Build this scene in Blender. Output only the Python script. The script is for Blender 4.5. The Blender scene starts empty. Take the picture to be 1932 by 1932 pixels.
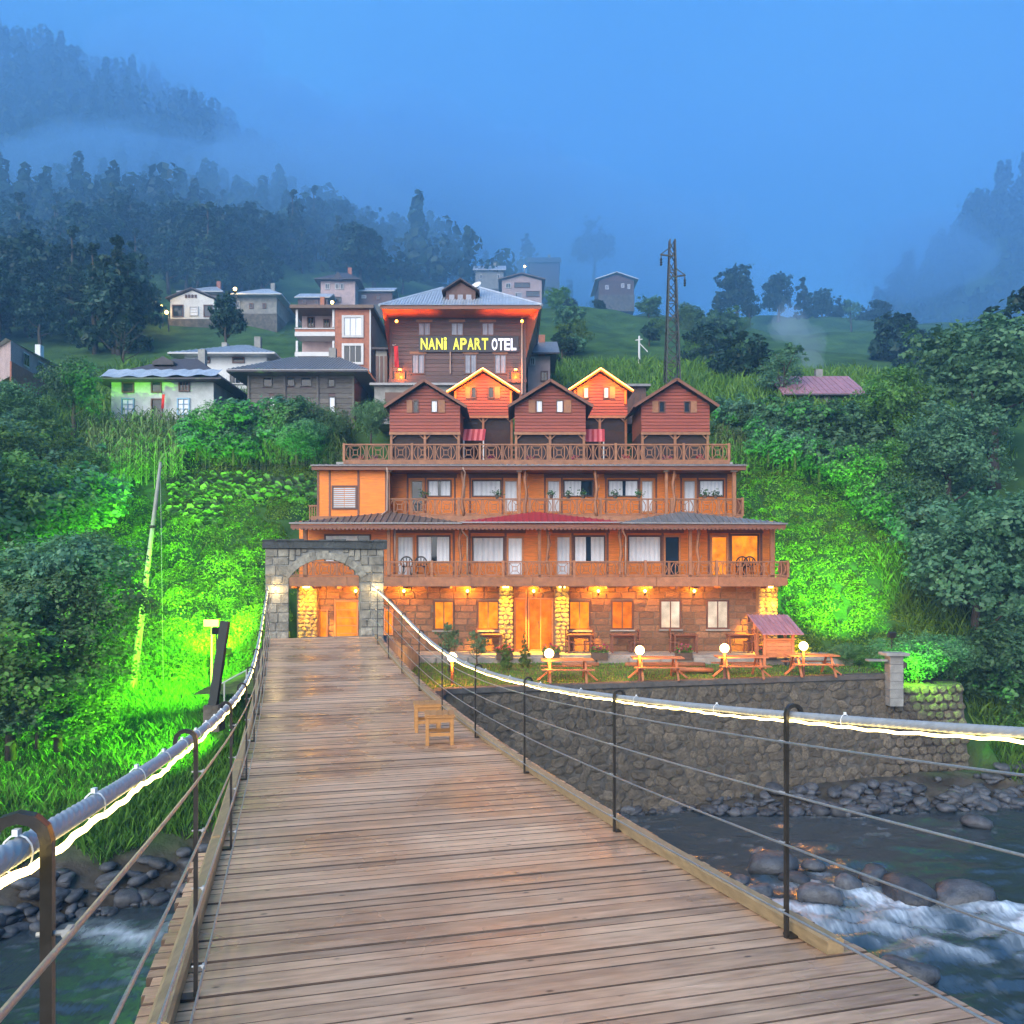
import bpy, bmesh, math, random
import numpy as np
from mathutils import Vector, Matrix

S = bpy.context.scene
COL = S.collection
random.seed(11)
RNG = np.random.default_rng(11)
R = math.radians

# ------------------------------------------------------------------ camera
CAM_Z = 1.75
cam_d = bpy.data.cameras.new('camera')
cam = bpy.data.objects.new('camera', cam_d)
COL.objects.link(cam)
cam.location = (0, 0, CAM_Z)
cam.rotation_euler = (R(90), 0, 0)
cam_d.sensor_width = 36
cam_d.lens = 30
cam_d.shift_y = 0.06
cam_d.clip_start = 0.05
cam_d.clip_end = 2000
S.camera = cam

# ------------------------------------------------------------------ world, sun, exposure
SUN_EL, SUN_AZ = R(24), R(-155)          # soft evening light, from behind the camera
world = bpy.data.worlds.new('World')
S.world = world
world.use_nodes = True
wn, wl = world.node_tree.nodes, world.node_tree.links
bg = wn['Background']
sky = wn.new('ShaderNodeTexSky')
sky.sky_type = 'NISHITA'
sky.sun_disc = False
sky.sun_elevation = SUN_EL
sky.sun_rotation = SUN_AZ
sky.ozone_density = 6
sky.dust_density = 0.3
sky.altitude = 600
# dusk cloud deck: the clear sky seen through an even blue overcast with soft billows
wtc = wn.new('ShaderNodeTexCoord')
wno = wn.new('ShaderNodeTexNoise')
wno.inputs['Scale'].default_value = 2.2
wno.inputs['Detail'].default_value = 3
wl.new(wtc.outputs['Generated'], wno.inputs['Vector'])
wr = wn.new('ShaderNodeValToRGB')
wr.color_ramp.elements[0].position = .3
wr.color_ramp.elements[0].color = (.042, .25, .66, 1)
wr.color_ramp.elements[1].position = .75
wr.color_ramp.elements[1].color = (.078, .41, .86, 1)
wl.new(wno.outputs['Fac'], wr.inputs['Fac'])
wsc = wn.new('ShaderNodeMix'); wsc.data_type = 'RGBA'; wsc.blend_type = 'MULTIPLY'
wsc.inputs[0].default_value = 1
wl.new(sky.outputs['Color'], wsc.inputs[6])
wsc.inputs[7].default_value = (.06, .06, .06, 1)
wmx = wn.new('ShaderNodeMix'); wmx.data_type = 'RGBA'
wmx.inputs[0].default_value = .9
wl.new(wsc.outputs[2], wmx.inputs[6])
wl.new(wr.outputs['Color'], wmx.inputs[7])
wl.new(wmx.outputs[2], bg.inputs['Color'])
bg.inputs['Strength'].default_value = .70

sun_d = bpy.data.lights.new('sun', 'SUN')
sun = bpy.data.objects.new('sun', sun_d)
COL.objects.link(sun)
sun_d.energy = 3.2
sun_d.angle = R(60)
sun_d.color = (1, .95, .88)
sun.rotation_euler = Vector((-math.sin(SUN_AZ) * math.cos(SUN_EL), -math.cos(SUN_AZ) * math.cos(SUN_EL), -math.sin(SUN_EL))).to_track_quat('-Z', 'Y').to_euler()
sun.location = (0, -20, 60)

S.view_settings.view_transform = 'Standard'
S.view_settings.look = 'None'
S.view_settings.gamma = 1
S.view_settings.use_curve_mapping = False
S.view_settings.exposure = 0.9
c = S.cycles
c.use_denoising = True
c.use_adaptive_sampling = True
c.adaptive_threshold = .03
c.light_sampling_threshold = .03
c.max_bounces = 6
c.diffuse_bounces = 2
c.glossy_bounces = 2
c.transmission_bounces = 2
c.transparent_max_bounces = 6
c.volume_bounces = 2
c.sample_clamp_indirect = 3
c.sample_clamp_direct = 12
c.caustics_reflective = False
c.caustics_refractive = False
S.render.film_transparent = False

# ------------------------------------------------------------------ helpers
W = {}                                    # world position of every parent
F = 1610.0                                # focal length on the 1932 px working copy


def at(u, v, d):
    """a measured direction at a distance -> a point of the place"""
    return ((u - 966) / F * d, d, CAM_Z + (1082 - v) / F * d)


def ux(u, d): return (u - 966) / F * d
def vz(v, d): return CAM_Z + (1082 - v) / F * d


def tag(o, label=None, cat=None, group=None, kind=None):
    if label: o['label'] = label
    if cat: o['category'] = cat
    if group: o['group'] = group
    if kind: o['kind'] = kind
    return o


def thing(name, label, cat, loc=(0, 0, 0), rz=0, group=None):
    o = bpy.data.objects.new(name, None)
    o.empty_display_size = .2
    COL.objects.link(o)
    o.location = loc
    o.rotation_euler = (0, 0, rz)
    W[o] = Vector(loc)
    return tag(o, label, cat, group)


def link(name, mesh, parent=None, loc=(0, 0, 0), rot=(0, 0, 0), scale=(1, 1, 1)):
    """one object on (shared) mesh data; loc is in world axes, made relative to the parent"""
    o = bpy.data.objects.new(name, mesh)
    COL.objects.link(o)
    L = Vector(loc)
    if parent is not None:
        o.parent = parent
        o.location = L - W[parent]
    else:
        o.location = L
    o.rotation_euler = rot
    o.scale = scale
    W[o] = L
    return o


def copy_tree(o, loc=None, rz=None, parent=None):
    c_ = o.copy()
    COL.objects.link(c_)
    if parent is not None: c_.parent = parent
    if loc is not None: c_.location = loc
    if rz is not None: c_.rotation_euler = (0, 0, rz)
    for ch in o.children:
        copy_tree(ch, parent=c_)
    return c_


class MB:
    def __init__(s):
        s.v, s.f = [], []

    def add(s, vs, fs):
        n = len(s.v)
        s.v += [tuple(p) for p in vs]
        s.f += [tuple(i + n for i in q) for q in fs]
        return s

    def box(s, x0, x1, y0, y1, z0, z1):
        return s.add([(x0, y0, z0), (x1, y0, z0), (x1, y1, z0), (x0, y1, z0), (x0, y0, z1), (x1, y0, z1), (x1, y1, z1), (x0, y1, z1)],
                     [(3, 2, 1, 0), (4, 5, 6, 7), (0, 1, 5, 4), (1, 2, 6, 5), (2, 3, 7, 6), (3, 0, 4, 7)])

    def bbox(s, x0, x1, y0, y1, z0, z1, b=.01):
        """box with chamfered vertical and top edges facing the viewer"""
        P = []
        for z, i in ((z0, 0), (z1 - b, 0), (z1, b)):
            P += [(x0 + i + (b if i == 0 else 0), y0 + i, z), (x1 - i - (b if i == 0 else 0), y0 + i, z), (x1 - i, y0 + i + (b if i == 0 else 0), z),
                  (x1 - i, y1 - i - (b if i == 0 else 0), z), (x1 - i - (b if i == 0 else 0), y1 - i, z), (x0 + i + (b if i == 0 else 0), y1 - i, z),
                  (x0 + i, y1 - i - (b if i == 0 else 0), z), (x0 + i, y0 + i + (b if i == 0 else 0), z)]
        fs = [tuple(range(7, -1, -1)), tuple(range(16, 24))]
        for k in range(2):
            for i in range(8):
                j = (i + 1) % 8
                fs.append((k * 8 + i, k * 8 + j, k * 8 + 8 + j, k * 8 + 8 + i))
        return s.add(P, fs)

    def bar(s, p0, p1, w, h=None, up=(0, 0, 1)):
        h = h or w
        a, b = Vector(p0), Vector(p1)
        t = (b - a).normalized()
        u = Vector(up)
        if abs(t.dot(u)) > .98: u = Vector((0, 1, 0))
        x = t.cross(u).normalized() * (w / 2)
        y = x.cross(t).normalized() * (h / 2)
        P = [a - x - y, a + x - y, a + x + y, a - x + y, b - x - y, b + x - y, b + x + y, b - x + y]
        return s.add(P, [(0, 1, 2, 3), (7, 6, 5, 4), (1, 0, 4, 5), (2, 1, 5, 6), (3, 2, 6, 7), (0, 3, 7, 4)])

    def tube(s, pts, r, n=8, cap=True, prof=None, up=(0, 0, 1)):
        pts = [Vector(p) for p in pts]
        m = len(pts)
        rs = r if hasattr(r, '__len__') else [r] * m
        base = len(s.v)
        px = None
        for i, p in enumerate(pts):
            t = (pts[min(i + 1, m - 1)] - pts[max(i - 1, 0)]).normalized()
            if px is None:
                u = Vector(up)
                if abs(t.dot(u)) > .95: u = Vector((0, 1, 0))
                px = t.cross(u).normalized()
            else:
                px = (px - t * px.dot(t)).normalized()
            py = t.cross(px)
            for k in range(n):
                a = 2 * math.pi * k / n
                q = prof(i, k) if prof else 1
                s.v.append(tuple(p + (px * math.cos(a) + py * math.sin(a)) * rs[i] * q))
        for i in range(m - 1):
            for k in range(n):
                j = (k + 1) % n
                s.f.append((base + i * n + k, base + i * n + j, base + (i + 1) * n + j, base + (i + 1) * n + k))
        if cap:
            s.f.append(tuple(base + k for k in range(n - 1, -1, -1)))
            s.f.append(tuple(base + (m - 1) * n + k for k in range(n)))
        return s

    def lathe(s, c0, prof, n=12):
        """prof: list of (radius, z) round a vertical axis through c0"""
        base = len(s.v)
        for r, z in prof:
            for k in range(n):
                a = 2 * math.pi * k / n
                s.v.append((c0[0] + r * math.cos(a), c0[1] + r * math.sin(a), c0[2] + z))
        for i in range(len(prof) - 1):
            for k in range(n):
                j = (k + 1) % n
                s.f.append((base + i * n + k, base + i * n + j, base + (i + 1) * n + j, base + (i + 1) * n + k))
        s.f.append(tuple(base + k for k in range(n - 1, -1, -1)))
        s.f.append(tuple(base + (len(prof) - 1) * n + k for k in range(n)))
        return s

    def ball(s, c0, r, n=14, m=8):
        return s.lathe(c0, [(max(.002, r * math.sin(math.pi * i / m)), -r * math.cos(math.pi * i / m)) for i in range(m + 1)], n)

    def prism(s, poly, y0, y1):
        """poly: list of (x, z), extruded along y"""
        n = len(poly)
        P = [(x, y0, z) for x, z in poly] + [(x, y1, z) for x, z in poly]
        fs = [tuple(range(n)), tuple(range(2 * n - 1, n - 1, -1))]
        for i in range(n):
            j = (i + 1) % n
            fs.append((j, i, n + i, n + j))
        return s.add(P, fs)

    def mesh(s, name, mat, smooth=False, off=None):
        me = bpy.data.meshes.new(name)
        vs = s.v if off is None else [(a - off[0], b - off[1], c_ - off[2]) for a, b, c_ in s.v]
        me.from_pydata(vs, [], s.f)
        me.materials.append(mat)
        if smooth: me.polygons.foreach_set('use_smooth', [True] * len(me.polygons))
        me.update()
        return me

    def build(s, name, mat, parent=None, smooth=False, fix=True):
        """vertices are world positions; the object sits at its parent's origin"""
        off = W[parent] if parent is not None else None
        me = s.mesh(name, mat, smooth, off)
        if fix:
            bm = bmesh.new(); bm.from_mesh(me)
            bmesh.ops.recalc_face_normals(bm, faces=bm.faces)
            bm.to_mesh(me); bm.free()
        o = bpy.data.objects.new(name, me)
        COL.objects.link(o)
        if parent is not None:
            o.parent = parent
            W[o] = W[parent]
        else:
            W[o] = Vector((0, 0, 0))
        return o


def np_mesh(name, V, Q, mat, rnd=None, smooth=False):
    """fast mesh from numpy: V (n,3), Q (m,4) or (m,3); rnd one value per face"""
    me = bpy.data.meshes.new(name)
    k = Q.shape[1]
    me.vertices.add(len(V)); me.vertices.foreach_set('co', np.asarray(V, np.float32).ravel())
    me.loops.add(Q.size); me.loops.foreach_set('vertex_index', np.asarray(Q, np.int32).ravel())
    me.polygons.add(len(Q)); me.polygons.foreach_set('loop_start', np.arange(0, Q.size, k, dtype=np.int32))
    me.update(calc_edges=True)
    if smooth: me.polygons.foreach_set('use_smooth', np.ones(len(Q), bool))
    if rnd is not None:
        at_ = me.attributes.new('rnd', 'FLOAT', 'FACE')
        at_.data.foreach_set('value', np.asarray(rnd, np.float32))
    me.materials.append(mat)
    me.validate()
    return me


def vnoise(x, y, seed=0):
    xi, yi = np.floor(x).astype(np.int64), np.floor(y).astype(np.int64)
    xf, yf = x - xi, y - yi
    xf, yf = xf * xf * (3 - 2 * xf), yf * yf * (3 - 2 * yf)

    def h(a, b):
        n = (a * 374761393 + b * 668265263 + seed * 1442695041) & 0x7fffffff
        n = ((n ^ (n >> 13)) * 1274126177) & 0x7fffffff
        return ((n ^ (n >> 16)) & 0xffff) / 65535.0
    return (h(xi, yi) * (1 - xf) + h(xi + 1, yi) * xf) * (1 - yf) + (h(xi, yi + 1) * (1 - xf) + h(xi + 1, yi + 1) * xf) * yf


def fbm(x, y, o=4, seed=0):
    s, a, t = 0, .5, 0
    for i in range(o):
        s = s + a * vnoise(x * 2 ** i, y * 2 ** i, seed + i); t += a; a *= .5
    return s / t


# ------------------------------------------------------------------ materials
def _m(name):
    m = bpy.data.materials.new(name)
    m.use_nodes = True
    return m, m.node_tree.nodes, m.node_tree.links, m.node_tree.nodes['Principled BSDF']


def hx(*c_):
    return tuple(c_) + (1,)


def mat(name, base, rough=.65, var=.25, scale=4.0, bump=.15, metal=0.0, orand=.12, stretch=(1, 1, 1), tint=None, detail=5, spec=.4, coat=0):
    """base colour broken up by noise, an offset per object and fine relief"""
    m, n, l, b = _m(name)
    tc = n.new('ShaderNodeTexCoord'); oi = n.new('ShaderNodeObjectInfo')
    mu = n.new('ShaderNodeVectorMath'); mu.operation = 'MULTIPLY'; mu.inputs[1].default_value = stretch
    ad = n.new('ShaderNodeVectorMath'); ad.operation = 'ADD'
    sc = n.new('ShaderNodeMath'); sc.operation = 'MULTIPLY'; sc.inputs[1].default_value = 37
    l.new(tc.outputs['Object'], mu.inputs[0]); l.new(mu.outputs[0], ad.inputs[0])
    l.new(oi.outputs['Random'], sc.inputs[0]); l.new(sc.outputs[0], ad.inputs[1])
    no = n.new('ShaderNodeTexNoise'); no.inputs['Scale'].default_value = scale; no.inputs['Detail'].default_value = detail
    no.inputs['Roughness'].default_value = .62
    l.new(ad.outputs[0], no.inputs['Vector'])
    ra = n.new('ShaderNodeValToRGB')
    ra.color_ramp.elements[0].position = .28; ra.color_ramp.elements[1].position = .74
    t2 = tint or base
    ra.color_ramp.elements[0].color = hx(*[max(0, x * (1 - var)) for x in t2])
    ra.color_ramp.elements[1].color = hx(*[x * (1 + var) for x in base])
    l.new(no.outputs['Fac'], ra.inputs['Fac'])
    hs = n.new('ShaderNodeHueSaturation')
    mr = n.new('ShaderNodeMapRange'); mr.inputs[3].default_value = 1 - orand; mr.inputs[4].default_value = 1 + orand
    l.new(oi.outputs['Random'], mr.inputs[0]); l.new(mr.outputs[0], hs.inputs['Value'])
    l.new(ra.outputs['Color'], hs.inputs['Color']); l.new(hs.outputs['Color'], b.inputs['Base Color'])
    rr = n.new('ShaderNodeMapRange'); rr.inputs[3].default_value = max(.05, rough - .12); rr.inputs[4].default_value = min(1, rough + .12)
    l.new(no.outputs['Fac'], rr.inputs[0]); l.new(rr.outputs[0], b.inputs['Roughness'])
    b.inputs['Metallic'].default_value = metal
    b.inputs['Specular IOR Level'].default_value = spec
    b.inputs['Coat Weight'].default_value = coat
    if bump:
        n2 = n.new('ShaderNodeTexNoise'); n2.inputs['Scale'].default_value = scale * 4; n2.inputs['Detail'].default_value = 4
        l.new(ad.outputs[0], n2.inputs['Vector'])
        bp = n.new('ShaderNodeBump'); bp.inputs['Strength'].default_value = bump; bp.inputs['Distance'].default_value = .05
        l.new(n2.outputs['Fac'], bp.inputs['Height']); l.new(bp.outputs['Normal'], b.inputs['Normal'])
    return m


def emat(name, col, strength, base=(.8, .8, .8)):
    m, n, l, b = _m(name)
    b.inputs['Base Color'].default_value = hx(*base)
    b.inputs['Emission Color'].default_value = hx(*col)
    b.inputs['Emission Strength'].default_value = strength
    return m


def leafmat(name, c0, c1, rough=.5, trans=.35):
    """leaf: colour differs from leaf to leaf and from plant to plant"""
    m, n, l, b = _m(name)
    a = n.new('ShaderNodeAttribute'); a.attribute_name = 'rnd'
    ra = n.new('ShaderNodeValToRGB')
    ra.color_ramp.elements[0].color = hx(*c0); ra.color_ramp.elements[1].color = hx(*c1)
    l.new(a.outputs['Fac'], ra.inputs['Fac'])
    oi = n.new('ShaderNodeObjectInfo')
    hs = n.new('ShaderNodeHueSaturation')
    mr = n.new('ShaderNodeMapRange'); mr.inputs[3].default_value = .72; mr.inputs[4].default_value = 1.28
    mh = n.new('ShaderNodeMapRange'); mh.inputs[3].default_value = .475; mh.inputs[4].default_value = .515
    l.new(oi.outputs['Random'], mr.inputs[0]); l.new(oi.outputs['Random'], mh.inputs[0])
    l.new(mr.outputs[0], hs.inputs['Value']); l.new(mh.outputs[0], hs.inputs['Hue'])
    l.new(ra.outputs['Color'], hs.inputs['Color'])
    l.new(hs.outputs['Color'], b.inputs['Base Color'])
    b.inputs['Roughness'].default_value = rough
    b.inputs['Specular IOR Level'].default_value = .3
    if trans:
        t = n.new('ShaderNodeBsdfTranslucent'); mx = n.new('ShaderNodeMixShader'); mx.inputs[0].default_value = trans
        l.new(hs.outputs['Color'], t.inputs['Color'])
        l.new(b.outputs[0], mx.inputs[1]); l.new(t.outputs[0], mx.inputs[2])
        l.new(mx.outputs[0], n['Material Output'].inputs['Surface'])
    return m


def glassmat(name, col=(.02, .025, .03), rough=.06):
    m, n, l, b = _m(name)
    b.inputs['Base Color'].default_value = hx(*col)
    b.inputs['Roughness'].default_value = rough
    b.inputs['Specular IOR Level'].default_value = .3
    return m


def lampmat(name, col, s0, s1, scale=3):
    """a lit window: uneven warm room light behind the pane"""
    m, n, l, b = _m(name)
    tc = n.new('ShaderNodeTexCoord'); no = n.new('ShaderNodeTexNoise'); no.inputs['Scale'].default_value = scale
    l.new(tc.outputs['Object'], no.inputs['Vector'])
    mr = n.new('ShaderNodeMapRange'); mr.inputs[1].default_value = .35; mr.inputs[2].default_value = .68
    mr.inputs[3].default_value = s0; mr.inputs[4].default_value = s1
    l.new(no.outputs['Fac'], mr.inputs[0]); l.new(mr.outputs[0], b.inputs['Emission Strength'])
    b.inputs['Emission Color'].default_value = hx(*col)
    b.inputs['Base Color'].default_value = (.02, .012, .006, 1)
    b.inputs['Roughness'].default_value = .15
    b.inputs['Specular IOR Level'].default_value = .12
    return m


def deck_mat():
    """oiled boards: grain along the board, knots, damp patches that carry over from board to board"""
    m, n, l, b = _m('deck_wood')
    tc = n.new('ShaderNodeTexCoord'); oi = n.new('ShaderNodeObjectInfo'); g = n.new('ShaderNodeNewGeometry')
    sc = n.new('ShaderNodeMath'); sc.operation = 'MULTIPLY'; sc.inputs[1].default_value = 53; l.new(oi.outputs['Random'], sc.inputs[0])
    mp = n.new('ShaderNodeMapping'); mp.inputs['Scale'].default_value = (1.0, .55, 1); l.new(tc.outputs['Object'], mp.inputs['Vector']); l.new(sc.outputs[0], mp.inputs['Location'])
    gr = n.new('ShaderNodeTexNoise'); gr.inputs['Scale'].default_value = 5; gr.inputs['Detail'].default_value = 6; l.new(mp.outputs[0], gr.inputs['Vector'])
    ra = n.new('ShaderNodeValToRGB'); ra.color_ramp.elements[0].position = .25; ra.color_ramp.elements[1].position = .75
    ra.color_ramp.elements[0].color = (.46, .27, .155, 1); ra.color_ramp.elements[1].color = (.80, .51, .315, 1)
    l.new(gr.outputs['Fac'], ra.inputs['Fac'])
    mp2 = n.new('ShaderNodeMapping'); mp2.inputs['Scale'].default_value = (2.6, .42, 1); l.new(tc.outputs['Object'], mp2.inputs['Vector']); l.new(sc.outputs[0], mp2.inputs['Location'])
    vo = n.new('ShaderNodeTexVoronoi'); vo.inputs['Scale'].default_value = 1.6; l.new(mp2.outputs[0], vo.inputs['Vector'])
    kn = n.new('ShaderNodeMapRange'); kn.inputs[1].default_value = .05; kn.inputs[2].default_value = .10; kn.inputs[3].default_value = .25; kn.inputs[4].default_value = 1; l.new(vo.outputs['Distance'], kn.inputs[0])
    hs = n.new('ShaderNodeHueSaturation'); mr = n.new('ShaderNodeMapRange'); mr.inputs[3].default_value = .74; mr.inputs[4].default_value = 1.2
    l.new(oi.outputs['Random'], mr.inputs[0])
    mv = n.new('ShaderNodeMath'); mv.operation = 'MULTIPLY'; l.new(mr.outputs[0], mv.inputs[0]); l.new(kn.outputs[0], mv.inputs[1])
    l.new(mv.outputs[0], hs.inputs['Value']); l.new(ra.outputs['Color'], hs.inputs['Color'])
    dp = n.new('ShaderNodeTexNoise'); dp.inputs['Scale'].default_value = .9; dp.inputs['Detail'].default_value = 4; l.new(g.outputs['Position'], dp.inputs['Vector'])
    dm = n.new('ShaderNodeMapRange'); dm.inputs[1].default_value = .38; dm.inputs[2].default_value = .64; l.new(dp.outputs['Fac'], dm.inputs[0])
    mx = n.new('ShaderNodeMix'); mx.data_type = 'RGBA'; mx.blend_type = 'MULTIPLY'; mx.inputs[7].default_value = (.70, .66, .66, 1)
    l.new(dm.outputs[0], mx.inputs[0]); l.new(hs.outputs['Color'], mx.inputs[6]); l.new(mx.outputs[2], b.inputs['Base Color'])
    rr = n.new('ShaderNodeMapRange'); rr.inputs[3].default_value = .46; rr.inputs[4].default_value = .20; l.new(dm.outputs[0], rr.inputs[0]); l.new(rr.outputs[0], b.inputs['Roughness'])
    b.inputs['Specular IOR Level'].default_value = .45
    bp_ = n.new('ShaderNodeBump'); bp_.inputs['Strength'].default_value = .18; bp_.inputs['Distance'].default_value = .02; l.new(gr.outputs['Fac'], bp_.inputs['Height']); l.new(bp_.outputs[0], b.inputs['Normal'])
    return m


m_plank = deck_mat()
m_plankshade = mat('plank_edge_shade', (.10, .064, .045), rough=.8, var=.4, scale=5)  # dark colour on the board sides paints shade into the gaps
m_kerb = mat('kerb_wood', (.33, .23, .12), rough=.5, var=.3, scale=3, stretch=(10, 1, 10))
m_steel = mat('black_steel', (.04, .036, .033), rough=.33, var=.3, scale=12, bump=.05, metal=.3)
m_cable = mat('steel_cable', (.40, .41, .41), rough=.55, var=.15, scale=20, bump=.03, metal=.1)
m_wire = mat('wire_rope', (.40, .41, .41), rough=.38, var=.2, scale=60, metal=.7)
m_zip = mat('cable_tie', (.75, .75, .72), rough=.5, var=.1)
m_stone = mat('grey_stone', (.26, .24, .19), rough=.85, var=.45, scale=5, bump=.6, orand=.3)
m_mortar = mat('mortar', (.30, .29, .26), rough=.9, var=.3, scale=9, bump=.5)
m_rubble = mat('rubble_stone', (.16, .125, .085), rough=.85, var=.6, scale=3, bump=.8, orand=.3)
m_rubmort = mat('wall_mortar', (.125, .108, .085), rough=.95, var=.5, scale=3, bump=.8)
m_brick = mat('wall_block', (.24, .125, .065), rough=.85, var=.35, scale=5, bump=.5, orand=.28)
m_joint = mat('block_joint', (.24, .175, .12), rough=.95, var=.25, scale=7)
m_pillar = mat('pillar_stone', (.50, .36, .12), rough=.75, var=.4, scale=5, bump=.6, orand=.3)
m_rock = mat('river_rock', (.09, .09, .094), rough=.45, var=.5, scale=3, bump=.55, orand=.4)
m_wood_o = mat('orange_timber', (.76, .195, .012), rough=.5, var=.28, scale=2.5, bump=.12, stretch=(1, 1, 9), orand=.1)
m_wood_r = mat('rail_timber', (.30, .128, .06), rough=.6, var=.3, scale=4, bump=.15)
m_wood_d = mat('dark_timber', (.19, .072, .04), rough=.55, var=.3, scale=3, bump=.15, stretch=(1, 1, 8))
m_log = mat('cabin_board', (.27, .056, .032), rough=.55, var=.3, scale=2.5, bump=.2, stretch=(1, 6, 10), orand=.16)
m_hotelboard = mat('hotel_board', (.105, .058, .05), rough=.6, var=.3, scale=3, bump=.2, stretch=(1, 6, 10), orand=.2)
m_roof_br = mat('brown_roof', (.16, .105, .08), rough=.6, var=.3, scale=6)
m_roof_red = mat('red_roof', (.42, .035, .045), rough=.45, var=.2, scale=4, bump=.05)
m_roof_gr = mat('grey_roof', (.22, .21, .21), rough=.45, var=.25, scale=3, metal=.2)
m_roof_metal = mat('sheet_roof', (.44, .47, .51), rough=.4, var=.22, scale=2, metal=.2)
m_roof_dk = mat('dark_roof', (.07, .06, .065), rough=.7, var=.35, scale=5)
m_roof_pu = mat('mauve_roof', (.34, .17, .20), rough=.6, var=.25, scale=3)
m_white = mat('white_wall', (.66, .66, .64), rough=.8, var=.12, scale=2, bump=.08, orand=.05)
m_cream = mat('old_white_wall', (.50, .52, .50), rough=.85, var=.22, scale=1.6, bump=.15, orand=.05)
m_pink = mat('pink_wall', (.40, .29, .27), rough=.8, var=.2, scale=2)
m_brickred = mat('orange_brick_wall', (.36, .14, .085), rough=.8, var=.25, scale=5)
m_oldwood = mat('weathered_board', (.13, .115, .10), rough=.75, var=.4, scale=3, bump=.3, stretch=(1, 5, 8), orand=.25)
m_frame = mat('window_frame', (.52, .50, .48), rough=.5, var=.1)
m_frame_d = mat('brown_frame', (.115, .048, .03), rough=.5, var=.2)
m_frame_o = mat('orange_frame', (.54, .20, .06), rough=.45, var=.2, stretch=(1, 1, 6))
m_curtain = mat('curtain_cloth', (.74, .75, .78), rough=.9, var=.08, scale=3)
m_pipe = mat('downpipe', (.36, .25, .19), rough=.5, var=.2)
m_glass = glassmat('dark_glass')
m_conc = mat('concrete', (.27, .26, .235), rough=.9, var=.3, scale=2.5, bump=.3)
m_bark = mat('bark', (.075, .058, .042), rough=.9, var=.4, scale=6, bump=.7, stretch=(4, 4, 1))
m_undershade = mat('undercroft_shade', (.035, .02, .016), rough=.8, var=.3)  # near black, paints in the shade under the cabins
m_tar = mat('tarred_timber', (.03, .032, .026), rough=.7, var=.3)
m_dimcurt = mat('net_curtain', (.30, .30, .34), rough=.9, var=.15)
m_flag = mat('red_flag', (.55, .02, .02), rough=.8, var=.1)
m_stoolwood = mat('stool_wood', (.42, .20, .065), rough=.45, var=.25, scale=5, stretch=(1, 8, 8))
m_picnic = mat('picnic_wood', (.46, .17, .07), rough=.5, var=.25, scale=4)
m_soil = mat('planter_wood', (.10, .07, .05), rough=.9, var=.3)
m_lit = lampmat('lit_window_orange', (1, .27, .012), .5, 1.0)
m_lit_w = lampmat('lit_window_white', (1, .78, .58), .38, .72, 1.6)
m_lit_o2 = lampmat('lit_window_amber', (1, .20, .01), .45, .8)
m_led = emat('led_rope', (1, .74, .24), 5.0)
m_ledorange = emat('orange_led', (1, .28, .01), 9)
m_globe = emat('globe_glow', (1, .62, .17), 13)
m_bulb = emat('bulb_glow', (1, .60, .10), 26)
m_leafA = leafmat('leaf_green', (.055, .14, .03), (.16, .31, .065))
m_leafB = leafmat('leaf_dark', (.045, .125, .055), (.115, .25, .095))
m_leafC = leafmat('leaf_blue_green', (.06, .15, .08), (.15, .31, .15))
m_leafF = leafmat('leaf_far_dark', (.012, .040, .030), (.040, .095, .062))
m_leafS = leafmat('leaf_shrub', (.07, .18, .065), (.17, .34, .125))
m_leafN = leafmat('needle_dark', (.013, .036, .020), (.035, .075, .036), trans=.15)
m_tea = leafmat('tea_leaf', (.085, .20, .014), (.20, .39, .03), trans=.25)
m_grass = leafmat('grass_blade', (.06, .16, .016), (.16, .33, .04), trans=.3)
m_corn = leafmat('corn_leaf', (.085, .15, .04), (.24, .32, .10), trans=.3)
m_pump = leafmat('pumpkin_leaf', (.12, .21, .10), (.27, .38, .21), trans=.2)
m_flower = leafmat('pink_flower', (.35, .03, .06), (.6, .12, .16), trans=.3)


def point(name, loc, energy, col, radius=.06, parent=None):
    d = bpy.data.lights.new(name, 'POINT')
    d.energy = energy; d.color = col; d.shadow_soft_size = radius
    o = bpy.data.objects.new(name, d)
    COL.objects.link(o)
    o.location = Vector(loc) - (W[parent] if parent is not None else Vector((0, 0, 0)))
    if parent is not None: o.parent = parent
    return o


def spot(name, loc, target, energy, col, angle=110, blend=.8, radius=.08, parent=None):
    d = bpy.data.lights.new(name, 'SPOT')
    d.energy = energy; d.color = col; d.shadow_soft_size = radius
    d.spot_size = R(angle); d.spot_blend = blend
    o = bpy.data.objects.new(name, d)
    COL.objects.link(o)
    o.location = Vector(loc) - (W[parent] if parent is not None else Vector((0, 0, 0)))
    o.rotation_euler = (Vector(target) - Vector(loc)).to_track_quat('-Z', 'Y').to_euler()
    if parent is not None: o.parent = parent
    return o
# ------------------------------------------------------------------ ground, river, haze
WATER = -6.1
BX = np.array([-400, -60, -30, -18, -12, -10.8, -8, -5.5, -2, 4, 10, 17, 30, 60, 400.])
BY = np.array([2, 8, 12, 15, 17.8, 18.8, 21, 23.6, 26.6, 28.2, 28.0, 28.8, 31, 38, 60.])
HY = np.array([-60, 14, 17, 20, 24, 30, 36, 42, 48, 52, 56, 60.])
HZ = np.array([-7, -7, -6.2, -5.4, -3.9, -2.3, .2, 3.9, 8.7, 11.2, 13.2, 15.])
RX = np.array([-400, -170, -134, -90, -60, -45, -20, 0, 20, 40, 70, 95, 110, 132, 170, 400.])
RZ = np.array([150, 150, 146, 128, 108, 86, 68, 62, 55, 50, 48, 60, 82, 100, 118, 120.])
PX = np.array([-400, -60, -20, 0, 30, 45, 80, 100, 400.])
PP = np.array([1.4, 1.4, .8, .5, .36, .27, .6, 1.4, 1.4])
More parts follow.
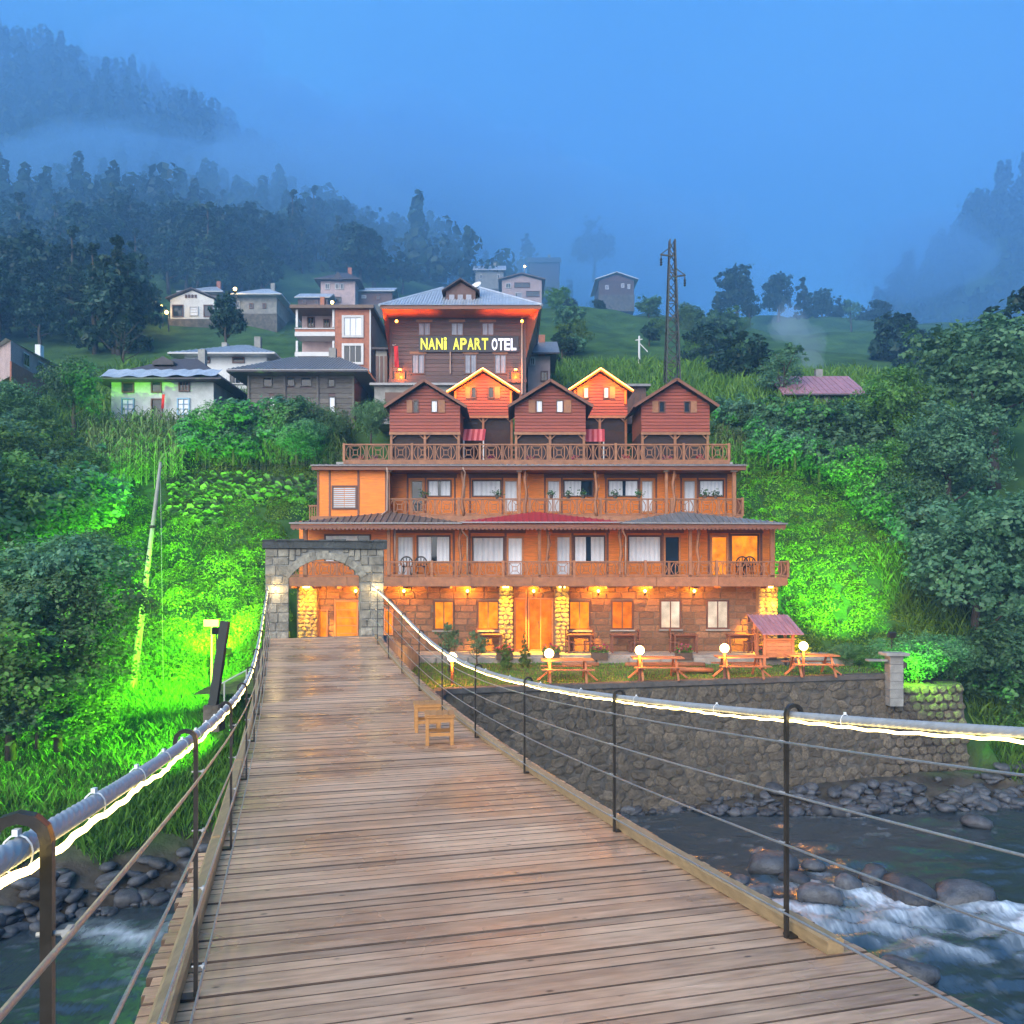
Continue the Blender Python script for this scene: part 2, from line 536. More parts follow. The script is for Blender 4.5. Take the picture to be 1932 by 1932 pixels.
WALL = [(-3.4, 24.3), (-2.1, 27.0), (13.6, 31.0)]       # top edge of the river wall
WX = np.array([-3.4, -2.1, 13.6, 17.0]); WY = np.array([24.3, 27., 31., 31.9])


def ground(x, y):
    x, y = np.broadcast_arrays(np.asarray(x, float), np.asarray(y, float))
    bank = np.interp(x, BX, BY)
    near = np.interp(y, HY, HZ)
    Rr = np.interp(x, RX, RZ)
    kn = [60, 80, 100, 130, 145, 180]
    cl = np.interp(y, kn, [15, 23.5, 33, 50, 60, 60])
    cc = np.interp(y, kn, [15, 23.5, 32.5, 43.5, 47.5, 47.5])
    cr = np.interp(y, kn, [15, 22, 30, 40, 40, 37])
    a_ = np.clip(-x / 45, 0, 1); b_ = np.clip((x - 8) / 22, 0, 1)
    prof = cc + (cl - cc) * a_ + (cr - cc) * b_
    y0 = 145 + 35 * b_
    w = np.clip((y - y0) / (240 - y0), 0, 1); w = w * w * (3 - 2 * w) * .5 + w * .5
    far = prof + (Rr - prof) * w - np.clip((y - 240) / 180, 0, None) * 160
    z = np.where(y > 60, far, near)
    amp = np.clip((y - 38) / 60, 0, 1)
    z = z + (fbm(x / 22 + 9, y / 22 + 4, 4, 3) - .5) * 9 * amp * np.clip((y - 60) / 40, .12, 1)
    z = z + (fbm(x / 3, y / 3, 3, 8) - .5) * .5
    # shore: never above a bank that climbs from the water's edge
    t = y - bank
    shore = np.where(t > 0, WATER - .15 + .62 * t + .5 * np.clip(t - 6, 0, None), WATER - .2 + .14 * t)
    z = np.where(y < 60, np.minimum(z, np.maximum(shore, WATER - 1.3)), z)
    # the terrace behind the river wall
    wy = np.interp(x, WX, WY)
    inside = (x > -3.4) & (x < 17.5)
    zt = np.where(y < wy + .35, np.minimum(-5.4 + (fbm(x, y, 3, 5) - .5) * .5, WATER - .1 + .34 * np.clip(t, -3, 3)), -2.25)
    z = np.where(inside & (y < 37), np.where(x < 14.2, zt, np.where(y < wy + .35, zt, np.minimum(z, -2.3))), z)
    z = np.where((x > 11) & (x < 17.5) & (y > 33.4) & (y < 40), np.minimum(np.interp(y, HY, HZ), -2.3 + .62 * (y - 33.4) + .02 * (y - 33.4) ** 2 + (fbm(x, y, 3, 5) - .5) * .3), z)
    inside2 = (x > -9.5) & (x <= -3.4) & (y > 25) & (y < 37)
    z = np.where(inside2, np.minimum(z, -2.2), z)
    # the lodge and its roof terrace are cut into the slope
    z = np.where((x > -8.2) & (x < 10.2) & (y >= 36.9) & (y < 47), np.minimum(z, np.where(y > 38, 5.9, 3.)), z)
    # near bank under the bridge head
    z = np.where(y < 5, np.maximum(z, -.2 - .9 * np.clip(y + 2.5, 0, None)), z)
    return z


def gz(x, y): return float(ground(np.array([x]), np.array([y]))[0])


xs = np.concatenate([np.arange(-330, -60, 7.5), np.arange(-60, -24, 1.5), np.arange(-24, 26, .4), np.arange(26, 60, 1.5), np.arange(60, 331, 7.5)])
ys = np.concatenate([np.arange(-50, 14, 2.), np.arange(14, 52, .4), np.arange(52, 100, 1.5), np.arange(100, 321, 4.5)])
X, Y = np.meshgrid(xs, ys)
Z = ground(X, Y)
nx, ny = len(xs), len(ys)
idx = np.arange(nx * ny).reshape(ny, nx)
Q = np.stack([idx[:-1, :-1].ravel(), idx[:-1, 1:].ravel(), idx[1:, 1:].ravel(), idx[1:, :-1].ravel()], 1)


def ground_mat():
    m, n, l, b = _m('hillside')
    g = n.new('ShaderNodeNewGeometry'); sx = n.new('ShaderNodeSeparateXYZ')
    l.new(g.outputs['Normal'], sx.inputs[0])
    a = n.new('ShaderNodeTexNoise'); a.inputs['Scale'].default_value = .45; a.inputs['Detail'].default_value = 8
    l.new(g.outputs['Position'], a.inputs['Vector'])
    gr = n.new('ShaderNodeValToRGB')
    gr.color_ramp.elements[0].color = (.022, .055, .014, 1); gr.color_ramp.elements[0].position = .3
    gr.color_ramp.elements[1].color = (.065, .135, .028, 1); gr.color_ramp.elements[1].position = .72
    l.new(a.outputs['Fac'], gr.inputs['Fac'])
    e = n.new('ShaderNodeTexNoise'); e.inputs['Scale'].default_value = 1.7; e.inputs['Detail'].default_value = 8
    l.new(g.outputs['Position'], e.inputs['Vector'])
    er = n.new('ShaderNodeValToRGB')
    er.color_ramp.elements[0].color = (.035, .028, .02, 1); er.color_ramp.elements[0].position = .3
    er.color_ramp.elements[1].color = (.12, .10, .075, 1); er.color_ramp.elements[1].position = .75
    l.new(e.outputs['Fac'], er.inputs['Fac'])
    # bare earth and gravel low by the water
    sp = n.new('ShaderNodeSeparateXYZ'); l.new(g.outputs['Position'], sp.inputs[0])
    ma = n.new('ShaderNodeMath'); ma.operation = 'MULTIPLY_ADD'; ma.inputs[1].default_value = 2.2; l.new(a.outputs['Fac'], ma.inputs[0]); l.new(sp.outputs['Z'], ma.inputs[2])
    mr = n.new('ShaderNodeMapRange'); mr.inputs[1].default_value = -3.5; mr.inputs[2].default_value = -4.3; l.new(ma.outputs[0], mr.inputs[0])
    mx = n.new('ShaderNodeMix'); mx.data_type = 'RGBA'
    l.new(mr.outputs[0], mx.inputs[0]); l.new(gr.outputs[0], mx.inputs[6]); l.new(er.outputs[0], mx.inputs[7])
    l.new(mx.outputs[2], b.inputs['Base Color'])
    b.inputs['Roughness'].default_value = .95
    b.inputs['Specular IOR Level'].default_value = .15
    bp = n.new('ShaderNodeBump'); bp.inputs['Strength'].default_value = .7; bp.inputs['Distance'].default_value = .25
    l.new(e.outputs['Fac'], bp.inputs['Height']); l.new(bp.outputs[0], b.inputs['Normal'])
    return m


m_ground = ground_mat()
gme = np_mesh('hillside_ground', np.stack([X.ravel(), Y.ravel(), Z.ravel()], 1), Q, m_ground, smooth=True)
tag(link('hillside_ground', gme), kind='structure')

# --- boulders of the river (placed first, the water foams round them)
def rock_mesh(seed, flat=.6):
    bm = bmesh.new()
    bmesh.ops.create_icosphere(bm, subdivisions=2, radius=1)
    rg = random.Random(seed)
    dirs = [Vector((rg.gauss(0, 1), rg.gauss(0, 1), rg.gauss(0, 1))).normalized() for _ in range(11)]
    cuts = [rg.uniform(.55, .92) for _ in range(11)]
    for v in bm.verts:
        p = v.co.copy()
        for d_, c_ in zip(dirs, cuts):
            k = p.dot(d_)
            if k > c_: p -= d_ * (k - c_) * .95
        p *= 1 + .06 * math.sin(p.x * 5 + seed) * math.cos(p.y * 4 + seed * 2)
        v.co = Vector((p.x, p.y * .85, p.z * flat))
    me = bpy.data.meshes.new('river_rock')
    bm.to_mesh(me); bm.free()
    me.materials.append(m_rock)
    me.polygons.foreach_set('use_smooth', [True] * len(me.polygons))
    return me


ROCKS = [rock_mesh(i, .5 + .06 * (i % 4)) for i in range(8)]
SMOOTHROCK = []
for i in range(3):
    me = rock_mesh(40 + i, .55)
    SMOOTHROCK.append(me)
BIG = [  # u, v of the waterline, width in m, label
    (1815, 1704, 1.32, 'big rounded dark boulder with white water pouring from its foot'),
    (1712, 1700, 1.30, 'broad flat grey boulder beside the big rounded dark one'),
    (1600, 1680, .75, 'tilted brown oblong rock leaning behind the dark wedge rock'),
    (1545, 1704, 1.02, 'dark wedge shaped rock with foam on both sides'),
    (1650, 1660, 1.0, 'pale lumpy rock half sunk upstream of the flat boulder'),
    (1460, 1645, 1.25, 'long low flat rock behind the second rail post'),
    (1500, 1668, .8, 'dark rock just behind the rail post in the foam'),
    (1430, 1690, .8, 'low grey stone by the deck edge in white water'),
    (1535, 1640, .55, 'small round stone capping the line of rocks'),
    (1395, 1668, .6, 'small wet stone nearest the deck edge in the rapids'),
    (1885, 1485, .9, 'pale pointed stone standing alone in the far shallows'),
    (1842, 1560, .85, 'whitish stone awash in the middle of the dark pool'),
    (1925, 1500, .9, 'pale stone in the far shallows by the gravel bank'),
    (1715, 1842, .95, 'dark stone drowned under the streaming white rapids'),
]
BIGPOS = []
for k, (u, v, w, lab) in enumerate(BIG):
    d = (CAM_Z - WATER) * F / (v - 1082)
    p = (ux(u, d), d, WATER + w * .13)
    BIGPOS.append((p[0], p[1], w))
    o = link('boulder', (SMOOTHROCK if k < 2 else ROCKS)[k % 3], None, p, (0, 0, k * 1.9), (w * .62, w * .56, w * (.66 if k < 4 else .5)))
    if k == 2: o.rotation_euler = (.2, .5, .3)
    tag(o, lab, 'boulder', 'boulders in the river')

# --- water
wxs = np.arange(-22, 34, .14); wys = np.arange(9, 36, .14)
WXg, WYg = np.meshgrid(wxs, wys)
foam = np.zeros_like(WXg)
turb = np.zeros_like(WXg)
for (bx, by, w) in BIGPOS[:10]:
    # foam streams downstream, towards the camera and to the right
    dx, dy = WXg - bx, WYg - by
    a = dx * .35 - dy * .94; b_ = dx * .94 + dy * .35
    plume = np.exp(-(b_ / (w * .75 + .12 * np.clip(a, 0, 9))) ** 2) * np.clip(a + .25, 0, None) * np.exp(-np.clip(a, 0, None) / (w * 1.1))
    foam += plume * .8
    turb += plume
bx, by, w = BIGPOS[0]
dx, dy = WXg - bx, WYg - by
a = -dy * .9 + dx * .42; b_ = dx * .9 + dy * .42
pl = np.exp(-((b_ - .25 * a) / (.6 + .16 * np.clip(a, 0, 9))) ** 2) * (a > -.2) * np.exp(-np.clip(a - 2.6, 0, None) ** 2 / 3)
foam += pl * 1.2; turb += pl * 1.6
# left channel ripples
foam += .5 * np.exp(-((WXg + 8.2) / 1.8) ** 2 - ((WYg - 18.6) / 1.1) ** 2)
str1 = fbm(WXg * 1.1 + WYg * .9, WYg * .9 - WXg * .3, 4, 21)
ridge = 1 - np.abs(2 * fbm(WXg * 1.3 - WYg * .4, WYg * 1.1 + 7, 3, 33) - 1)
foam = np.clip(foam * (.05 + 2.0 * str1 ** 1.8 * ridge) * 1.3 - .16, 0, 1)
strk = 1 - np.abs(2 * fbm(WXg * .55 + WYg * .35, WYg * 1.7 - WXg * .5 + 3, 3, 51) - 1)      # thin lines of froth on the current
foam = np.clip(foam + np.clip(strk - .93, 0, 1) * 3.2 * np.clip(fbm(WXg * .3, WYg * .3, 2, 61) * 2 - .75, 0, 1), 0, 1)
wz = WATER + (fbm(WXg * .9, WYg * 1.5, 4, 12) - .5) * .22 + (fbm(WXg * 1.7 + 3, WYg * 3.6, 3, 14) - .5) * (.09 + .22 * np.clip(turb, 0, 1.2)) + foam * .12 + turb * .06
Vw = np.stack([WXg.ravel(), WYg.ravel(), wz.ravel()], 1)
iw = np.arange(WXg.size).reshape(WXg.shape)
Qw = np.stack([iw[:-1, :-1].ravel(), iw[:-1, 1:].ravel(), iw[1:, 1:].ravel(), iw[1:, :-1].ravel()], 1)


def water_mat():
    m, n, l, b = _m('river_water')
    a = n.new('ShaderNodeAttribute'); a.attribute_name = 'foam'
    g = n.new('ShaderNodeNewGeometry')
    mp = n.new('ShaderNodeMapping'); mp.inputs['Rotation'].default_value = (0, 0, .5); mp.inputs['Scale'].default_value = (3.2, .9, 1)
    l.new(g.outputs['Position'], mp.inputs['Vector'])
    no = n.new('ShaderNodeTexNoise'); no.inputs['Scale'].default_value = 3.2; no.inputs['Detail'].default_value = 5
    l.new(mp.outputs[0], no.inputs['Vector'])
    mu = n.new('ShaderNodeMath'); mu.operation = 'MULTIPLY'; l.new(a.outputs['Fac'], mu.inputs[0])
    mr = n.new('ShaderNodeMapRange'); mr.inputs[1].default_value = .3; mr.inputs[2].default_value = .65; mr.inputs[3].default_value = .55; mr.inputs[4].default_value = 1.5
    l.new(no.outputs['Fac'], mr.inputs[0]); l.new(mr.outputs[0], mu.inputs[1])
    mu.use_clamp = True
    mx = n.new('ShaderNodeMix'); mx.data_type = 'RGBA'
    l.new(mu.outputs[0], mx.inputs[0])
    mx.inputs[6].default_value = (.036, .05, .056, 1); mx.inputs[7].default_value = (.72, .76, .78, 1)
    l.new(mx.outputs[2], b.inputs['Base Color'])
    rr = n.new('ShaderNodeMapRange'); rr.inputs[3].default_value = .16; rr.inputs[4].default_value = .8
    l.new(mu.outputs[0], rr.inputs[0]); l.new(rr.outputs[0], b.inputs['Roughness'])
    b.inputs['Specular IOR Level'].default_value = .85
    bp = n.new('ShaderNodeBump'); bp.inputs['Strength'].default_value = .35; bp.inputs['Distance'].default_value = .08
    l.new(no.outputs['Fac'], bp.inputs['Height']); l.new(bp.outputs[0], b.inputs['Normal'])
    return m


wme = np_mesh('river_water', Vw, Qw, water_mat(), smooth=True)
fa = wme.attributes.new('foam', 'FLOAT', 'POINT')
fa.data.foreach_set('value', foam.ravel().astype(np.float32))
tag(link('river_water', wme), kind='structure')
wide = MB()
wide.add([(-330, -2, WATER - .16), (-22.05, -2, WATER - .16), (-22.05, 60, WATER - .16), (-330, 60, WATER - .16),
          (34.05, -2, WATER - .16), (330, -2, WATER - .16), (330, 70, WATER - .16), (34.05, 70, WATER - .16),
          (-22, -2, WATER - .16), (34, -2, WATER - .16), (34, 8.95, WATER - .16), (-22, 8.95, WATER - .16)],
         [(0, 1, 2, 3), (4, 5, 6, 7), (8, 9, 10, 11)])
wo = wide.build('river_water', wme.materials[0]); tag(wo, kind='structure')

# --- shore stones: the larger ones one by one, the gravel as stuff
rg = random.Random(5)
n_st = 0
def shore_stone(x, y, w, lab, grp, sink=.2):
    o = link('shore_stone', ROCKS[rg.randrange(8)], None, (x, y, max(gz(x, y), WATER - .05) + w * sink), (rg.uniform(-.3, .3), rg.uniform(-.3, .3), rg.uniform(0, 6)),
             (w * .55 * rg.uniform(.8, 1.2), w * .5, w * .5 * rg.uniform(.7, 1.1)))
    tag(o, lab, 'stone', grp)
for i in range(95):                                     # left bank by the water
    t = rg.random()
    x = -12.5 + 5.6 * t + rg.uniform(-.4, .4); y = np.interp(x, BX, BY) + rg.uniform(-.3, 1.3)
    shore_stone(x, y, rg.uniform(.3, .75), 'grey river stone in the heap along the grassy bank beside the bridge', 'stones heaped on the grassy bank')
for i in range(250):                                    # under the river wall
    x = rg.uniform(2.5, 19); y = np.interp(x, BX, BY) - .35 + rg.random() ** 1.3 * (1.0 + .07 * x)
    if x < 6 and rg.random() < .3: continue
    shore_stone(x, y, rg.uniform(.22, .62) * (1.25 if x > 9 else .9), 'grey stone in the gravel strip below the high rubble wall', 'stones below the rubble wall')
V0 = np.array([v.co for v in ROCKS[3].vertices]); F0 = np.array([list(p.vertices) for p in ROCKS[3].polygons])
VV, FF = [], []
for i in range(420):
    x = rg.uniform(-14, 20) ; y = np.interp(x, BX, BY) + abs(rg.gauss(0, .7)) - .35
    if -7 < x < 0: continue
    w = rg.uniform(.07, .2); a = rg.uniform(0, 6)
    p = V0 * w; p = np.stack([p[:, 0] * math.cos(a) - p[:, 1] * math.sin(a), p[:, 0] * math.sin(a) + p[:, 1] * math.cos(a), p[:, 2] * .8], 1)
    FF.append(F0 + len(VV) * len(V0)); VV.append(p + np.array([x, y, max(gz(x, y), WATER) + w * .2]))
tag(link('gravel', np_mesh('gravel', np.concatenate(VV), np.concatenate(FF), m_rock, smooth=True)), 'grey gravel and pebbles along the water line', 'gravel', kind='stuff')

# --- haze: even, pale air round everything
hz = MB(); hz.box(-335, 335, -55, 325, -9, 172)
ho = hz.build('haze', m_white)
hm = bpy.data.materials.new('haze_air'); hm.use_nodes = True
hn, hl = hm.node_tree.nodes, hm.node_tree.links
hn.remove(hn['Principled BSDF'])
pv = hn.new('ShaderNodeVolumePrincipled')
pv.inputs['Color'].default_value = (.28, .60, 1, 1)
pv.inputs['Density'].default_value = .0011
hl.new(pv.outputs[0], hn['Material Output'].inputs['Volume'])
ho.data.materials.clear(); ho.data.materials.append(hm)
tag(ho, kind='stuff')
# ------------------------------------------------------------------ suspension footbridge
TX, TY = -.2588, .9659                    # along the deck
NX, NY = .9659, .2588                     # across, to the right
S_END = 23.55


def deck_z(s): return .00365 * (s - 13.45) ** 2 - .36


def bp(s, q, z=0):
    """point of the bridge: s along, q across, z above the deck"""
    return (TX * s + NX * q, TY * s + NY * q, deck_z(s) + z)


CY = [-4, 1.5, 2.8, 4.1, 6.26, 8.6, 10.8, 12.4, 14.8, 17.6, 20.5, 23.4]
CZ = [2.15, 1.345, 1.175, 1.02, .80, .615, .525, .53, .66, .93, 1.2, 1.42]


def cable_z(s):
    y = TY * s + NY * 1.0
    lo = np.interp(y, CY, CZ)
    # ease the corners of the measured polyline
    return float((lo + np.interp(y - .9, CY, CZ) + np.interp(y + .9, CY, CZ)) / 3)


bridge = thing('footbridge', 'wooden suspension footbridge with black rail posts and glowing cable leading to the stone gate', 'bridge', bp(10, 1))
RB = math.atan2(NY, NX)
rg = random.Random(2)
PQ0, PQ1 = -.575, 2.60
plank_meshes = []
for k in range(6):
    m_ = MB(); L = PQ1 - PQ0
    cz_ = .018 + .012 * (k % 3)
    x0_, x1_ = -L / 2, L / 2
    m_.add([(x0_, -.5, -.045), (x1_, -.5, -.045), (x1_, .5, -.045), (x0_, .5, -.045), (x0_, -.5, -.005), (x1_, -.5, -.005), (x1_, .5, -.005), (x0_, .5, -.005),
            (x0_ + .004, -.5 + cz_, 0), (x1_ - .004, -.5 + cz_, 0), (x1_ - .004, .5 - cz_, 0), (x0_ + .004, .5 - cz_, 0)],
           [(8, 9, 10, 11), (0, 3, 7, 4), (1, 5, 6, 2), (4, 7, 11, 8), (5, 9, 10, 6), (3, 2, 1, 0), (0, 1, 5, 4), (2, 3, 7, 6), (4, 5, 9, 8), (6, 7, 11, 10)])
    # scale y later: give the mesh unit depth
    me = m_.mesh('plank', m_plank); me.materials.append(m_plankshade)
    for i in (5, 6, 7, 8, 9): me.polygons[i].material_index = 1  # long sides, chamfers and underside take the painted gap shade
    bm = bmesh.new(); bm.from_mesh(me); bmesh.ops.recalc_face_normals(bm, faces=bm.faces); bm.to_mesh(me); bm.free()
    plank_meshes.append(me)
s = -3.4; k = 0
while s < S_END and k < 300:
    w = rg.choice([.086, .09, .094, .098])
    gap = rg.choice([.003, .005, .006, .009])
    if rg.random() < .07: gap = .018
    tilt = math.atan(.0073 * (s - 13.45))
    dl = rg.uniform(-.02, .02) + (.09 if s > 6.2 else 0)
    q = (PQ0 + PQ1) / 2 + dl / 2
    p = bp(s + w / 2, q, rg.uniform(-.0045, .0045))
    o = link('plank', plank_meshes[k % 6], bridge, p, (0, 0, 0), (1 - dl / 3.2, w, 1))
    o.rotation_euler = (Matrix.Rotation(RB, 3, 'Z') @ Matrix.Rotation(tilt, 3, 'X') @ Matrix.Rotation(rg.uniform(-.003, .003), 3, 'Z')).to_euler()
    s += w + gap; k += 1
# bearers under the planks
for q in (-.42, .35, 1.0, 1.7, 2.46):
    MB().tube([bp(t, q, -.10) for t in np.arange(-3.4, S_END, 1.0)], .055, 4).build('bearer', m_kerb, bridge)
# edge beams in lengths
def kerb(s0, s1, q, w=.085, h=.075):
    m_ = MB(); n = 5
    for i in range(n + 1):
        t = s0 + (s1 - s0) * i / n
        for (dq, dz) in ((-w / 2, .004), (w / 2, .004), (w / 2, h - .012), (w / 2 - .014, h), (-w / 2 + .014, h), (-w / 2, h - .012)):
            m_.v.append(bp(t, q + dq, dz))
    for i in range(n):
        for j in range(6):
            a, b = i * 6 + j, i * 6 + (j + 1) % 6
            m_.f.append((a, b, b + 6, a + 6))
    m_.f += [(5, 4, 3, 2, 1, 0), tuple(n * 6 + j for j in range(6))]
    m_.build('kerb_beam', m_kerb, bridge)
for a, b in ((3.38, 5.92), (5.97, 9.4), (9.46, 13), (13.06, 17), (17.06, 21), (21.06, 23.4)): kerb(a, b, 2.435)
for a, b in ((-.8, 3.28), (3.4, 6.3), (6.36, 9.5), (9.56, 13), (13.06, 17), (17.06, 21), (21.06, 23.4)): kerb(a, b, -.452)
# rail posts: flat bar bent over the main cable
POST_R = [1.35, 3.64, 5.86, 8.28, 10.56, 12.9, 15.2, 17.5, 19.8, 22.2]
POST_L = [1.46, 3.77, 6.25, 8.8, 11.1, 13.3, 15.5, 17.7, 19.9, 22.2]
for side, lst, q in ((1, POST_R, 2.348), (-1, POST_L, -.352)):
    for s in lst:
        cz = cable_z(s)
        dz = deck_z(s)
        h = cz - dz
        lean = -.03 * side * 0
        r = .040
        pts = [bp(s, q, -.02), bp(s, q, h * .5), bp(s, q, h + .01)]
        for a in (30, 60, 90, 120, 150, 180):
            pts.append(bp(s, q + side * (r - r * math.cos(R(a))), h + .01 + r * math.sin(R(a)) * 1.0))
        pts.append(bp(s, q + side * 2 * r, h - .035))
        m_ = MB()
        t_ = Vector((TX, TY, 0)); n_ = Vector((NX, NY, 0))
        base = 0
        P = [Vector(p) for p in pts]
        hw, ht = .0112, .0085
        for i, p in enumerate(P):
            d_ = (P[min(i + 1, len(P) - 1)] - P[max(i - 1, 0)]).normalized()
            nn = d_.cross(t_).normalized()
            for (a, b) in ((-1, -1), (1, -1), (1, 1), (-1, 1)):
                m_.v.append(tuple(p + t_ * hw * a + nn * ht * b))
        for i in range(len(P) - 1):
            for j in range(4):
                m_.f.append((i * 4 + j, i * 4 + (j + 1) % 4, i * 4 + 4 + (j + 1) % 4, i * 4 + 4 + j))
        m_.f += [(3, 2, 1, 0), tuple((len(P) - 1) * 4 + j for j in range(4))]
        po = m_.build('rail_post', m_steel, bridge)
        f_ = MB()
        f_.bar(bp(s, q, .008), bp(s, q + side * .13, .008), .06, .012)
        f_.build('foot_plate', m_steel, po)
        for fr in (.885, .655, .43, .125):
            z = h * fr
            m_ = MB(); m_.tube([bp(s, q + side * .016, z), bp(s, q - side * .035, z)], .004, 6)
            m_.tube([bp(s - .015, q - side * .03, z), bp(s + .012, q - side * .03, z)], .0085, 6)
            m_.build('wire_clip', m_cable, po)
# main cables, tubes of light hung under them, thin wires
S_C = np.concatenate([np.arange(-1.0, 6.5, .0062), np.arange(6.5, 23.7, .1)])
for side, q in ((1, 2.348), (-1, -.352)):
    qc = q + side * .040
    cb = MB(); ang = S_C * 22
    cb.tube([bp(t, qc, cable_z(t) - deck_z(t)) for t in S_C], .0178, 28, prof=lambda i, k: .90 + .20 * abs(math.cos(3.5 * (2 * math.pi * k / 28 + ang[i]))))
    cb.build('main_cable', m_cable, bridge, smooth=True)
    SL = np.concatenate([np.arange(-3.4, 9, .06), np.arange(9, 23.6, .2)])
    led = MB()
    led.tube([bp(t, qc - side * (.012 + .005 * math.sin(t * 9)), cable_z(t) - deck_z(t) - .026 - .007 * abs(math.sin(t * 2.6)) - .003 * math.sin(t * 31)) for t in SL], .0066, 6)
    led.build('rope_light', m_led, bridge, smooth=True)
    for t in np.arange(-.2, 12, .55 if side < 0 else 1.15):
        z = cable_z(t) - deck_z(t)
        m_ = MB()
        m_.tube([bp(t, qc + .0225 * math.cos(a), z - .006 + .030 * math.sin(a)) for a in np.linspace(0, 6.28, 14)], .0018, 4)
        m_.box(0, 0, 0, 0, 0, 0) if False else None
        x, y, zz = bp(t, qc, z + .028)
        m_.box(x - .0045, x + .0045, y - .006, y + .006, zz - .005, zz + .005)
        m_.build('cable_tie', m_zip, bridge)
    SW = np.arange(-3.4, 23.7, .4)
    for fr in (.885, .655, .43, .125):
        w_ = MB()
        w_.tube([bp(t, q - side * .036, (cable_z(t) - deck_z(t)) * fr) for t in SW], .0058, 6)
        w_.build('rail_wire', m_wire, bridge, smooth=True)

# ------------------------------------------------------------------ two small stools on the deck
def stool(label, s, q, rz, sc):
    t = thing('stool', label, 'stool')
    w, h = .17, .36
    st = MB().bbox(-w - .012, w + .012, -w - .012, w + .012, h - .028, h, .008).build('seat', m_stoolwood, t)
    for i in range(5):
        x = -w - .008 + i * (2 * w + .016) / 5
        MB().box(x + .003, x + (2 * w + .016) / 5 - .003, -w - .016, w + .016, h + .0005, h + .012).build('seat_slat', m_stoolwood, st)
    for a in (-1, 1):
        for b in (-1, 1):
            MB().bbox(a * w - .022 * (a > 0) * 2 + (0 if a > 0 else 0), a * w + (.044 if a < 0 else 0), b * w - (.044 if b > 0 else 0), b * w + (.044 if b < 0 else 0), 0, h - .03, .004).build('leg', m_stoolwood, t)
    for a in (-1, 1):
        MB().box(-w + .04, w - .04, a * (w - .022) - .011, a * (w - .022) + .011, .11, .15).build('stretcher', m_stoolwood, t)
        MB().box(a * (w - .022) - .011, a * (w - .022) + .011, -w + .04, w - .04, .16, .20).build('stretcher', m_stoolwood, t)
        MB().box(-w + .04, w - .04, a * (w - .02) - .011, a * (w - .02) + .011, h - .085, h - .032).build('apron', m_stoolwood, t)
    p = bp(s, q, .004)
    t.location = p; t.rotation_euler = (0, 0, rz); t.scale = (sc, sc, sc)
    return t


def deck_sq(u, v):
    """deck position under a measured point"""
    best = None
    for s in np.arange(1, 23, .02):
        y = (CAM_Z - deck_z(s)) * F / (v - 1082)
        x = ux(u, y)
        s2 = TX * x + TY * y
        if best is None or abs(s2 - s) < best[0]: best = (abs(s2 - s), s, NX * x + NY * y)
    return best[1], best[2]


s_, q_ = deck_sq(829, 1402)
stool('wooden slatted stool on the deck, the one farther from the stone gate', s_, q_, RB * .4, 1.0)
s_, q_ = deck_sq(806, 1378)
stool('wooden slatted stool on the deck, the one nearer the stone gate', s_, q_, RB * .55, 1.0)

# ------------------------------------------------------------------ stone gate at the bridge end
gate = thing('stone_gate', 'grey stone gateway with a segmental arch and dark cap slab at the bridge end', 'gate', bp(23.7, 1.1))
G0, G1, GA, GB = -.47, 2.68, .15, 2.04
ZB, ZT, ZS, ZC = -1.6, 2.42, 1.62, 2.13
GZ0 = deck_z(23.6)


def gp(q, dpt, z): return (TX * (23.6 + dpt) + NX * q, TY * (23.6 + dpt) + NY * q, z)


def gbox(m_, q0, q1, d0, d1, z0, z1):
    P = [gp(q0, d0, z0), gp(q1, d0, z0), gp(q1, d1, z0), gp(q0, d1, z0), gp(q0, d0, z1), gp(q1, d0, z1), gp(q1, d1, z1), gp(q0, d1, z1)]
    return m_.add(P, [(3, 2, 1, 0), (4, 5, 6, 7), (0, 1, 5, 4), (1, 2, 6, 5), (2, 3, 7, 6), (3, 0, 4, 7)])


core = MB()
gbox(core, G0 + .02, GA - .02, .02, .78, ZB, ZT); gbox(core, GB + .02, G1 - .02, .02, .78, ZB, ZT)
# lintel over the arch
N = 14; qm = (GA + GB) / 2; hw = (GB - GA) / 2
rad = (hw ** 2 + (ZC - ZS) ** 2) / (2 * (ZC - ZS)); zc = ZC - rad
def arch_z(q): return zc + math.sqrt(max(0, rad * rad - (q - qm) ** 2))
for i in range(N):
    q0, q1 = GA - .019 + (GB - GA + .038) * i / N, GA - .019 + (GB - GA + .038) * (i + 1) / N
    z0 = arch_z((q0 + q1) / 2) + .02
    gbox(core, q0, q1, .03, .77, z0, ZT - .004)
core.build('core', m_mortar, gate)
capm = MB(); gbox(capm, G0 - .07, G1 + .07, -.08, .88, ZT + .003, ZT + .2); 
co = capm.build('cap_slab', mat('dark_slate', (.07, .075, .07), rough=.8, var=.4, scale=4, bump=.6), gate)
for i in range(9):
    q0 = G0 - .09 + i * .368
    m_ = MB(); gbox(m_, q0 + .01, q0 + .36, -.11 - .02 * (i % 2), .5, ZT + .2035, ZT + .225 + .015 * (i % 3)); m_.build('slate', co.data.materials[0], co)


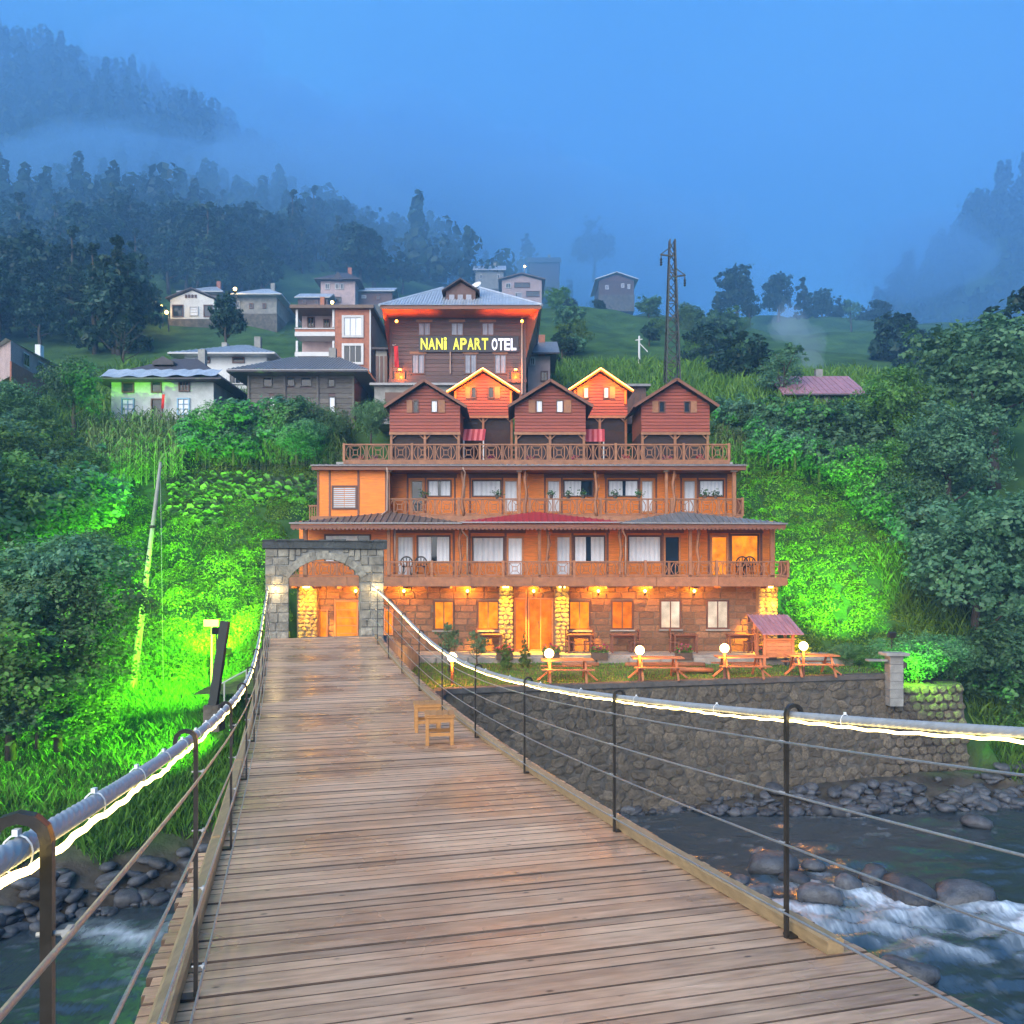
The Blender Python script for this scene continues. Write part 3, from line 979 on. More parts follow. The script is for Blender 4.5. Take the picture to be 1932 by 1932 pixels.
def block(q0, q1, z0, z1, d, face, prt=None):
    """one squared stone proud of the mortar, with chamfered uneven face; face 0 front, 1 inner reveal"""
    m_ = MB(); j = lambda a: rg.uniform(-a, a)
    b = .018; pr = rg.uniform(.0, .025)
    if face == 0:
        P = [gp(q0, d + .03, z0), gp(q1, d + .03, z0), gp(q1, d + .03, z1), gp(q0, d + .03, z1),
             gp(q0 + b + j(.008), d - pr, z0 + b + j(.008)), gp(q1 - b + j(.008), d - pr - j(.008), z0 + b + j(.008)), gp(q1 - b + j(.008), d - pr, z1 - b + j(.008)), gp(q0 + b + j(.008), d - pr, z1 - b + j(.008))]
    else:
        sgn = 1 if face == 1 else -1
        P = [gp(d - sgn * .03, q0, z0), gp(d - sgn * .03, q1, z0), gp(d - sgn * .03, q1, z1), gp(d - sgn * .03, q0, z1),
             gp(d + sgn * pr, q0 + b, z0 + b), gp(d + sgn * pr, q1 - b, z0 + b), gp(d + sgn * pr, q1 - b, z1 - b), gp(d + sgn * pr, q0 + b, z1 - b)]
    m_.add(P, [(0, 1, 5, 4), (1, 2, 6, 5), (2, 3, 7, 6), (3, 0, 4, 7), (4, 5, 6, 7)])
    return m_.build('stone', m_stone, gate)


def courses(q0, q1, z0, z1, d, face, hmin=.2, hmax=.3):
    z = z0; r_ = 0
    while z < z1 - .06:
        h = min(rg.uniform(hmin, hmax), z1 - z)
        if z1 - z - h < .12: h = z1 - z
        q = q0
        first = rg.uniform(.16, .34)
        while q < q1 - .02:
            w = first if q == q0 else rg.uniform(.2, .42)
            if q1 - q - w < .14: w = q1 - q
            block(q + .006, q + w - .006, z + .006, z + h - .006, d, face)
            q += w
        z += h; r_ += 1


courses(G0, GA, -.5, ZT, 0, 0); courses(GB, G1, -.5, ZT, 0, 0)
courses(.03, .77, -.1, ZS, GA - .02, 1); courses(.03, .77, -.1, ZS, GB + .02, -1)
courses(.03, .77, -.5, ZT, G1 - .02, 1)
# voussoirs
nv = 15
a1 = math.acos(-hw / rad) ; a0 = math.acos(hw / rad)
for i in range(nv):
    t0 = a1 + (a0 - a1) * (i + .04) / nv; t1 = a1 + (a0 - a1) * (i + .96) / nv
    r1 = rad + rg.uniform(.2, .26)
    pr = rg.uniform(.02, .05)
    P = []
    for (r_, t_) in ((rad, t0), (r1, t0), (r1, t1), (rad, t1)):
        P.append(gp(qm + r_ * math.cos(t_), .2, zc + r_ * math.sin(t_)))
    for (r_, t_) in ((rad + .01, t0 + .004), (r1 - .015, t0 + .004), (r1 - .015, t1 - .004), (rad + .01, t1 - .004)):
        P.append(gp(qm + r_ * math.cos(t_), -pr, zc + r_ * math.sin(t_)))
    m_ = MB(); m_.add(P, [(0, 1, 5, 4), (1, 2, 6, 5), (2, 3, 7, 6), (3, 0, 4, 7), (4, 5, 6, 7), (3, 2, 1, 0)])
    m_.build('arch_stone', m_stone, gate)
# spandrel stones
for i in range(12):
    q0 = GA + (GB - GA) * i / 12; q1 = GA + (GB - GA) * (i + 1) / 12
    zl = max(arch_z(q0), arch_z(q1)) + .28
    if abs((q0 + q1) / 2 - qm) > hw * .55 or True:
        if ZT - zl > .07: block(q0 + .006, q1 - .006, zl, ZT - .006, .0, 0)
# small lamps fixed on the pillar faces
for q, lab in ((2.45, 'right'), (-.2, 'left')):
    lp = MB(); x, y, z = gp(q, -.07, 1.36)
    lp.ball((x, y, z), .035, 10, 6)
    lp.build('gate_lamp', m_globe, gate)
    point('gate_lamp_light', gp(q, -.16, 1.32), 6, (1, .7, .3), .04, gate)
# abutment below the gate
ab = thing('bridge_abutment', 'rough stone abutment under the gate where the deck meets the bank', 'abutment', bp(23.8, 1))
m_ = MB(); gbox(m_, G0 - .25, G1 + .12, -.12, 2.2, -6.6, -.42)
m_.build('core', m_rubmort, ab)
for r_ in range(9):
    for cidx in range(7):
        q0 = G0 - .25 + cidx * .5 + (.2 if r_ % 2 else 0)
        if q0 > G1 - .1: continue
        x, y, z = gp(q0 + .25, -.10, -.8 - r_ * .55)
        link('stone', ROCKS[(r_ + cidx) % 8], ab, (x, y, z), (0, 0, RB), (.3, .14, .42)).data
# ------------------------------------------------------------------ rubble river wall and terrace
rwall = thing('river_wall', 'high battered rubble wall along the river holding the lit lawn terrace', 'wall', (6, 28.5, WATER))
LAWN_F, LAWN_B = -1.92, -1.74             # lawn level at the wall, at the patio


def wall_pt(t, z, out=0):
    """t metres along the wall from the gate end; leans out towards its foot"""
    acc = 0
    P = [Vector((a, b, 0)) for a, b in ((-3.4, 24.3), (-2.1, 27.0), (13.6, 31.0))]
    for i in range(2):
        L = (P[i + 1] - P[i]).length
        if t <= acc + L or i == 1:
            d_ = (P[i + 1] - P[i]).normalized()
            p = P[i] + d_ * (t - acc)
            n_ = Vector((d_.y, -d_.x, 0))
            p = p + n_ * (out + (LAWN_F - z) * .10)
            return (p.x, p.y, z), d_, n_
        acc += L


L0 = math.hypot(1.3, 2.7); L1 = math.hypot(15.7, 4.0); LT = L0 + L1
core = MB()
ts = [0, L0 * .5, L0 - .01] + list(np.linspace(L0 + .01, LT, 18))
for t in ts:
    for z, o in ((-6.9, 0), (LAWN_F - .14, 0), (LAWN_F - .14, -.5), (-6.9, -1.0)):
        core.v.append(wall_pt(t, z, o)[0])
for i in range(len(ts) - 1):
    for j in range(4):
        core.f.append((i * 4 + j, i * 4 + (j + 1) % 4, i * 4 + 4 + (j + 1) % 4, i * 4 + 4 + j))
core.f.append(tuple((len(ts) - 1) * 4 + j for j in range(4)))
core.build('core', m_rubmort, rwall)
# irregular polygonal face stones from a jittered staggered grid
rg = random.Random(8)
def stone_mesh(k):
    r_ = random.Random(k * 7 + 1); n = r_.choice([5, 6, 6, 7])
    ring = []
    for i in range(n):
        a = 2 * math.pi * (i + r_.uniform(-.22, .22)) / n
        rr = r_.uniform(.84, 1.08)
        ring.append((rr * math.cos(a), rr * math.sin(a)))
    m_ = MB()
    V = [(x, 0, z) for x, z in ring] + [(x * .93, -.55 - r_.uniform(0, .2), z * .93) for x, z in ring] + [(x * .6, -.85 - r_.uniform(0, .3), z * .6) for x, z in ring]
    fs = []
    for i in range(n):
        j = (i + 1) % n
        fs += [(i, j, n + j, n + i), (n + i, n + j, 2 * n + j, 2 * n + i)]
    fs.append(tuple(2 * n + i for i in range(n)))
    m_.add(V, fs)
    return m_.mesh('stone', m_rubble)
STN = [stone_mesh(k) for k in range(14)]
cells = []
row_h = .30
z = LAWN_F - .36; r_ = 0
while z > -6.4:
    t = .1 + (.21 if r_ % 2 else 0)
    while t < LT - .1:
        w = rg.choice([rg.uniform(.26, .4), rg.uniform(.4, .72)])
        cells.append((t + w / 2, z + rg.uniform(-.05, .05), w))
        t += w
    z -= row_h * rg.uniform(.92, 1.1); r_ += 1
placed = 0
rest_v, rest_f = [], []
order = sorted(range(len(cells)), key=lambda i: (cells[i][0] < 3.5, rg.random()))
for i in order:
    t, z, w = cells[i]
    p, d_, n_ = wall_pt(t, z, -.02)
    me = STN[rg.randrange(14)]
    sx, sz, dp = w * .56, .19 * rg.uniform(.75, 1.4), rg.uniform(.035, .085)
    rz = math.atan2(d_.y, d_.x)
    M_ = Matrix.Translation(p) @ Matrix.Rotation(rz, 4, 'Z') @ Matrix.Rotation(-.1, 4, 'X') @ Matrix.Rotation(rg.uniform(-.35, .35), 4, 'Y') @ Matrix.Diagonal((sx, dp, sz, 1))
    if placed < 290:
        o = link('stone', me, rwall, p); o.matrix_local = Matrix.Translation(-W[rwall]) @ M_
        placed += 1
    else:
        b0 = len(rest_v)
        rest_v += [tuple(M_ @ v.co) for v in me.vertices]
        rest_f += [tuple(b0 + q for q in pl.vertices) for pl in me.polygons]
m_ = MB(); m_.add(rest_v, rest_f)
tag(m_.build('face_stones', m_rubble, rwall, fix=False), kind='stuff')
# concrete coping
cp = MB()
for t in ts:
    for z, o in ((LAWN_F - .135, .09), (LAWN_F + .03, .07), (LAWN_F + .03, -.32), (LAWN_F - .135, -.32)):
        cp.v.append(wall_pt(t, z, o)[0])
for i in range(len(ts) - 1):
    for j in range(4): cp.f.append((i * 4 + j, i * 4 + (j + 1) % 4, i * 4 + 4 + (j + 1) % 4, i * 4 + 4 + j))
cp.f.append(tuple((len(ts) - 1) * 4 + j for j in range(4))); cp.f.append((3, 2, 1, 0))
cp.build('coping', mat('dark_coping', (.10, .085, .07), rough=.9, var=.4, scale=3, bump=.5), rwall)
# end bastion with the floodlit bush
bast = thing('wall_bastion', 'lower rubble wall end with overgrown top beyond the concrete pillar', 'wall', (15.4, 31.5, WATER))
bz = -2.35
fp = [(13.62, 31.0), (16.7, 31.7), (17.3, 34.5), (13.9, 34.5)]
m_ = MB(); n = 4
m_.add([(x + (x - 15) * .10, y - (.42 if y < 33 else 0), -6.9) for x, y in fp] + [(x, y, bz) for x, y in fp], [(0, 1, 5, 4), (1, 2, 6, 5), (2, 3, 7, 6), (3, 0, 4, 7), (4, 5, 6, 7)])
m_.build('core', m_rubmort, bast)
for r_ in range(13):
    for k in range(9):
        a = (k + .5 * (r_ % 2)) / 8.4
        if a > .99: continue
        zz = bz - .18 - r_ * .31
        fr = (bz - zz) / 4.5
        x = 13.7 + 3.0 * a + (a - .43) * .3 * fr; y = 31.02 + .68 * a - .43 * fr
        link('stone', STN[rg.randrange(14)], bast, (x, y - .01, zz), (-.09, rg.uniform(-.4, .4), .22), (rg.uniform(.18, .25), rg.uniform(.07, .14), rg.uniform(.16, .23)))
pil = thing('wall_pillar', 'short square concrete block pillar with a slab cap at the lawn corner', 'pillar', (13.75, 30.75, -3.0))
x, y = 13.75, 30.72
for i in range(6):
    MB().bbox(x - .24, x + .24, y - .24, y + .24, -3.0 + i * .3, -2.713 + i * .3, .012).build('block', m_conc, pil)
MB().bbox(x - .42, x + .42, y - .36, y + .36, -1.196, -1.09, .02).build('cap_slab', m_conc, pil)
MB().bbox(x - 1.0, x - .3, y - .2, y + .1, -1.4, -1.33, .01).build('shelf_slab', m_conc, pil)

# lawn
def lawn_z(x, y):
    wy = np.interp(x, WX, WY)
    return LAWN_F + (LAWN_B - LAWN_F) * np.clip((y - wy) / 5, 0, 1) + (fbm(x * 2, y * 2, 3, 77) - .5) * .05
LX, LY = np.meshgrid(np.arange(-9.6, 14.4, .3), np.arange(23.6, 34.0, .25))
LYc = np.maximum(LY, np.interp(LX, WX, WY) + .3)
LYc = np.where(LX < -3.5, np.maximum(LYc, 25.6), LYc)
LZ = lawn_z(LX, LYc)
il = np.arange(LX.size).reshape(LX.shape)
QL = np.stack([il[:-1, :-1].ravel(), il[:-1, 1:].ravel(), il[1:, 1:].ravel(), il[1:, :-1].ravel()], 1)
m_lawn = mat('lawn', (.13, .155, .035), rough=.95, var=.4, scale=3, bump=.5, tint=(.06, .08, .02))
tag(link('lawn', np_mesh('lawn', np.stack([LX.ravel(), LYc.ravel(), LZ.ravel()], 1), QL, m_lawn, smooth=True)), kind='structure')
# blades on the lawn
n = 16000
px = RNG.uniform(-4, 14, n); py = RNG.uniform(26, 33.9, n)
ok = py > np.interp(px, WX, WY) + .32
px, py = px[ok], py[ok]; n = len(px); pz = lawn_z(px, py)
a = RNG.uniform(0, 6.28, n); h = RNG.uniform(.03, .09, n)
V = np.stack([np.stack([px - .02 * np.cos(a), py - .02 * np.sin(a), pz], 1), np.stack([px + .02 * np.cos(a), py + .02 * np.sin(a), pz], 1),
              np.stack([px + .02 * np.sin(a), py, pz + h], 1)], 1).reshape(-1, 3)
tag(link('lawn_grass', np_mesh('lawn_grass', V, np.arange(3 * n).reshape(-1, 3), m_grass, RNG.random(n))), 'short lawn grass on the terrace above the river wall', 'grass', kind='stuff')
# patio along the lodge, path from the gate
pt = MB()
pt.box(-9.5, 13.3, 33.4, 37.2, -2.2, -1.44)
po = pt.build('patio', m_conc); tag(po, kind='structure')
for i in range(14):
    x0 = -4.2 + i * 1.25
    MB().bbox(x0 + .01, x0 + 1.24, 33.16 + .02 * (i % 3), 33.395, -2.0, -1.52 - .015 * (i % 2), .015).build('edging_stone', m_conc, po)
ph = MB()
ph.add([(-5.9, 23.9, -.03), (-3.6, 24.5, -.03), (-3.6, 33.4, -1.40), (-8.6, 33.4, -1.40)] + [(-5.9, 23.9, -2.5), (-3.6, 24.5, -2.5), (-3.6, 33.4, -2.5), (-8.6, 33.4, -2.5)],
       [(0, 1, 2, 3), (0, 4, 5, 1), (1, 5, 6, 2), (2, 6, 7, 3), (3, 7, 4, 0)])
tag(ph.build('gate_path', m_conc), kind='structure')
# ------------------------------------------------------------------ the lit lodge by the river
DW, DB = 35.0, 33.8                       # ground wall, first balcony edge
lodge = thing('lodge', 'three storey timber and stone lodge with carved balconies lit by warm lamps', 'hotel', (1, 36, -1.42))
GX0, GX1 = ux(560, DW), ux(1466, DW)
GZA, GZB = -1.44, 1.26


def win(parent, u0, u1, v0, v1, d, fm, pane=None, cols=1, rows=1, curtain=False, fw=.06, dep=.10, name='window', sill=None, zc=None):
    """window set in the wall plane y=d: frame ring proud of the wall, recessed pane(s), mullions"""
    x0, x1, z1, z0 = ux(u0, d), ux(u1, d), vz(v0, d), vz(v1, d)
    return winx(parent, x0, x1, z0, z1, d, fm, pane, cols, rows, curtain, fw, dep, name, sill)


def winx(parent, x0, x1, z0, z1, d, fm, pane=None, cols=1, rows=1, curtain=False, fw=.06, dep=.10, name='window', sill=None):
    m_ = MB(); y0, y1 = d - .045, d + dep
    m_.box(x0, x0 + fw, y0, y1, z0, z1); m_.box(x1 - fw, x1, y0, y1, z0, z1)
    m_.box(x0 + fw, x1 - fw, y0, y1, z0, z0 + fw); m_.box(x0 + fw, x1 - fw, y0, y1, z1 - fw, z1)
    w = m_.build(name, fm, parent)
    yp = d + .015
    xi0, xi1, zi0, zi1 = x0 + fw, x1 - fw, z0 + fw, z1 - fw
    if curtain:
        st = random.random()
        if xi1 - xi0 < .7 or st < .4: spans = [(0, 1)]
        elif st < .7: spans = [(0, random.uniform(.36, .48)), (random.uniform(.55, .66), 1)]
        elif st < .85: spans = [(0, random.uniform(.6, .85))]
        else: spans = [(random.uniform(.15, .4), 1)]
        for (f0, f1) in spans:
            w0, w1 = xi0 + .002 + (xi1 - xi0 - .004) * f0, xi0 + .002 + (xi1 - xi0 - .004) * f1
            n = max(10, int((w1 - w0) / .035)); cv = MB(); ph = random.uniform(0, 6); fq = random.uniform(.95, 1.5)
            for i in range(n + 1):
                x = w0 + (w1 - w0) * i / n
                yy = d - .004 + .014 * math.sin(i * fq + ph) + .007 * math.sin(i * .47 + ph)
                cv.v += [(x + .012 * math.sin(i * .8 + ph), yy, zi0 + .005), (x, yy, zi1 - .01)]
            for i in range(n):
                cv.f.append((2 * i, 2 * i + 2, 2 * i + 3, 2 * i + 1))
            cv.build('curtain', m_dimcurt if d > 45 else m_curtain, w, smooth=True, fix=False)
        MB().box(xi0, xi1, yp + .03, yp + .04, zi0, zi1).build('pane', pane or m_glass, w)
    else:
        cw = (xi1 - xi0) / cols; rh = (zi1 - zi0) / rows
        for i in range(cols):
            for j in range(rows):
                MB().box(xi0 + cw * i + .012, xi0 + cw * (i + 1) - .012, yp, yp + .012, zi0 + rh * j + .012, zi0 + rh * (j + 1) - .012).build('pane', pane or m_glass, w)
    if cols > 1 or rows > 1:
        mm = MB()
        for i in range(1, cols): 
            x = xi0 + (xi1 - xi0) * i / cols; mm.box(x - .02, x + .02, d - .035, d + .05, zi0, zi1)
        for j in range(1, rows):
            z = zi0 + (zi1 - zi0) * j / rows
            for i in range(cols):
                a_ = xi0 + (xi1 - xi0) * i / cols + .0201; b_ = xi0 + (xi1 - xi0) * (i + 1) / cols - .0201
                mm.box(a_, b_, d - .033, d + .048, z - .015, z + .015)
        mm.build('mullion', fm, w)
    if sill: MB().box(x0 - .05, x1 + .05, d - .11, d - .002, z0 - .06, z0 - .003).build('sill', sill, w)
    return w


# --- ground floor: squared stone blocks
OPEN = [(818, 857, 1133, 1189), (900, 942, 1133, 1189), (970, 1044, 1128, 1228), (1073, 1114, 1133, 1189), (1153, 1195, 1133, 1188),
        (1245, 1285, 1132, 1187), (1333, 1375, 1132, 1187), (601, 619, 1150, 1228), (631, 676, 1133, 1228), (724, 742, 1150, 1198)]
OX = [(ux(a, DW), ux(b, DW), vz(v1, DW), vz(v0, DW)) for a, b, v0, v1 in OPEN]
bw = MB()
cutx = sorted(set([GX0, GX1] + [o[0] for o in OX] + [o[1] for o in OX]))
for i in range(len(cutx) - 1):
    a, b = cutx[i], cutx[i + 1]; mid = (a + b) / 2
    hole = [o for o in OX if o[0] < mid < o[1]]
    if not hole: bw.box(a, b, DW + .03, DW + .3, GZA, GZB)
    else:
        bw.box(a, b, DW + .03, DW + .3, hole[0][3], GZB)
        if hole[0][2] > GZA + .05: bw.box(a, b, DW + .03, DW + .3, GZA, hole[0][2])
wall_part = bw.build('stone_wall', m_joint, lodge)
MB().box(GX0, GX1, DW + .31, DW + 2.2, GZA, GZB).build('room', m_wood_d, lodge)
rg = random.Random(4)
bm_ = []
for k in range(5):
    m_ = MB(); m_.add([(-.5, .03, -.5), (.5, .03, -.5), (.5, .03, .5), (-.5, .03, .5), (-.47, -.5 - rg.uniform(0, .3), -.44), (.47, -.5 - rg.uniform(0, .3), -.44), (.47, -.5 - rg.uniform(0, .3), .44), (-.47, -.5 - rg.uniform(0, .3), .44)],
                      [(0, 1, 5, 4), (1, 2, 6, 5), (2, 3, 7, 6), (3, 0, 4, 7), (4, 5, 6, 7)])
    bm_.append(m_.mesh('block', m_brick))
z = GZA; r_ = 0; blocks = []
while z < GZB - .05:
    h = .268
    x = GX0 - (.28 if r_ % 2 else 0)
    while x < GX1:
        w = rg.uniform(.46, .68)
        x0, x1 = max(x, GX0), min(x + w, GX1)
        segs = [(x0, x1)]
        for o in OX:
            if o[2] < z + h * .6 and o[3] > z + h * .4:
                ns = []
                for a, b in segs:
                    if b <= o[0] or a >= o[1]: ns.append((a, b)); continue
                    if a < o[0]: ns.append((a, o[0]))
                    if b > o[1]: ns.append((o[1], b))
                segs = ns
        for a, b in segs:
            if b - a > .09: blocks.append((a, b, z, min(z + h, GZB)))
        x += w
    z += h; r_ += 1
blocks.sort(key=lambda b: (b[0] < -4.2, -(b[1] - b[0])))
rest = MB()
for i, (a, b, z0, z1) in enumerate(blocks):
    if i < 295:
        link('block', bm_[i % 5], wall_part, ((a + b) / 2, DW + .028, (z0 + z1) / 2), (0, 0, 0), (b - a - .022, .05, z1 - z0 - .022))
    else: rest.box(a + .011, b - .011, DW + rg.uniform(-.002, .01), DW + .029, z0 + .011, z1 - .011)
if rest.v: tag(rest.build('blocks', m_brick, wall_part), kind='stuff')
# ground windows and doors
for k, (a, b, v0, v1) in enumerate(OPEN[:7]):
    if k == 2: continue
    win(lodge, a, b, v0, v1, DW, m_frame_d, m_lit if k in (0, 1, 3) else (m_lit_o2 if k == 4 else m_lit_w), cols=2, fw=.055, sill=m_conc)
a, b, v0, v1 = OPEN[2]                                 # entrance: side lights and a wide door
win(lodge, a, a + 24, v0, v1, DW, m_frame_o, m_lit_o2, cols=1, rows=1, name='door_side_light')
dr = win(lodge, a + 26, b, v0, v1, DW, m_frame_o, m_lit_o2, cols=2, rows=1, name='entrance_door')
MB().box(ux(a + 46, DW), ux(a + 48, DW), DW - .09, DW - .05, -.5, -.2).build('handle', m_steel, dr)
win(lodge, 631, 676, 1133, 1228, DW, m_frame_o, m_lit, cols=1, rows=6, name='service_door')
win(lodge, 601, 619, 1150, 1228, DW, m_frame_o, m_lit, name='side_door')
win(lodge, 724, 742, 1150, 1198, DW, m_frame_o, m_lit, cols=1)
# stone pillars with rough yellow stones
PST = [s_.copy() for s_ in STN]
for s_ in PST: s_.materials[0] = m_pillar
PILL = [(565, 603), (940, 969), (1045, 1073), (1425, 1463)]
for a, b in PILL:
    x0, x1 = ux(a, DW), ux(b, DW); y0 = DW - .42
    pc = MB().box(x0 + .03, x1 - .03, y0 + .04, DW - .002, GZA, GZB - .004).build('pillar', m_joint, lodge)
    z = GZA + .05
    while z < GZB - .1:
        x = x0 + .03; h = rg.uniform(.13, .2)
        while x < x1 - .08:
            w = min(rg.uniform(.16, .32), x1 - .01 - x)
            if x1 - x - w < .1: w = x1 - .01 - x
            link('stone', PST[rg.randrange(14)], pc, (x + w / 2, y0 + .05, min(z + h / 2, GZB - .1)), (0, rg.uniform(-.5, .5), 0), (w * .52, rg.uniform(.05, .1), h * .56))
            x += w
        z += h
# --- first floor
F1, F1T = 1.60, 3.62
fl = MB()
fl.box(GX0 - .15, ux(1486, DB), DB, DW + 2.2, 1.262, F1)
fl.build('balcony_floor', m_wood_r, lodge)
for x0 in np.arange(GX0 - .15, ux(1486, DB) - .5, 2.45):     # fascia boards
    MB().box(x0 + .006, min(x0 + 2.44, ux(1486, DB)), DB - .045, DB - .002, 1.235, F1 + .012).build('fascia_board', m_wood_r, lodge)
for x0 in np.arange(GX0, ux(1480, DB), .9):                  # joists below
    MB().box(x0, x0 + .09, DB + .02, DW - .01, 1.15, 1.261).build('joist', m_wood_d, lodge)


def siding(parent, x0, x1, d, z0, z1, m_mat, holes, step=.17, name='wall_board', gap=.006, prt=.03, vertical=False):
    """cladding boards laid round the openings; each board an object"""
    z = z0
    while z < z1 - .03:
        h = min(step, z1 - z)
        segs = [(x0, x1)]
        for (a, b, c0, c1) in holes:
            if c0 < z + h * .7 and c1 > z + h * .3:
                ns = []
                for p, q in segs:
                    if q <= a or p >= b: ns.append((p, q)); continue
                    if p < a: ns.append((p, a))
                    if q > b: ns.append((b, q))
                segs = ns
        for p, q in segs:
            if q - p > .04:
                m_ = MB()
                m_.add([(p, d, z + gap), (q, d, z + gap), (q, d, z + h - .002), (p, d, z + h - .002), (p, d - prt, z + gap), (q, d - prt, z + gap), (q, d - prt * .45, z + h - gap), (p, d - prt * .45, z + h - gap)],
                       [(3, 2, 1, 0), (4, 5, 6, 7), (0, 1, 5, 4), (1, 2, 6, 5), (2, 3, 7, 6), (3, 0, 4, 7)])
                m_.build(name, m_mat, parent, fix=False)
        z += h


def floor_wall(name, x0, x1, d, z0, z1, opens):
    """timber wall with openings cut, vertical dark lining panels between"""
    H = [(ux(a, d), ux(b, d), vz(v1, d), vz(v0, d)) for a, b, v0, v1 in opens]
    m_ = MB()
    cx = sorted(set([x0, x1] + [h[0] for h in H] + [h[1] for h in H]))
    for i in range(len(cx) - 1):
        a, b = cx[i], cx[i + 1]; mid = (a + b) / 2
        hole = [h for h in H if h[0] < mid < h[1]]
        if not hole: m_.box(a, b, d, d + .12, z0, z1)
        else:
            zt = max(h[3] for h in hole); zb = min(h[2] for h in hole)
            if zt < z1 - .02: m_.box(a, b, d, d + .12, zt, z1)
            if zb > z0 + .02: m_.box(a, b, d, d + .12, z0, zb)
    o = m_.build(name, m_wood_o, lodge)
    MB().box(x0 + .05, x1 - .05, d + .3, d + 1.6, z0, z1).build('room', m_wood_d, lodge)
    return o


W1 = [(748, 782, 1010, 1088), (786, 850, 1010, 1062), (890, 952, 1012, 1062), (956, 988, 1012, 1088), (1048, 1078, 1010, 1088), (1082, 1142, 1010, 1062),
      (1184, 1248, 1010, 1062), (1252, 1284, 1010, 1088), (1340, 1374, 1010, 1088), (1378, 1432, 1008, 1062), (612, 700, 1008, 1062)]
w1 = floor_wall('upper_wall', GX0 + .1, ux(1462, DW), DW, F1 + .003, 3.9, W1)
CUR = {0, 1, 2, 3, 4, 5, 6, 10}
for k, (a, b, v0, v1) in enumerate(W1):
    door = v1 > 1080
    win(lodge, a, b, v0, v1, DW, m_frame_o if door else m_frame_d, None if k not in (8, 9) else m_lit, curtain=(k in CUR), fw=.075 if door else .06,
        name='balcony_door' if door else 'window')
# dark lining boards round the window bays
for a, b in ((742, 858), (884, 992), (1042, 1150), (1178, 1290), (1334, 1440)):
    MB().box(ux(a, DW), ux(b, DW), DW - .03, DW - .002, vz(1006, DW), 3.75).build('lintel_panel', m_wood_d, lodge)
for u in (744, 856, 886, 953.9, 1146, 1080, 1180, 1250, 1337, 1376, 1436):
    MB().box(ux(u - 2, DW), ux(u + 2, DW), DW - .028, DW - .001, F1 + .003, vz(1006, DW) - .002).build('trim_board', m_wood_d, lodge)
# posts of the first balcony: crooked tree-trunk posts and square ones, with white brackets
def square_post(u, d, z0, z1, w=.13):
    x = ux(u, d)
    p = MB().bbox(x - w / 2, x + w / 2, d + .02, d + .02 + w, z0, z1, .012).build('post', m_wood_r, lodge)
    MB().box(x - w * .9, x + w * .9, d - .005, d + .19, z1 - .14, z1 - .08).build('capital', m_frame, p)
    return p
def branch_post(u, d, z0, z1):
    x = ux(u, d); n = 9; ph = u * .7
    pts = [(x + .035 * math.sin(i * 1.1 + ph), d + .09 + .02 * math.cos(i * 1.7 + ph), z0 + (z1 - z0) * i / n) for i in range(n + 1)]
    m_ = MB(); m_.tube(pts, [.075 - .02 * abs(math.sin(i * .9 + ph)) for i in range(n + 1)], 8)
    for i in (3, 5, 7):
        p = Vector(pts[i]); s_ = 1 if i % 2 else -1
        m_.tube([p, p + Vector((s_ * .09, -.02, .10)), p + Vector((s_ * .11, -.02, .2))], [.03, .022, .012], 6)
    return m_.build('branch_post', m_wood_r, lodge, smooth=True)
for u in (733, 1018, 1303): square_post(u, DB, F1 + .003, 3.66)
for u in (868, 1034, 1171, 1318): branch_post(u, DB, F1 + .003, 3.66)
for u in (575, 1458): square_post(u, DB, F1 + .003, 3.66, .16)
# crooked grey downpipes
def downpipe(pts, r=.035):
    MB().tube(pts, r, 8).build('downpipe', m_pipe, lodge, smooth=True)
for u in (878, 1180): 
    x = ux(u, DB - .3)
    downpipe([(x - .12, DB - .45, 3.6), (x - .12, DB - .4, 3.42), (x + .06, DB + .02, 3.2), (x + .06, DB + .05, 2.9), (x + .06, DB + .05, F1 + .1)])
x = ux(745, DB); downpipe([(x, DB + .05, 3.6), (x, DB + .05, F1 + .7)], .03)

# --- carved balcony railings
def panel_mesh(w=1.0, h=.56):
    m_ = MB(); c_ = .028
    s0, s1 = -.235, .235
    m_.bar((s0, 0, .02), (s0, 0, h - .02), c_ * 1.3, .03); m_.bar((s1, 0, .02), (s1, 0, h - .02), c_ * 1.3, .03)
    m_.bar((s0, 0, .03), (s1, 0, .03), .03, c_ * 1.2, (0, 0, 1)); m_.bar((s0, 0, h - .03), (s1, 0, h - .03), .03, c_ * 1.2)
    q = .095; zc_ = h / 2
    for a in (-1, 1):
        m_.bar((a * q, 0, zc_ - q), (a * q, 0, zc_ + q), c_, .026); m_.bar((-q, 0, zc_ + a * q), (q, 0, zc_ + a * q), .026, c_)
        for b in (-1, 1):
            m_.bar((a * q, 0, zc_ + b * q), (a * (s1 - .01), 0, zc_ + b * (h / 2 - .04)), c_ * .9, .022)
    for a in (-1, 1):                                   # bowed boards beside it
        pts = [(a * (.275 + .14 * math.sin(math.pi * t / 6)), 0, .01 + (h - .02) * t / 6) for t in range(7)]
        for i in range(6): m_.bar(pts[i], pts[i + 1], .035, .03)
        m_.bar((a * .47, 0, 0), (a * .47, 0, h), .04, .028)
    return m_.mesh('railing_panel', m_wood_r)
PANEL = panel_mesh()
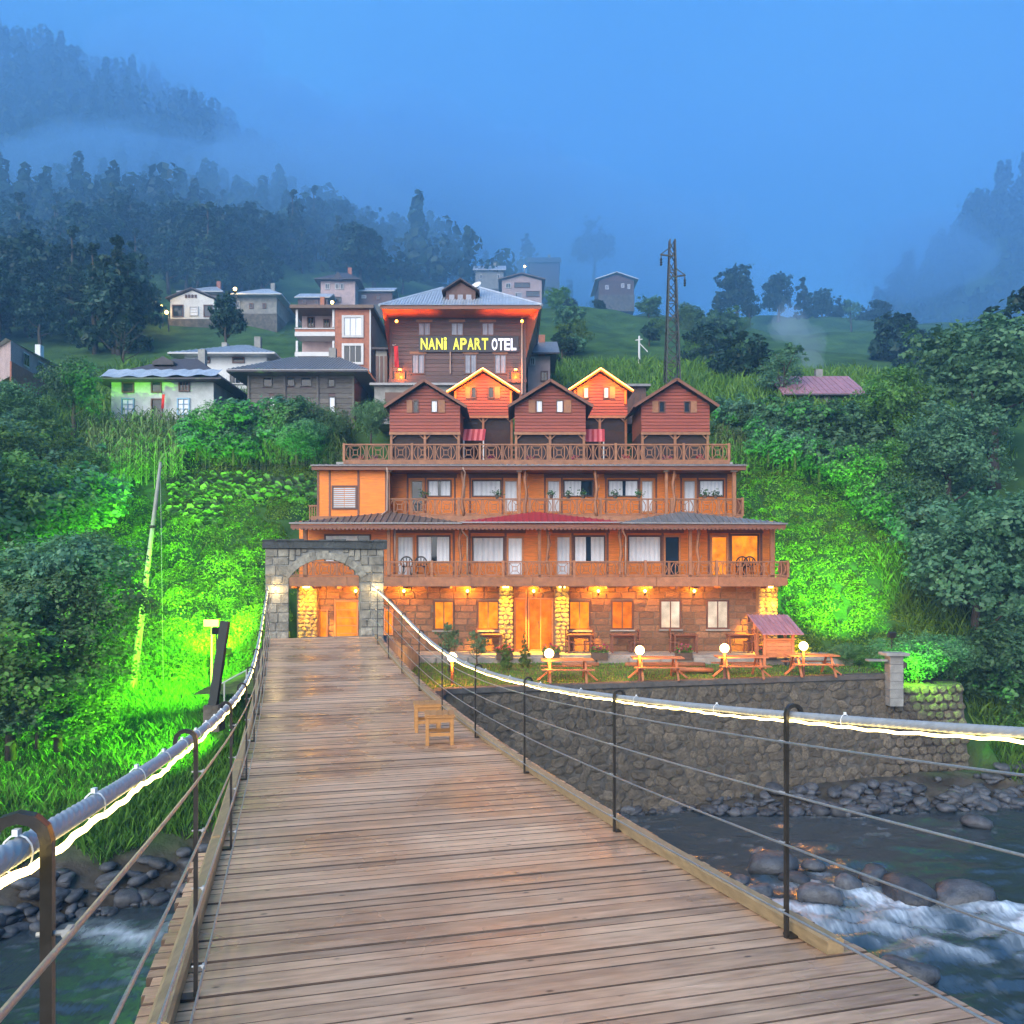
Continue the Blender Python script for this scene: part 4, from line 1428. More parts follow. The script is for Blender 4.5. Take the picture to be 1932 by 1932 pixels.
def railing(x0, x1, y, z0, z1, name='railing'):
    r_ = MB()
    r_.box(x0, x1, y - .05, y + .05, z1 - .05, z1)
    rail = r_.build(name, m_wood_r, lodge)
    MB().box(x0, x1, y - .03, y + .03, z0 + .03, z0 + .075).build('bottom_rail', m_wood_r, rail)
    n = max(1, round((x1 - x0) / .96)); w = (x1 - x0) / n
    for i in range(n):
        link('railing_panel', PANEL, rail, (x0 + w * (i + .5), y, z0 + .075), (0, 0, 0), (w, 1, (z1 - z0 - .125) / .56))
    for i in range(n + 1):
        if i % 3 == 0 or i == n:
            x = x0 + w * i
            MB().box(x - .05, x + .05, y - .055, y + .055, z0, z1 + .03).build('newel', m_wood_r, rail)
    return rail
railing(GX0, ux(1487, DB), DB + .05, F1, 2.24)
# side return of the railing
MB().box(ux(1487, DB) - .03, ux(1487, DB) + .03, DB + .06, DW, 2.16, 2.23).build('side_handrail', m_wood_r, lodge)
for y in np.arange(DB + .2, DW, .18): MB().box(ux(1487, DB) - .02, ux(1487, DB) + .02, y, y + .05, F1, 2.16).build('baluster', m_wood_r, lodge)

# --- lower roof: three shallow hipped fronts, fascia with a scalloped trim
DE = 33.15
ez = vz(987, DE)
def lean_roof(ul, ua, ur, mat_, zl, zr, za):
    xl, xa, xr = ux(ul, DE), ux(ua, DE + 1.5), ux(ur, DE)
    m_ = MB()
    m_.add([(xl, DE, zl), (xr, DE, zr), (xa, DE + 1.55, za), (xl, DE, zl - .06), (xr, DE, zr - .06), (xa, DE + 1.55, za - .06)], [(0, 1, 2), (5, 4, 3), (0, 3, 4, 1), (1, 4, 5, 2), (2, 5, 3, 0)])
    ro = m_.build('roof_slope', mat_, lodge)
    n = int((xr - xl) / .24)
    for i in range(1, n):                              # raised tile ribs
        x = xl + (xr - xl) * i / n
        if x < xa: f_ = (x - xl) / (xa - xl)
        else: f_ = (xr - x) / (xr - xa)
        ze = zl + (zr - zl) * i / n
        if f_ > .04: MB().bar((x, DE - .01, ze + .02), (x, DE + 1.55 * f_ * .97, ze + .02 + (za - (zl + zr) / 2) * f_ * .97), .05, .035).build('tile_rib', mat_, ro)
    # gutter edge
    MB().bar((xl, DE - .03, zl - .02), (xr, DE - .03, zr - .02), .05, .05).build('gutter', m_roof_gr, ro)
lean_roof(546, 738, 872, m_roof_br, ez + .02, ez + .02, vz(966, DE + 1.5))
lean_roof(868, 1010, 1174, m_roof_red, ez + .05, ez + .05, vz(965.5, DE + 1.5))
lean_roof(1170, 1284, 1486, m_roof_gr, ez + .03, ez + .0, vz(965.5, DE + 1.5))
MB().box(ux(548, DE), ux(1483, DE), DE + .02, DE + .06, ez - .2, ez - .05).build('eave_fascia', m_wood_d, lodge)
MB().box(ux(552, DE), ux(1480, DE), DE + .062, 36.4, ez - .14, ez - .07).build('soffit', m_wood_d, lodge)
sc = MB()
for x in np.arange(ux(550, DE), ux(1480, DE), .16):
    sc.add([(x, DE + .01, ez - .2), (x + .15, DE + .01, ez - .2), (x + .11, DE + .01, ez - .26), (x + .075, DE + .01, ez - .275), (x + .04, DE + .01, ez - .26)], [(0, 1, 2, 3, 4)])
tag(sc.build('scalloped_trim', m_wood_d, lodge), kind='stuff')

# --- second floor
D2, DB2 = 36.0, 34.6
F2, F2T = 4.08, 6.0
MB().box(ux(600, D2), ux(1402, DB2), DB2 + .1, D2 + 2, F2 - .22, F2).build('balcony_floor', m_wood_r, lodge)
MB().box(ux(730, DB2), ux(1402, DB2), DB2 + .05, DB2 + .095, F2 - .3, F2 + .02).build('fascia_board', m_wood_r, lodge)
W2 = [(774, 800, 905, 968), (806, 852, 905, 938), (890, 946, 905, 938), (950, 978, 905, 968), (1031, 1058, 905, 968), (1062, 1120, 905, 938),
      (1146, 1205, 905, 938), (1208, 1234, 905, 968), (1288, 1314, 905, 968), (1318, 1366, 905, 938)]
floor_wall('upper_wall', ux(731, D2), ux(1388, D2), D2, F2 + .003, 6.1, W2)
for k, (a, b, v0, v1) in enumerate(W2):
    door = v1 > 950
    win(lodge, a, b, v0, v1, D2, m_frame_o if door else m_frame_d, None, curtain=(k not in (0,)), fw=.07 if door else .06, name='balcony_door' if door else 'window')
for a, b in ((768, 862), (884, 984), (1026, 1126), (1140, 1240), (1282, 1372)):
    MB().box(ux(a, D2), ux(b, D2), D2 - .03, D2 - .002, vz(902, D2), 6.06).build('lintel_panel', m_wood_d, lodge)
for u in (769, 803, 858, 887, 948, 1028, 1060, 1123, 1143, 1206.5, 1238, 1285, 1316, 1370):
    MB().box(ux(u - 1.6, D2), ux(u + 1.6, D2), D2 - .028, D2 - .001, F2 + .003, vz(902, D2) - .002).build('trim_board', m_wood_d, lodge)
for u in (733, 980, 1258): square_post(u, DB2, F2 + .003, 6.02, .12)
for u in (873, 992, 1125, 1272): branch_post(u, DB2, F2 + .003, 6.02)
square_post(1386, DB2, F2 + .003, 6.02, .15)
# projecting orange block at the left
DP = 34.75
MB().box(ux(599, DP), ux(730, DP), DP, D2 + 1.5, 3.75, 6.06).build('end_bay', m_wood_o, lodge)
for u in (600, 622, 676, 728): MB().box(ux(u - 1.6, DP), ux(u + 2, DP), DP - .03, DP - .002, 3.78, 6.0).build('trim_board', m_wood_d, lodge)
bl = win(lodge, 626, 674, 916, 961, DP - .01, m_frame_d, m_glass, cols=1, fw=.07, name='shuttered_window')
xA, xB, zA, zB = ux(629, DP), ux(671, DP), vz(958.5, DP), vz(919, DP)
for i in range(10):
    z = zA + .02 + (zB - zA - .03) * i / 10
    for a, b in ((xA, (xA + xB) / 2 - .01), ((xA + xB) / 2 + .01, xB)):
        MB().add([(a, DP - .05, z), (b, DP - .05, z), (b, DP - .02, z + .055), (a, DP - .02, z + .055)], [(0, 1, 2, 3)]).build('shutter_slat', m_frame, bl)
railing(ux(731, DB2), ux(1402, DB2), DB2 + .1, F2, 4.80)
MB().box(ux(1402, DB2) - .03, ux(1402, DB2) + .03, DB2 + .16, D2, 4.72, 4.79).build('side_handrail', m_wood_r, lodge)
for y in np.arange(DB2 + .2, D2, .18): MB().box(ux(1402, DB2) - .02, ux(1402, DB2) + .02, y, y + .05, F2, 4.72).build('baluster', m_wood_r, lodge)
# small side balcony at the left end
for i in range(5): MB().box(ux(580, DP) + i * .1, ux(580, DP) + i * .1 + .04, DP + .3, DP + .34, 3.85, 4.5).build('baluster', m_wood_r, lodge)
MB().box(ux(579, DP), ux(599, DP), DP + .28, DP + .36, 4.5, 4.56).build('side_handrail', m_wood_r, lodge)
# upper eave
DE2 = 34.35
e2 = vz(882, DE2)
MB().box(ux(588, DE2), ux(1408, DE2), DE2, DE2 + .05, e2 - .1, e2 + .09).build('eave_fascia', m_wood_d, lodge)
MB().box(ux(590, DE2), ux(1406, DE2), DE2 + .052, D2 + .2, e2 - .07, e2 - .01).build('soffit', m_wood_d, lodge)
m_ = MB(); m_.add([(ux(586, DE2), DE2 - .08, e2 + .10), (ux(1410, DE2), DE2 - .08, e2 + .10), (ux(1390, 36.4), 36.4, e2 + .36), (ux(612, 36.4), 36.4, e2 + .36)] +
                  [(ux(586, DE2), DE2 - .08, e2 + .06), (ux(1410, DE2), DE2 - .08, e2 + .06), (ux(1390, 36.4), 36.4, e2 + .32), (ux(612, 36.4), 36.4, e2 + .32)],
                  [(0, 1, 2, 3), (7, 6, 5, 4), (0, 4, 5, 1), (1, 5, 6, 2), (3, 7, 4, 0)])
r2 = m_.build('roof_slope', m_roof_gr, lodge)
for i in range(70):
    f_ = (i + .5) / 70
    xa, xb = ux(586, DE2) + (ux(1410, DE2) - ux(586, DE2)) * f_, ux(612, 36.4) + (ux(1390, 36.4) - ux(612, 36.4)) * f_
    MB().bar((xa, DE2 - .09, e2 + .112), (xb, 36.35, e2 + .37), .05, .03).build('roof_rib', m_roof_gr, r2)
for u in (730, 873):
    x = ux(u, DE2); downpipe([(x, DE2 - .02, e2), (x + .02, DE2 + .03, e2 - .2), (x - .02, DE2 + .25, 5.2), (x - .02, DE2 + .2, 4.3), (x - .2, DE2 - .1, 4.1)] if u == 730 else [(x, DE2 - .02, e2), (x + .1, DE2 + .1, e2 - .2), (x + .05, DE2 + .3, 5.6), (x + .05, DE2 + .3, 4.85)])
# roof terrace with its own carved railing
DT = 36.55; TZ = 6.50
MB().box(ux(636, DT), ux(1380, DT), DT - .2, 47.0, TZ - .25, TZ).build('terrace_floor', m_conc, lodge)
MB().box(ux(650, DT), ux(1374, DT), DT - .25, DT - .202, TZ - .3, TZ + .06).build('fascia_board', m_wood_r, lodge)
railing(ux(650, DT), ux(1374, DT), DT - .1, TZ + .03, 7.28)
# flower boxes and plants standing on the balcony rails are added with the plants
# ------------------------------------------------------------------ gabled cabins on the roof terrace
def cabin(label, d, ul, ur, ue0, ue1, va, ve, vb, wins, lit=False, zb=TZ, group='gabled cabins on the roof terrace', depth=3.2, shut=True):
    x0, x1 = ux(ul, d), ux(ur, d); xm = (x0 + x1) / 2
    za, ze, z0 = vz(va, d), vz(ve, d), vz(vb, d)
    e0, e1 = ux(ue0, d), ux(ue1, d)
    t = thing('cabin', label, 'cabin', (xm, d, zb), 0, group)
    sl = (za - ze) / ((e1 - e0) / 2)
    zw = za - sl * (x1 - x0) / 2
    # body: front gable behind the boards, side walls
    m_ = MB()
    m_.prism([(x0 + .02, z0), (x1 - .02, z0), (x1 - .02, zw - .05), (xm, za - .08), (x0 + .02, zw - .05)], d + .035, d + depth)
    m_.build('body', m_wood_d, t)
    H = [(ux(a, d), ux(b, d), vz(v1, d), vz(v0, d)) for a, b, v0, v1, k in wins]
    z = z0; st = .155
    while z < za - .12:
        h = min(st, za - .1 - z)
        hw_ = (x1 - x0) / 2 if z + h < zw else max(.05, (za - z - h - .03) / sl)
        segs = [(xm - hw_, xm + hw_)]
        for (a, b, c0, c1) in H:
            if c0 < z + h * .7 and c1 > z + h * .3:
                ns = []
                for p, q in segs:
                    if q <= a or p >= b: ns.append((p, q)); continue
                    if p < a: ns.append((p, a))
                    if q > b: ns.append((b, q))
                segs = ns
        for p, q in segs:
            if q - p > .05:
                m_ = MB(); y = d + .03
                m_.add([(p, y, z + .006), (q, y, z + .006), (q, y, z + h - .006), (p, y, z + h - .006), (p, y - .03, z + .012), (q, y - .03, z + .012), (q, y - .022, z + h - .02), (p, y - .022, z + h - .02)],
                       [(3, 2, 1, 0), (4, 5, 6, 7), (0, 1, 5, 4), (1, 2, 6, 5), (2, 3, 7, 6), (3, 0, 4, 7)])
                m_.build('wall_board', m_log, t, fix=False)
        z += h
    # two roof slopes
    for s_, ex in ((-1, e0), (1, e1)):
        m_ = MB()
        P = [(xm, d - .38, za + .02), (ex, d - .38, ze), (ex, d + depth + .2, ze), (xm, d + depth + .2, za + .02)]
        m_.add(P + [(a, b, c_ + .07) for a, b, c_ in P], [(0, 1, 2, 3), (7, 6, 5, 4), (0, 4, 5, 1), (1, 5, 6, 2), (2, 6, 7, 3), (3, 7, 4, 0)])
        r_ = m_.build('roof_slope', m_roof_dk if not lit else m_roof_br, t)
        MB().bar((xm, d - .40, za + .03), (ex, d - .40, ze + .01), .035, .13).build('barge_board', m_wood_d if not lit else m_wood_o, r_)
        if lit:
            MB().tube([(xm, d - .44, za + .07), (ex, d - .44, ze + .05)], .02, 6).build('orange_rope_light', m_ledorange, r_)
    # windows with open shutters
    for (a, b, v0, v1, k) in wins:
        w = win(t, a, b, v0, v1, d, m_frame_d, m_glass, fw=.045, dep=.06, curtain=(k == 'c'))
        if shut:
            mid = (a + b) / 2; left = mid < (ul + ur) / 2
            aa, bb = (a - (b - a) * 1.05, a - 1) if left else (b + 1, b + (b - a) * 1.05)
            sh = MB().box(ux(aa, d), ux(bb, d), d - .05, d - .012, vz(v1, d), vz(v0, d)).build('shutter', m_wood_r, t)
    # open undercroft on posts with curved brackets
    n = 3
    for i in range(n):
        x = x0 + .07 + (x1 - x0 - .14) * i / (n - 1)
        p = MB().bbox(x - .06, x + .06, d + .06, d + .18, zb, z0 - .003, .01).build('post', m_wood_r, t)
        for s_ in (-1, 1):
            if (i == 0 and s_ < 0) or (i == n - 1 and s_ > 0): continue
            MB().bar((x + s_ * .05, d + .1, z0 - .32), (x + s_ * .34, d + .1, z0 - .03), .05, .05).build('bracket', m_wood_r, p)
    MB().box(x0, x1, d + .2, d + depth, zb + .003, z0 - .01).build('undercroft', m_undershade, t)  # solid dark fill standing for the shade of the open space
    MB().box(x0 - .02, x1 + .02, d - .01, d + .04, z0 - .13, z0 - .004).build('sill_beam', m_wood_r, t)
    if lit:
        for f_ in (.25, .75):
            x = e0 + (e1 - e0) * f_
            point('eave_light', (x, d - .62, (za + ze) / 2 - .05), 120, (1, .33, .015), .05, t)
        for s_, u in ((-1, x0 + .12), (1, x1 - .12)):
            MB().box(u - .05, u + .05, d - .1, d + .02, zw - .75, zw - .05).build('corner_post', m_wood_o, t)
    return t


cabin('dark red gabled cabin with left window dark, nearest the old wooden house', 40, 735, 868, 727, 881, 722, 771, 815, [(779, 790, 755, 779, ''), (813, 826, 755, 779, 'c')])
cabin('dark red gabled cabin with two curtained windows, in the middle of the front row', 40, 971, 1105, 959, 1118, 722, 770, 815, [(1011, 1024, 755, 779, 'c'), (1049, 1063, 755, 779, 'c')])
cabin('dark red gabled cabin at the grassy end of the front row', 40, 1210, 1339, 1194, 1353, 720, 770, 815, [(1243, 1255, 757, 779, 'b'), (1290, 1302, 757, 779, '')])
cabin('orange lit gabled cabin glowing under its gable, in front of the hotel', 43.5, 855, 968, 844, 980, 701, 744, 784, [(889, 899, 730, 752, ''), (921, 932, 730, 752, '')], lit=True)
cabin('orange lit gabled cabin glowing under its gable, away from the hotel', 43.5, 1080, 1184, 1069, 1193, 701, 742, 784, [(1100, 1111, 730, 752, 'c'), (1138, 1149, 730, 752, 'c')], lit=True)
# red striped awnings between the cabins
def awning(label, ua, ub, va, vb, d):
    x0, x1, z1, z0 = ux(ua, d), ux(ub, d), vz(va, d), vz(vb, d)
    t = thing('awning', label, 'awning', ((x0 + x1) / 2, d, TZ), 0, 'red awnings between the cabins')
    n = 8
    for i in range(n):
        a, b = x0 + (x1 - x0) * i / n, x0 + (x1 - x0) * (i + 1) / n
        m_ = MB(); m_.add([(a, d, z0), (b, d, z0), (b + .05, d + .55, z1), (a + .05, d + .55, z1), (a, d, z0 - .03), (b, d, z0 - .03), (b + .05, d + .55, z1 - .03), (a + .05, d + .55, z1 - .03)],
                          [(0, 1, 2, 3), (7, 6, 5, 4), (0, 4, 5, 1), (1, 5, 6, 2), (2, 6, 7, 3), (3, 7, 4, 0)])
        m_.build('roof_sheet', m_roof_red if i % 2 else m_awn, t)
    for x in (x0 + .05, x1 - .05): MB().box(x - .03, x + .03, d + .02, d + .08, TZ, z0 - .032).build('post', m_frame, t)
m_awn = mat('red_awning_light', (.66, .16, .17), rough=.5, var=.1)
awning('small red striped awning beside the cabin nearest the old wooden house', 873, 914, 806, 830, 41)
awning('small red striped awning beside the middle front cabin', 1101, 1141, 806, 832, 41)

# low dark sheds behind the cabins
def shed(label, u0, u1, v0, v1, d, m_w, m_r, depth=3):
    x0, x1, z1, z0 = ux(u0, d), ux(u1, d), vz(v0, d), vz(v1, d)
    t = thing('shed', label, 'shed', ((x0 + x1) / 2, d, z0))
    MB().box(x0 + .1, x1 - .1, d, d + depth, z0, z1 - .05).build('wall', m_w, t)
    MB().box(x0 - .12, x1 + .12, d - .3, d + depth + .2, z1 - .047, z1 + .08).build('roof', m_r, t)
    for i in range(3):
        xa = x0 + (x1 - x0) * (.12 + .3 * i); MB().box(xa, xa + (x1 - x0) * .2, d - .03, d - .002, z0 + .3, z1 - .4).build('panel', m_frame_d, t)
shed('long low dark shed with a flat roof under the hotel', 703, 900, 727, 800, 47.2, m_conc, m_roof_gr)
shed('dark flat roofed shed behind the orange cabin away from the hotel', 1180, 1222, 729, 800, 47, m_hotelboard, m_roof_gr)

# ------------------------------------------------------------------ the big wooden hotel above
DH = 52
hotel = thing('wooden_hotel', 'tall dark wooden hotel with flared eaves, dormer and metal roof above the cabins', 'hotel', at(866, 735, DH))
hx0, hx1 = ux(735, DH), ux(992, DH); hz0, hz1 = vz(745, DH), vz(596, DH)
MB().box(hx0 + .05, hx1 - .05, DH + .035, DH + 8, hz0 - 1.5, hz1 + .3).build('body', m_wood_d, hotel)
HW = [(788, 813, 608, 634), (850, 875, 608, 634), (908, 933, 608, 634), (776, 802, 668, 706), (876, 900, 668, 706), (932, 956, 668, 706)]
HH = [(ux(a, DH), ux(b, DH), vz(v1, DH), vz(v0, DH)) for a, b, v0, v1 in HW]
siding(hotel, hx0, hx1, DH + .03, hz0, hz1 + .3, m_hotelboard, HH, step=.24, prt=.035)
for a, b, v0, v1 in HW: win(hotel, a, b, v0, v1, DH, m_frame_d, m_glass, cols=2, curtain=True, fw=.07, dep=.05)
for a, b, v0, v1 in HW: MB().box(ux(a - 3, DH), ux(b + 3, DH), DH - .06, DH - .005, vz(v0, DH) + .003, vz(v0, DH) + .14).build('window_head', m_wood_r, hotel)
for a, b in ((744, 764), (964, 982)):
    win(hotel, a, b, 702, 722, DH - .06, m_frame_d, m_lit, cols=2, fw=.05, name='lit_window')
for v in (593, 722):
    MB().box(hx0 - .05, hx1 + .05, DH - .08, DH - .006, vz(v, DH), vz(v, DH) + .2).build('band_board', m_hotelboard, hotel)
for x in (hx0 + .08, hx1 - .08): MB().box(x - .09, x + .09, DH - .05, DH - .004, hz0, vz(592, DH) - .02).build('corner_board', m_hotelboard, hotel)
# flared soffit that leans out under the eave
ex0, ex1 = ux(721, DH - 1.6), ux(1018, DH - 1.6); ezz = vz(583, DH - 1.6); yE = DH - 1.6
m_ = MB()
m_.add([(hx0, DH - .06, hz1 - .15), (hx1, DH - .06, hz1 - .15), (ex1, yE, ezz), (ex0, yE, ezz)], [(0, 1, 2, 3)])
m_.add([(hx1, DH - .06, hz1 - 2.6), (ex1, yE, ezz), (ex1, DH + 8, ezz), (hx1, DH + 8, hz1 - 2.6)], [(0, 1, 2, 3)])
m_.add([(hx0, DH - .06, hz1 - 2.6), (hx0, DH + 8, hz1 - 2.6), (ex0, DH + 8, ezz), (ex0, yE, ezz)], [(0, 1, 2, 3)])
m_.add([(hx0, DH - .06, hz1 - .15), (ex0, yE, ezz), (hx0, DH - .06, hz1 - 2.6)], [(0, 1, 2)])
m_.add([(hx1, DH - .06, hz1 - .15), (hx1, DH - .06, hz1 - 2.6), (ex1, yE, ezz)], [(0, 1, 2)])
m_.build('flared_soffit', m_wood_d, hotel, fix=False)
MB().box(ex0 - .1, ex1 + .1, yE - .05, yE, ezz - .02, ezz + .2).build('eave_fascia', m_wood_d, hotel)
# hipped sheet roof
rxa, rxb = ux(835, DH + 3), ux(905, DH + 3); rz_ = vz(541, DH + 3); yR = DH + 3.2
m_ = MB()
C0, C1, C2, C3 = (ex0 - .15, yE - .12, ezz + .2), (ex1 + .15, yE - .12, ezz + .2), (ex1 + .15, DH + 8.2, ezz + .2), (ex0 - .15, DH + 8.2, ezz + .2)
m_.add([C0, C1, C2, C3, (rxa, yR, rz_), (rxb, yR, rz_)], [(0, 1, 5, 4), (1, 2, 5), (2, 3, 4, 5), (3, 0, 4), (3, 2, 1, 0)])
hr = m_.build('roof', m_roof_metal, hotel)
nrib = 58
for i in range(nrib):
    f_ = (i + .5) / nrib; x = C0[0] + (C1[0] - C0[0]) * f_
    if x < rxa: g = (x - C0[0]) / (rxa - C0[0])
    elif x > rxb: g = (C1[0] - x) / (C1[0] - rxb)
    else: g = 1
    g *= .985
    MB().bar((x, C0[1], ezz + .225), (x, C0[1] + (yR - C0[1]) * g, ezz + .225 + (rz_ - ezz - .2) * g), .06, .05).build('roof_rib', m_roof_metal, hr)
for s_, xr in ((0, rxa), (1, rxb)):
    MB().tube([C0 if s_ == 0 else C1, (xr, yR, rz_)], .09, 6).build('hip_cap', m_roof_metal, hr)
# dormer
dd = DH - .3
dx0, dx1 = ux(841, dd), ux(897, dd); dz0, dz1, dza = vz(574, dd), vz(549, dd), vz(530, dd); dm = (dx0 + dx1) / 2
m_ = MB(); m_.prism([(dx0, dz0), (dx1, dz0), (dx1, dz1), (dm, dza - .1), (dx0, dz1)], dd, dd + 4.5)
do = m_.build('dormer', m_hotelboard, hotel)
for s_, ex in ((-1, ux(834, dd)), (1, ux(905, dd))):
    m_ = MB(); P = [(dm, dd - .35, dza), (ex, dd - .35, dz1 - .12), (ex, dd + 4.5, dz1 - .12), (dm, dd + 4.5, dza)]
    m_.add(P + [(a, b, c_ + .08) for a, b, c_ in P], [(0, 1, 2, 3), (7, 6, 5, 4), (0, 4, 5, 1), (1, 5, 6, 2), (2, 6, 7, 3), (3, 7, 4, 0)])
    m_.build('dormer_roof', m_roof_dk, do)
win(do, 846, 892, 556, 571, dd - .03, m_frame_d, m_glass, cols=3, fw=.05, dep=.02, name='dormer_window') if False else None
for a in (846, 862, 878):
    m_ = MB(); x0, x1, z0, z1 = ux(a, dd), ux(a + 13, dd), vz(572, dd), vz(555, dd)
    MB().box(x0, x1, dd - .05, dd - .004, z0, z1).build('dormer_window', m_frame_d, do)
    MB().box(x0 + .05, x1 - .05, dd - .065, dd - .051, z0 + .05, z1 - .05).build('pane', m_dimcurt, do)
# rear side wings, with a drain pipe and downpipes
MB().tube([(ux(985, DH), DH - .12, hz1), (ux(985, DH), DH - .12, hz0)], .06, 8).build('downpipe', m_pipe, hotel)
MB().tube([(ux(850, DH), DH - .12, vz(665, DH)), (ux(850, DH), DH - .12, vz(706, DH))], .04, 8).build('downpipe', m_pipe, hotel)
# orange lamps under the eaves
for u in (748, 985):
    x = ux(u, DH - .8)
    MB().ball((x, DH - .75, hz1 - .55), .09, 10, 6).build('eave_lamp', m_ledorange, hotel)
    for k in range(3):
        xx = x + (1 if u < 866 else -1) * (k * 1.15 - .4)
        spot('eave_lamp_light', (xx, DH - 1.25, hz1 - .75), (xx, DH - 1.0, hz1 + 2), 120 - 36 * k, (1, .17, .005), 120, .6, .08, hotel)
for u in (754, 973):
    x = ux(u, DH - .4)
    MB().box(x - .08, x + .08, DH - .3, DH - .1, vz(700, DH), vz(698, DH)).build('wall_lamp', m_ledorange, hotel)
    point('wall_lamp_light', (x, DH - .45, vz(709, DH)), 60, (1, .25, .02), .06, hotel)
# satellite dish on the roof
sd = thing('satellite_dish', 'white satellite dish on the hotel roof by the dormer', 'dish', at(898, 540, DH + .5))
m_ = MB(); p = at(899, 539, DH + .5)
m_.lathe(p, [(.02, -.12), (.2, -.08), (.33, .02), (.35, .05), (.33, .05), (.2, -.05), (.02, -.09)], 14)
m_.build('reflector', m_white, sd).rotation_euler = (R(50), 0, R(-30))
MB().bar(at(899, 541, DH + .5), at(899, 556, DH + .5), .06, .06).build('mast', m_steel, sd)
# sign with cut letters
DSg = DH - .14
sign = thing('hotel_sign', 'dark sign board reading NANI APART OTEL in yellow and white letters', 'sign', at(884, 662, DSg))
MB().box(ux(790, DSg), ux(978, DSg), DSg, DSg + .05, vz(664, DSg), vz(634, DSg)).build('board', mat('sign_board', (.03, .025, .03), rough=.5, var=.2), sign)
m_yel = emat('sign_yellow', (.75, .75, .03), .55, (.6, .58, .05)); m_sgw = emat('sign_white', (.7, .72, .9), .6, (.75, .75, .8))
def letter(ch, u0, u1, v0, v1, m_l):
    cu = bpy.data.curves.new('letter', 'FONT'); cu.body = ch; cu.extrude = .03; cu.offset = .022; cu.size = 1
    ob = bpy.data.objects.new('tmp', cu); COL.objects.link(ob)
    dg = bpy.context.evaluated_depsgraph_get(); me = bpy.data.meshes.new_from_object(ob.evaluated_get(dg))
    bpy.data.objects.remove(ob)
    co = np.array([v.co for v in me.vertices]); lo, hi = co.min(0), co.max(0)
    x0, x1, z1, z0 = ux(u0, DSg), ux(u1, DSg), vz(v0, DSg), vz(v1, DSg)
    for v in me.vertices:
        a, b, c_ = v.co
        fx = (a - lo[0]) / max(1e-6, hi[0] - lo[0]); fz = (b - lo[1]) / max(1e-6, hi[1] - lo[1])
        v.co = (x0 + (x1 - x0) * fx - W[sign].x, DSg - .035 - c_ - W[sign].y, z0 + (z1 - z0) * fz - W[sign].z)
    me.materials.clear(); me.materials.append(m_l)
    o = bpy.data.objects.new('letter', me); COL.objects.link(o); o.parent = sign
def word(txt, u0, u1, v0, v1, m_l, narrow=()):
    wts = [.45 if ch in 'iİI' else 1 for ch in txt]; tot = sum(wts) + .14 * (len(txt) - 1); u = u0
    for ch, w in zip(txt, wts):
        uw = (u1 - u0) * w / tot
        letter(ch, u, u + uw, v0 - (1.5 if ch == 'i' else 0), v1, m_l); u += uw + (u1 - u0) * .14 / tot
word('NANi', 794, 843, 638.5, 660, m_yel)
word('APART', 855, 921, 638.5, 660, m_yel)
word('OTEL', 928, 974, 639, 661, m_sgw)
# flag on the corner
fl_ = thing('flag', 'red flag hanging from the hotel corner above a lit window', 'flag', at(746, 690, DH - .6))
m_ = MB(); n = 10
for i in range(n + 1):
    for j in range(4):
        p = at(743 + j * 2.6 + i * .2, 653 + i * 4.0, DH - .6 + .05 * math.sin(j * 1.8 + i * .5)); m_.v.append(p)
for i in range(n):
    for j in range(3): m_.f.append((i * 4 + j, i * 4 + j + 1, i * 4 + 5 + j, i * 4 + 4 + j))
m_.build('cloth', m_flag, fl_, smooth=True, fix=False)
MB().tube([at(747, 650, DH - .3), at(741.5, 652, DH - .62), at(741, 650, DH - .62)], .02, 6).build('staff', m_frame, fl_)
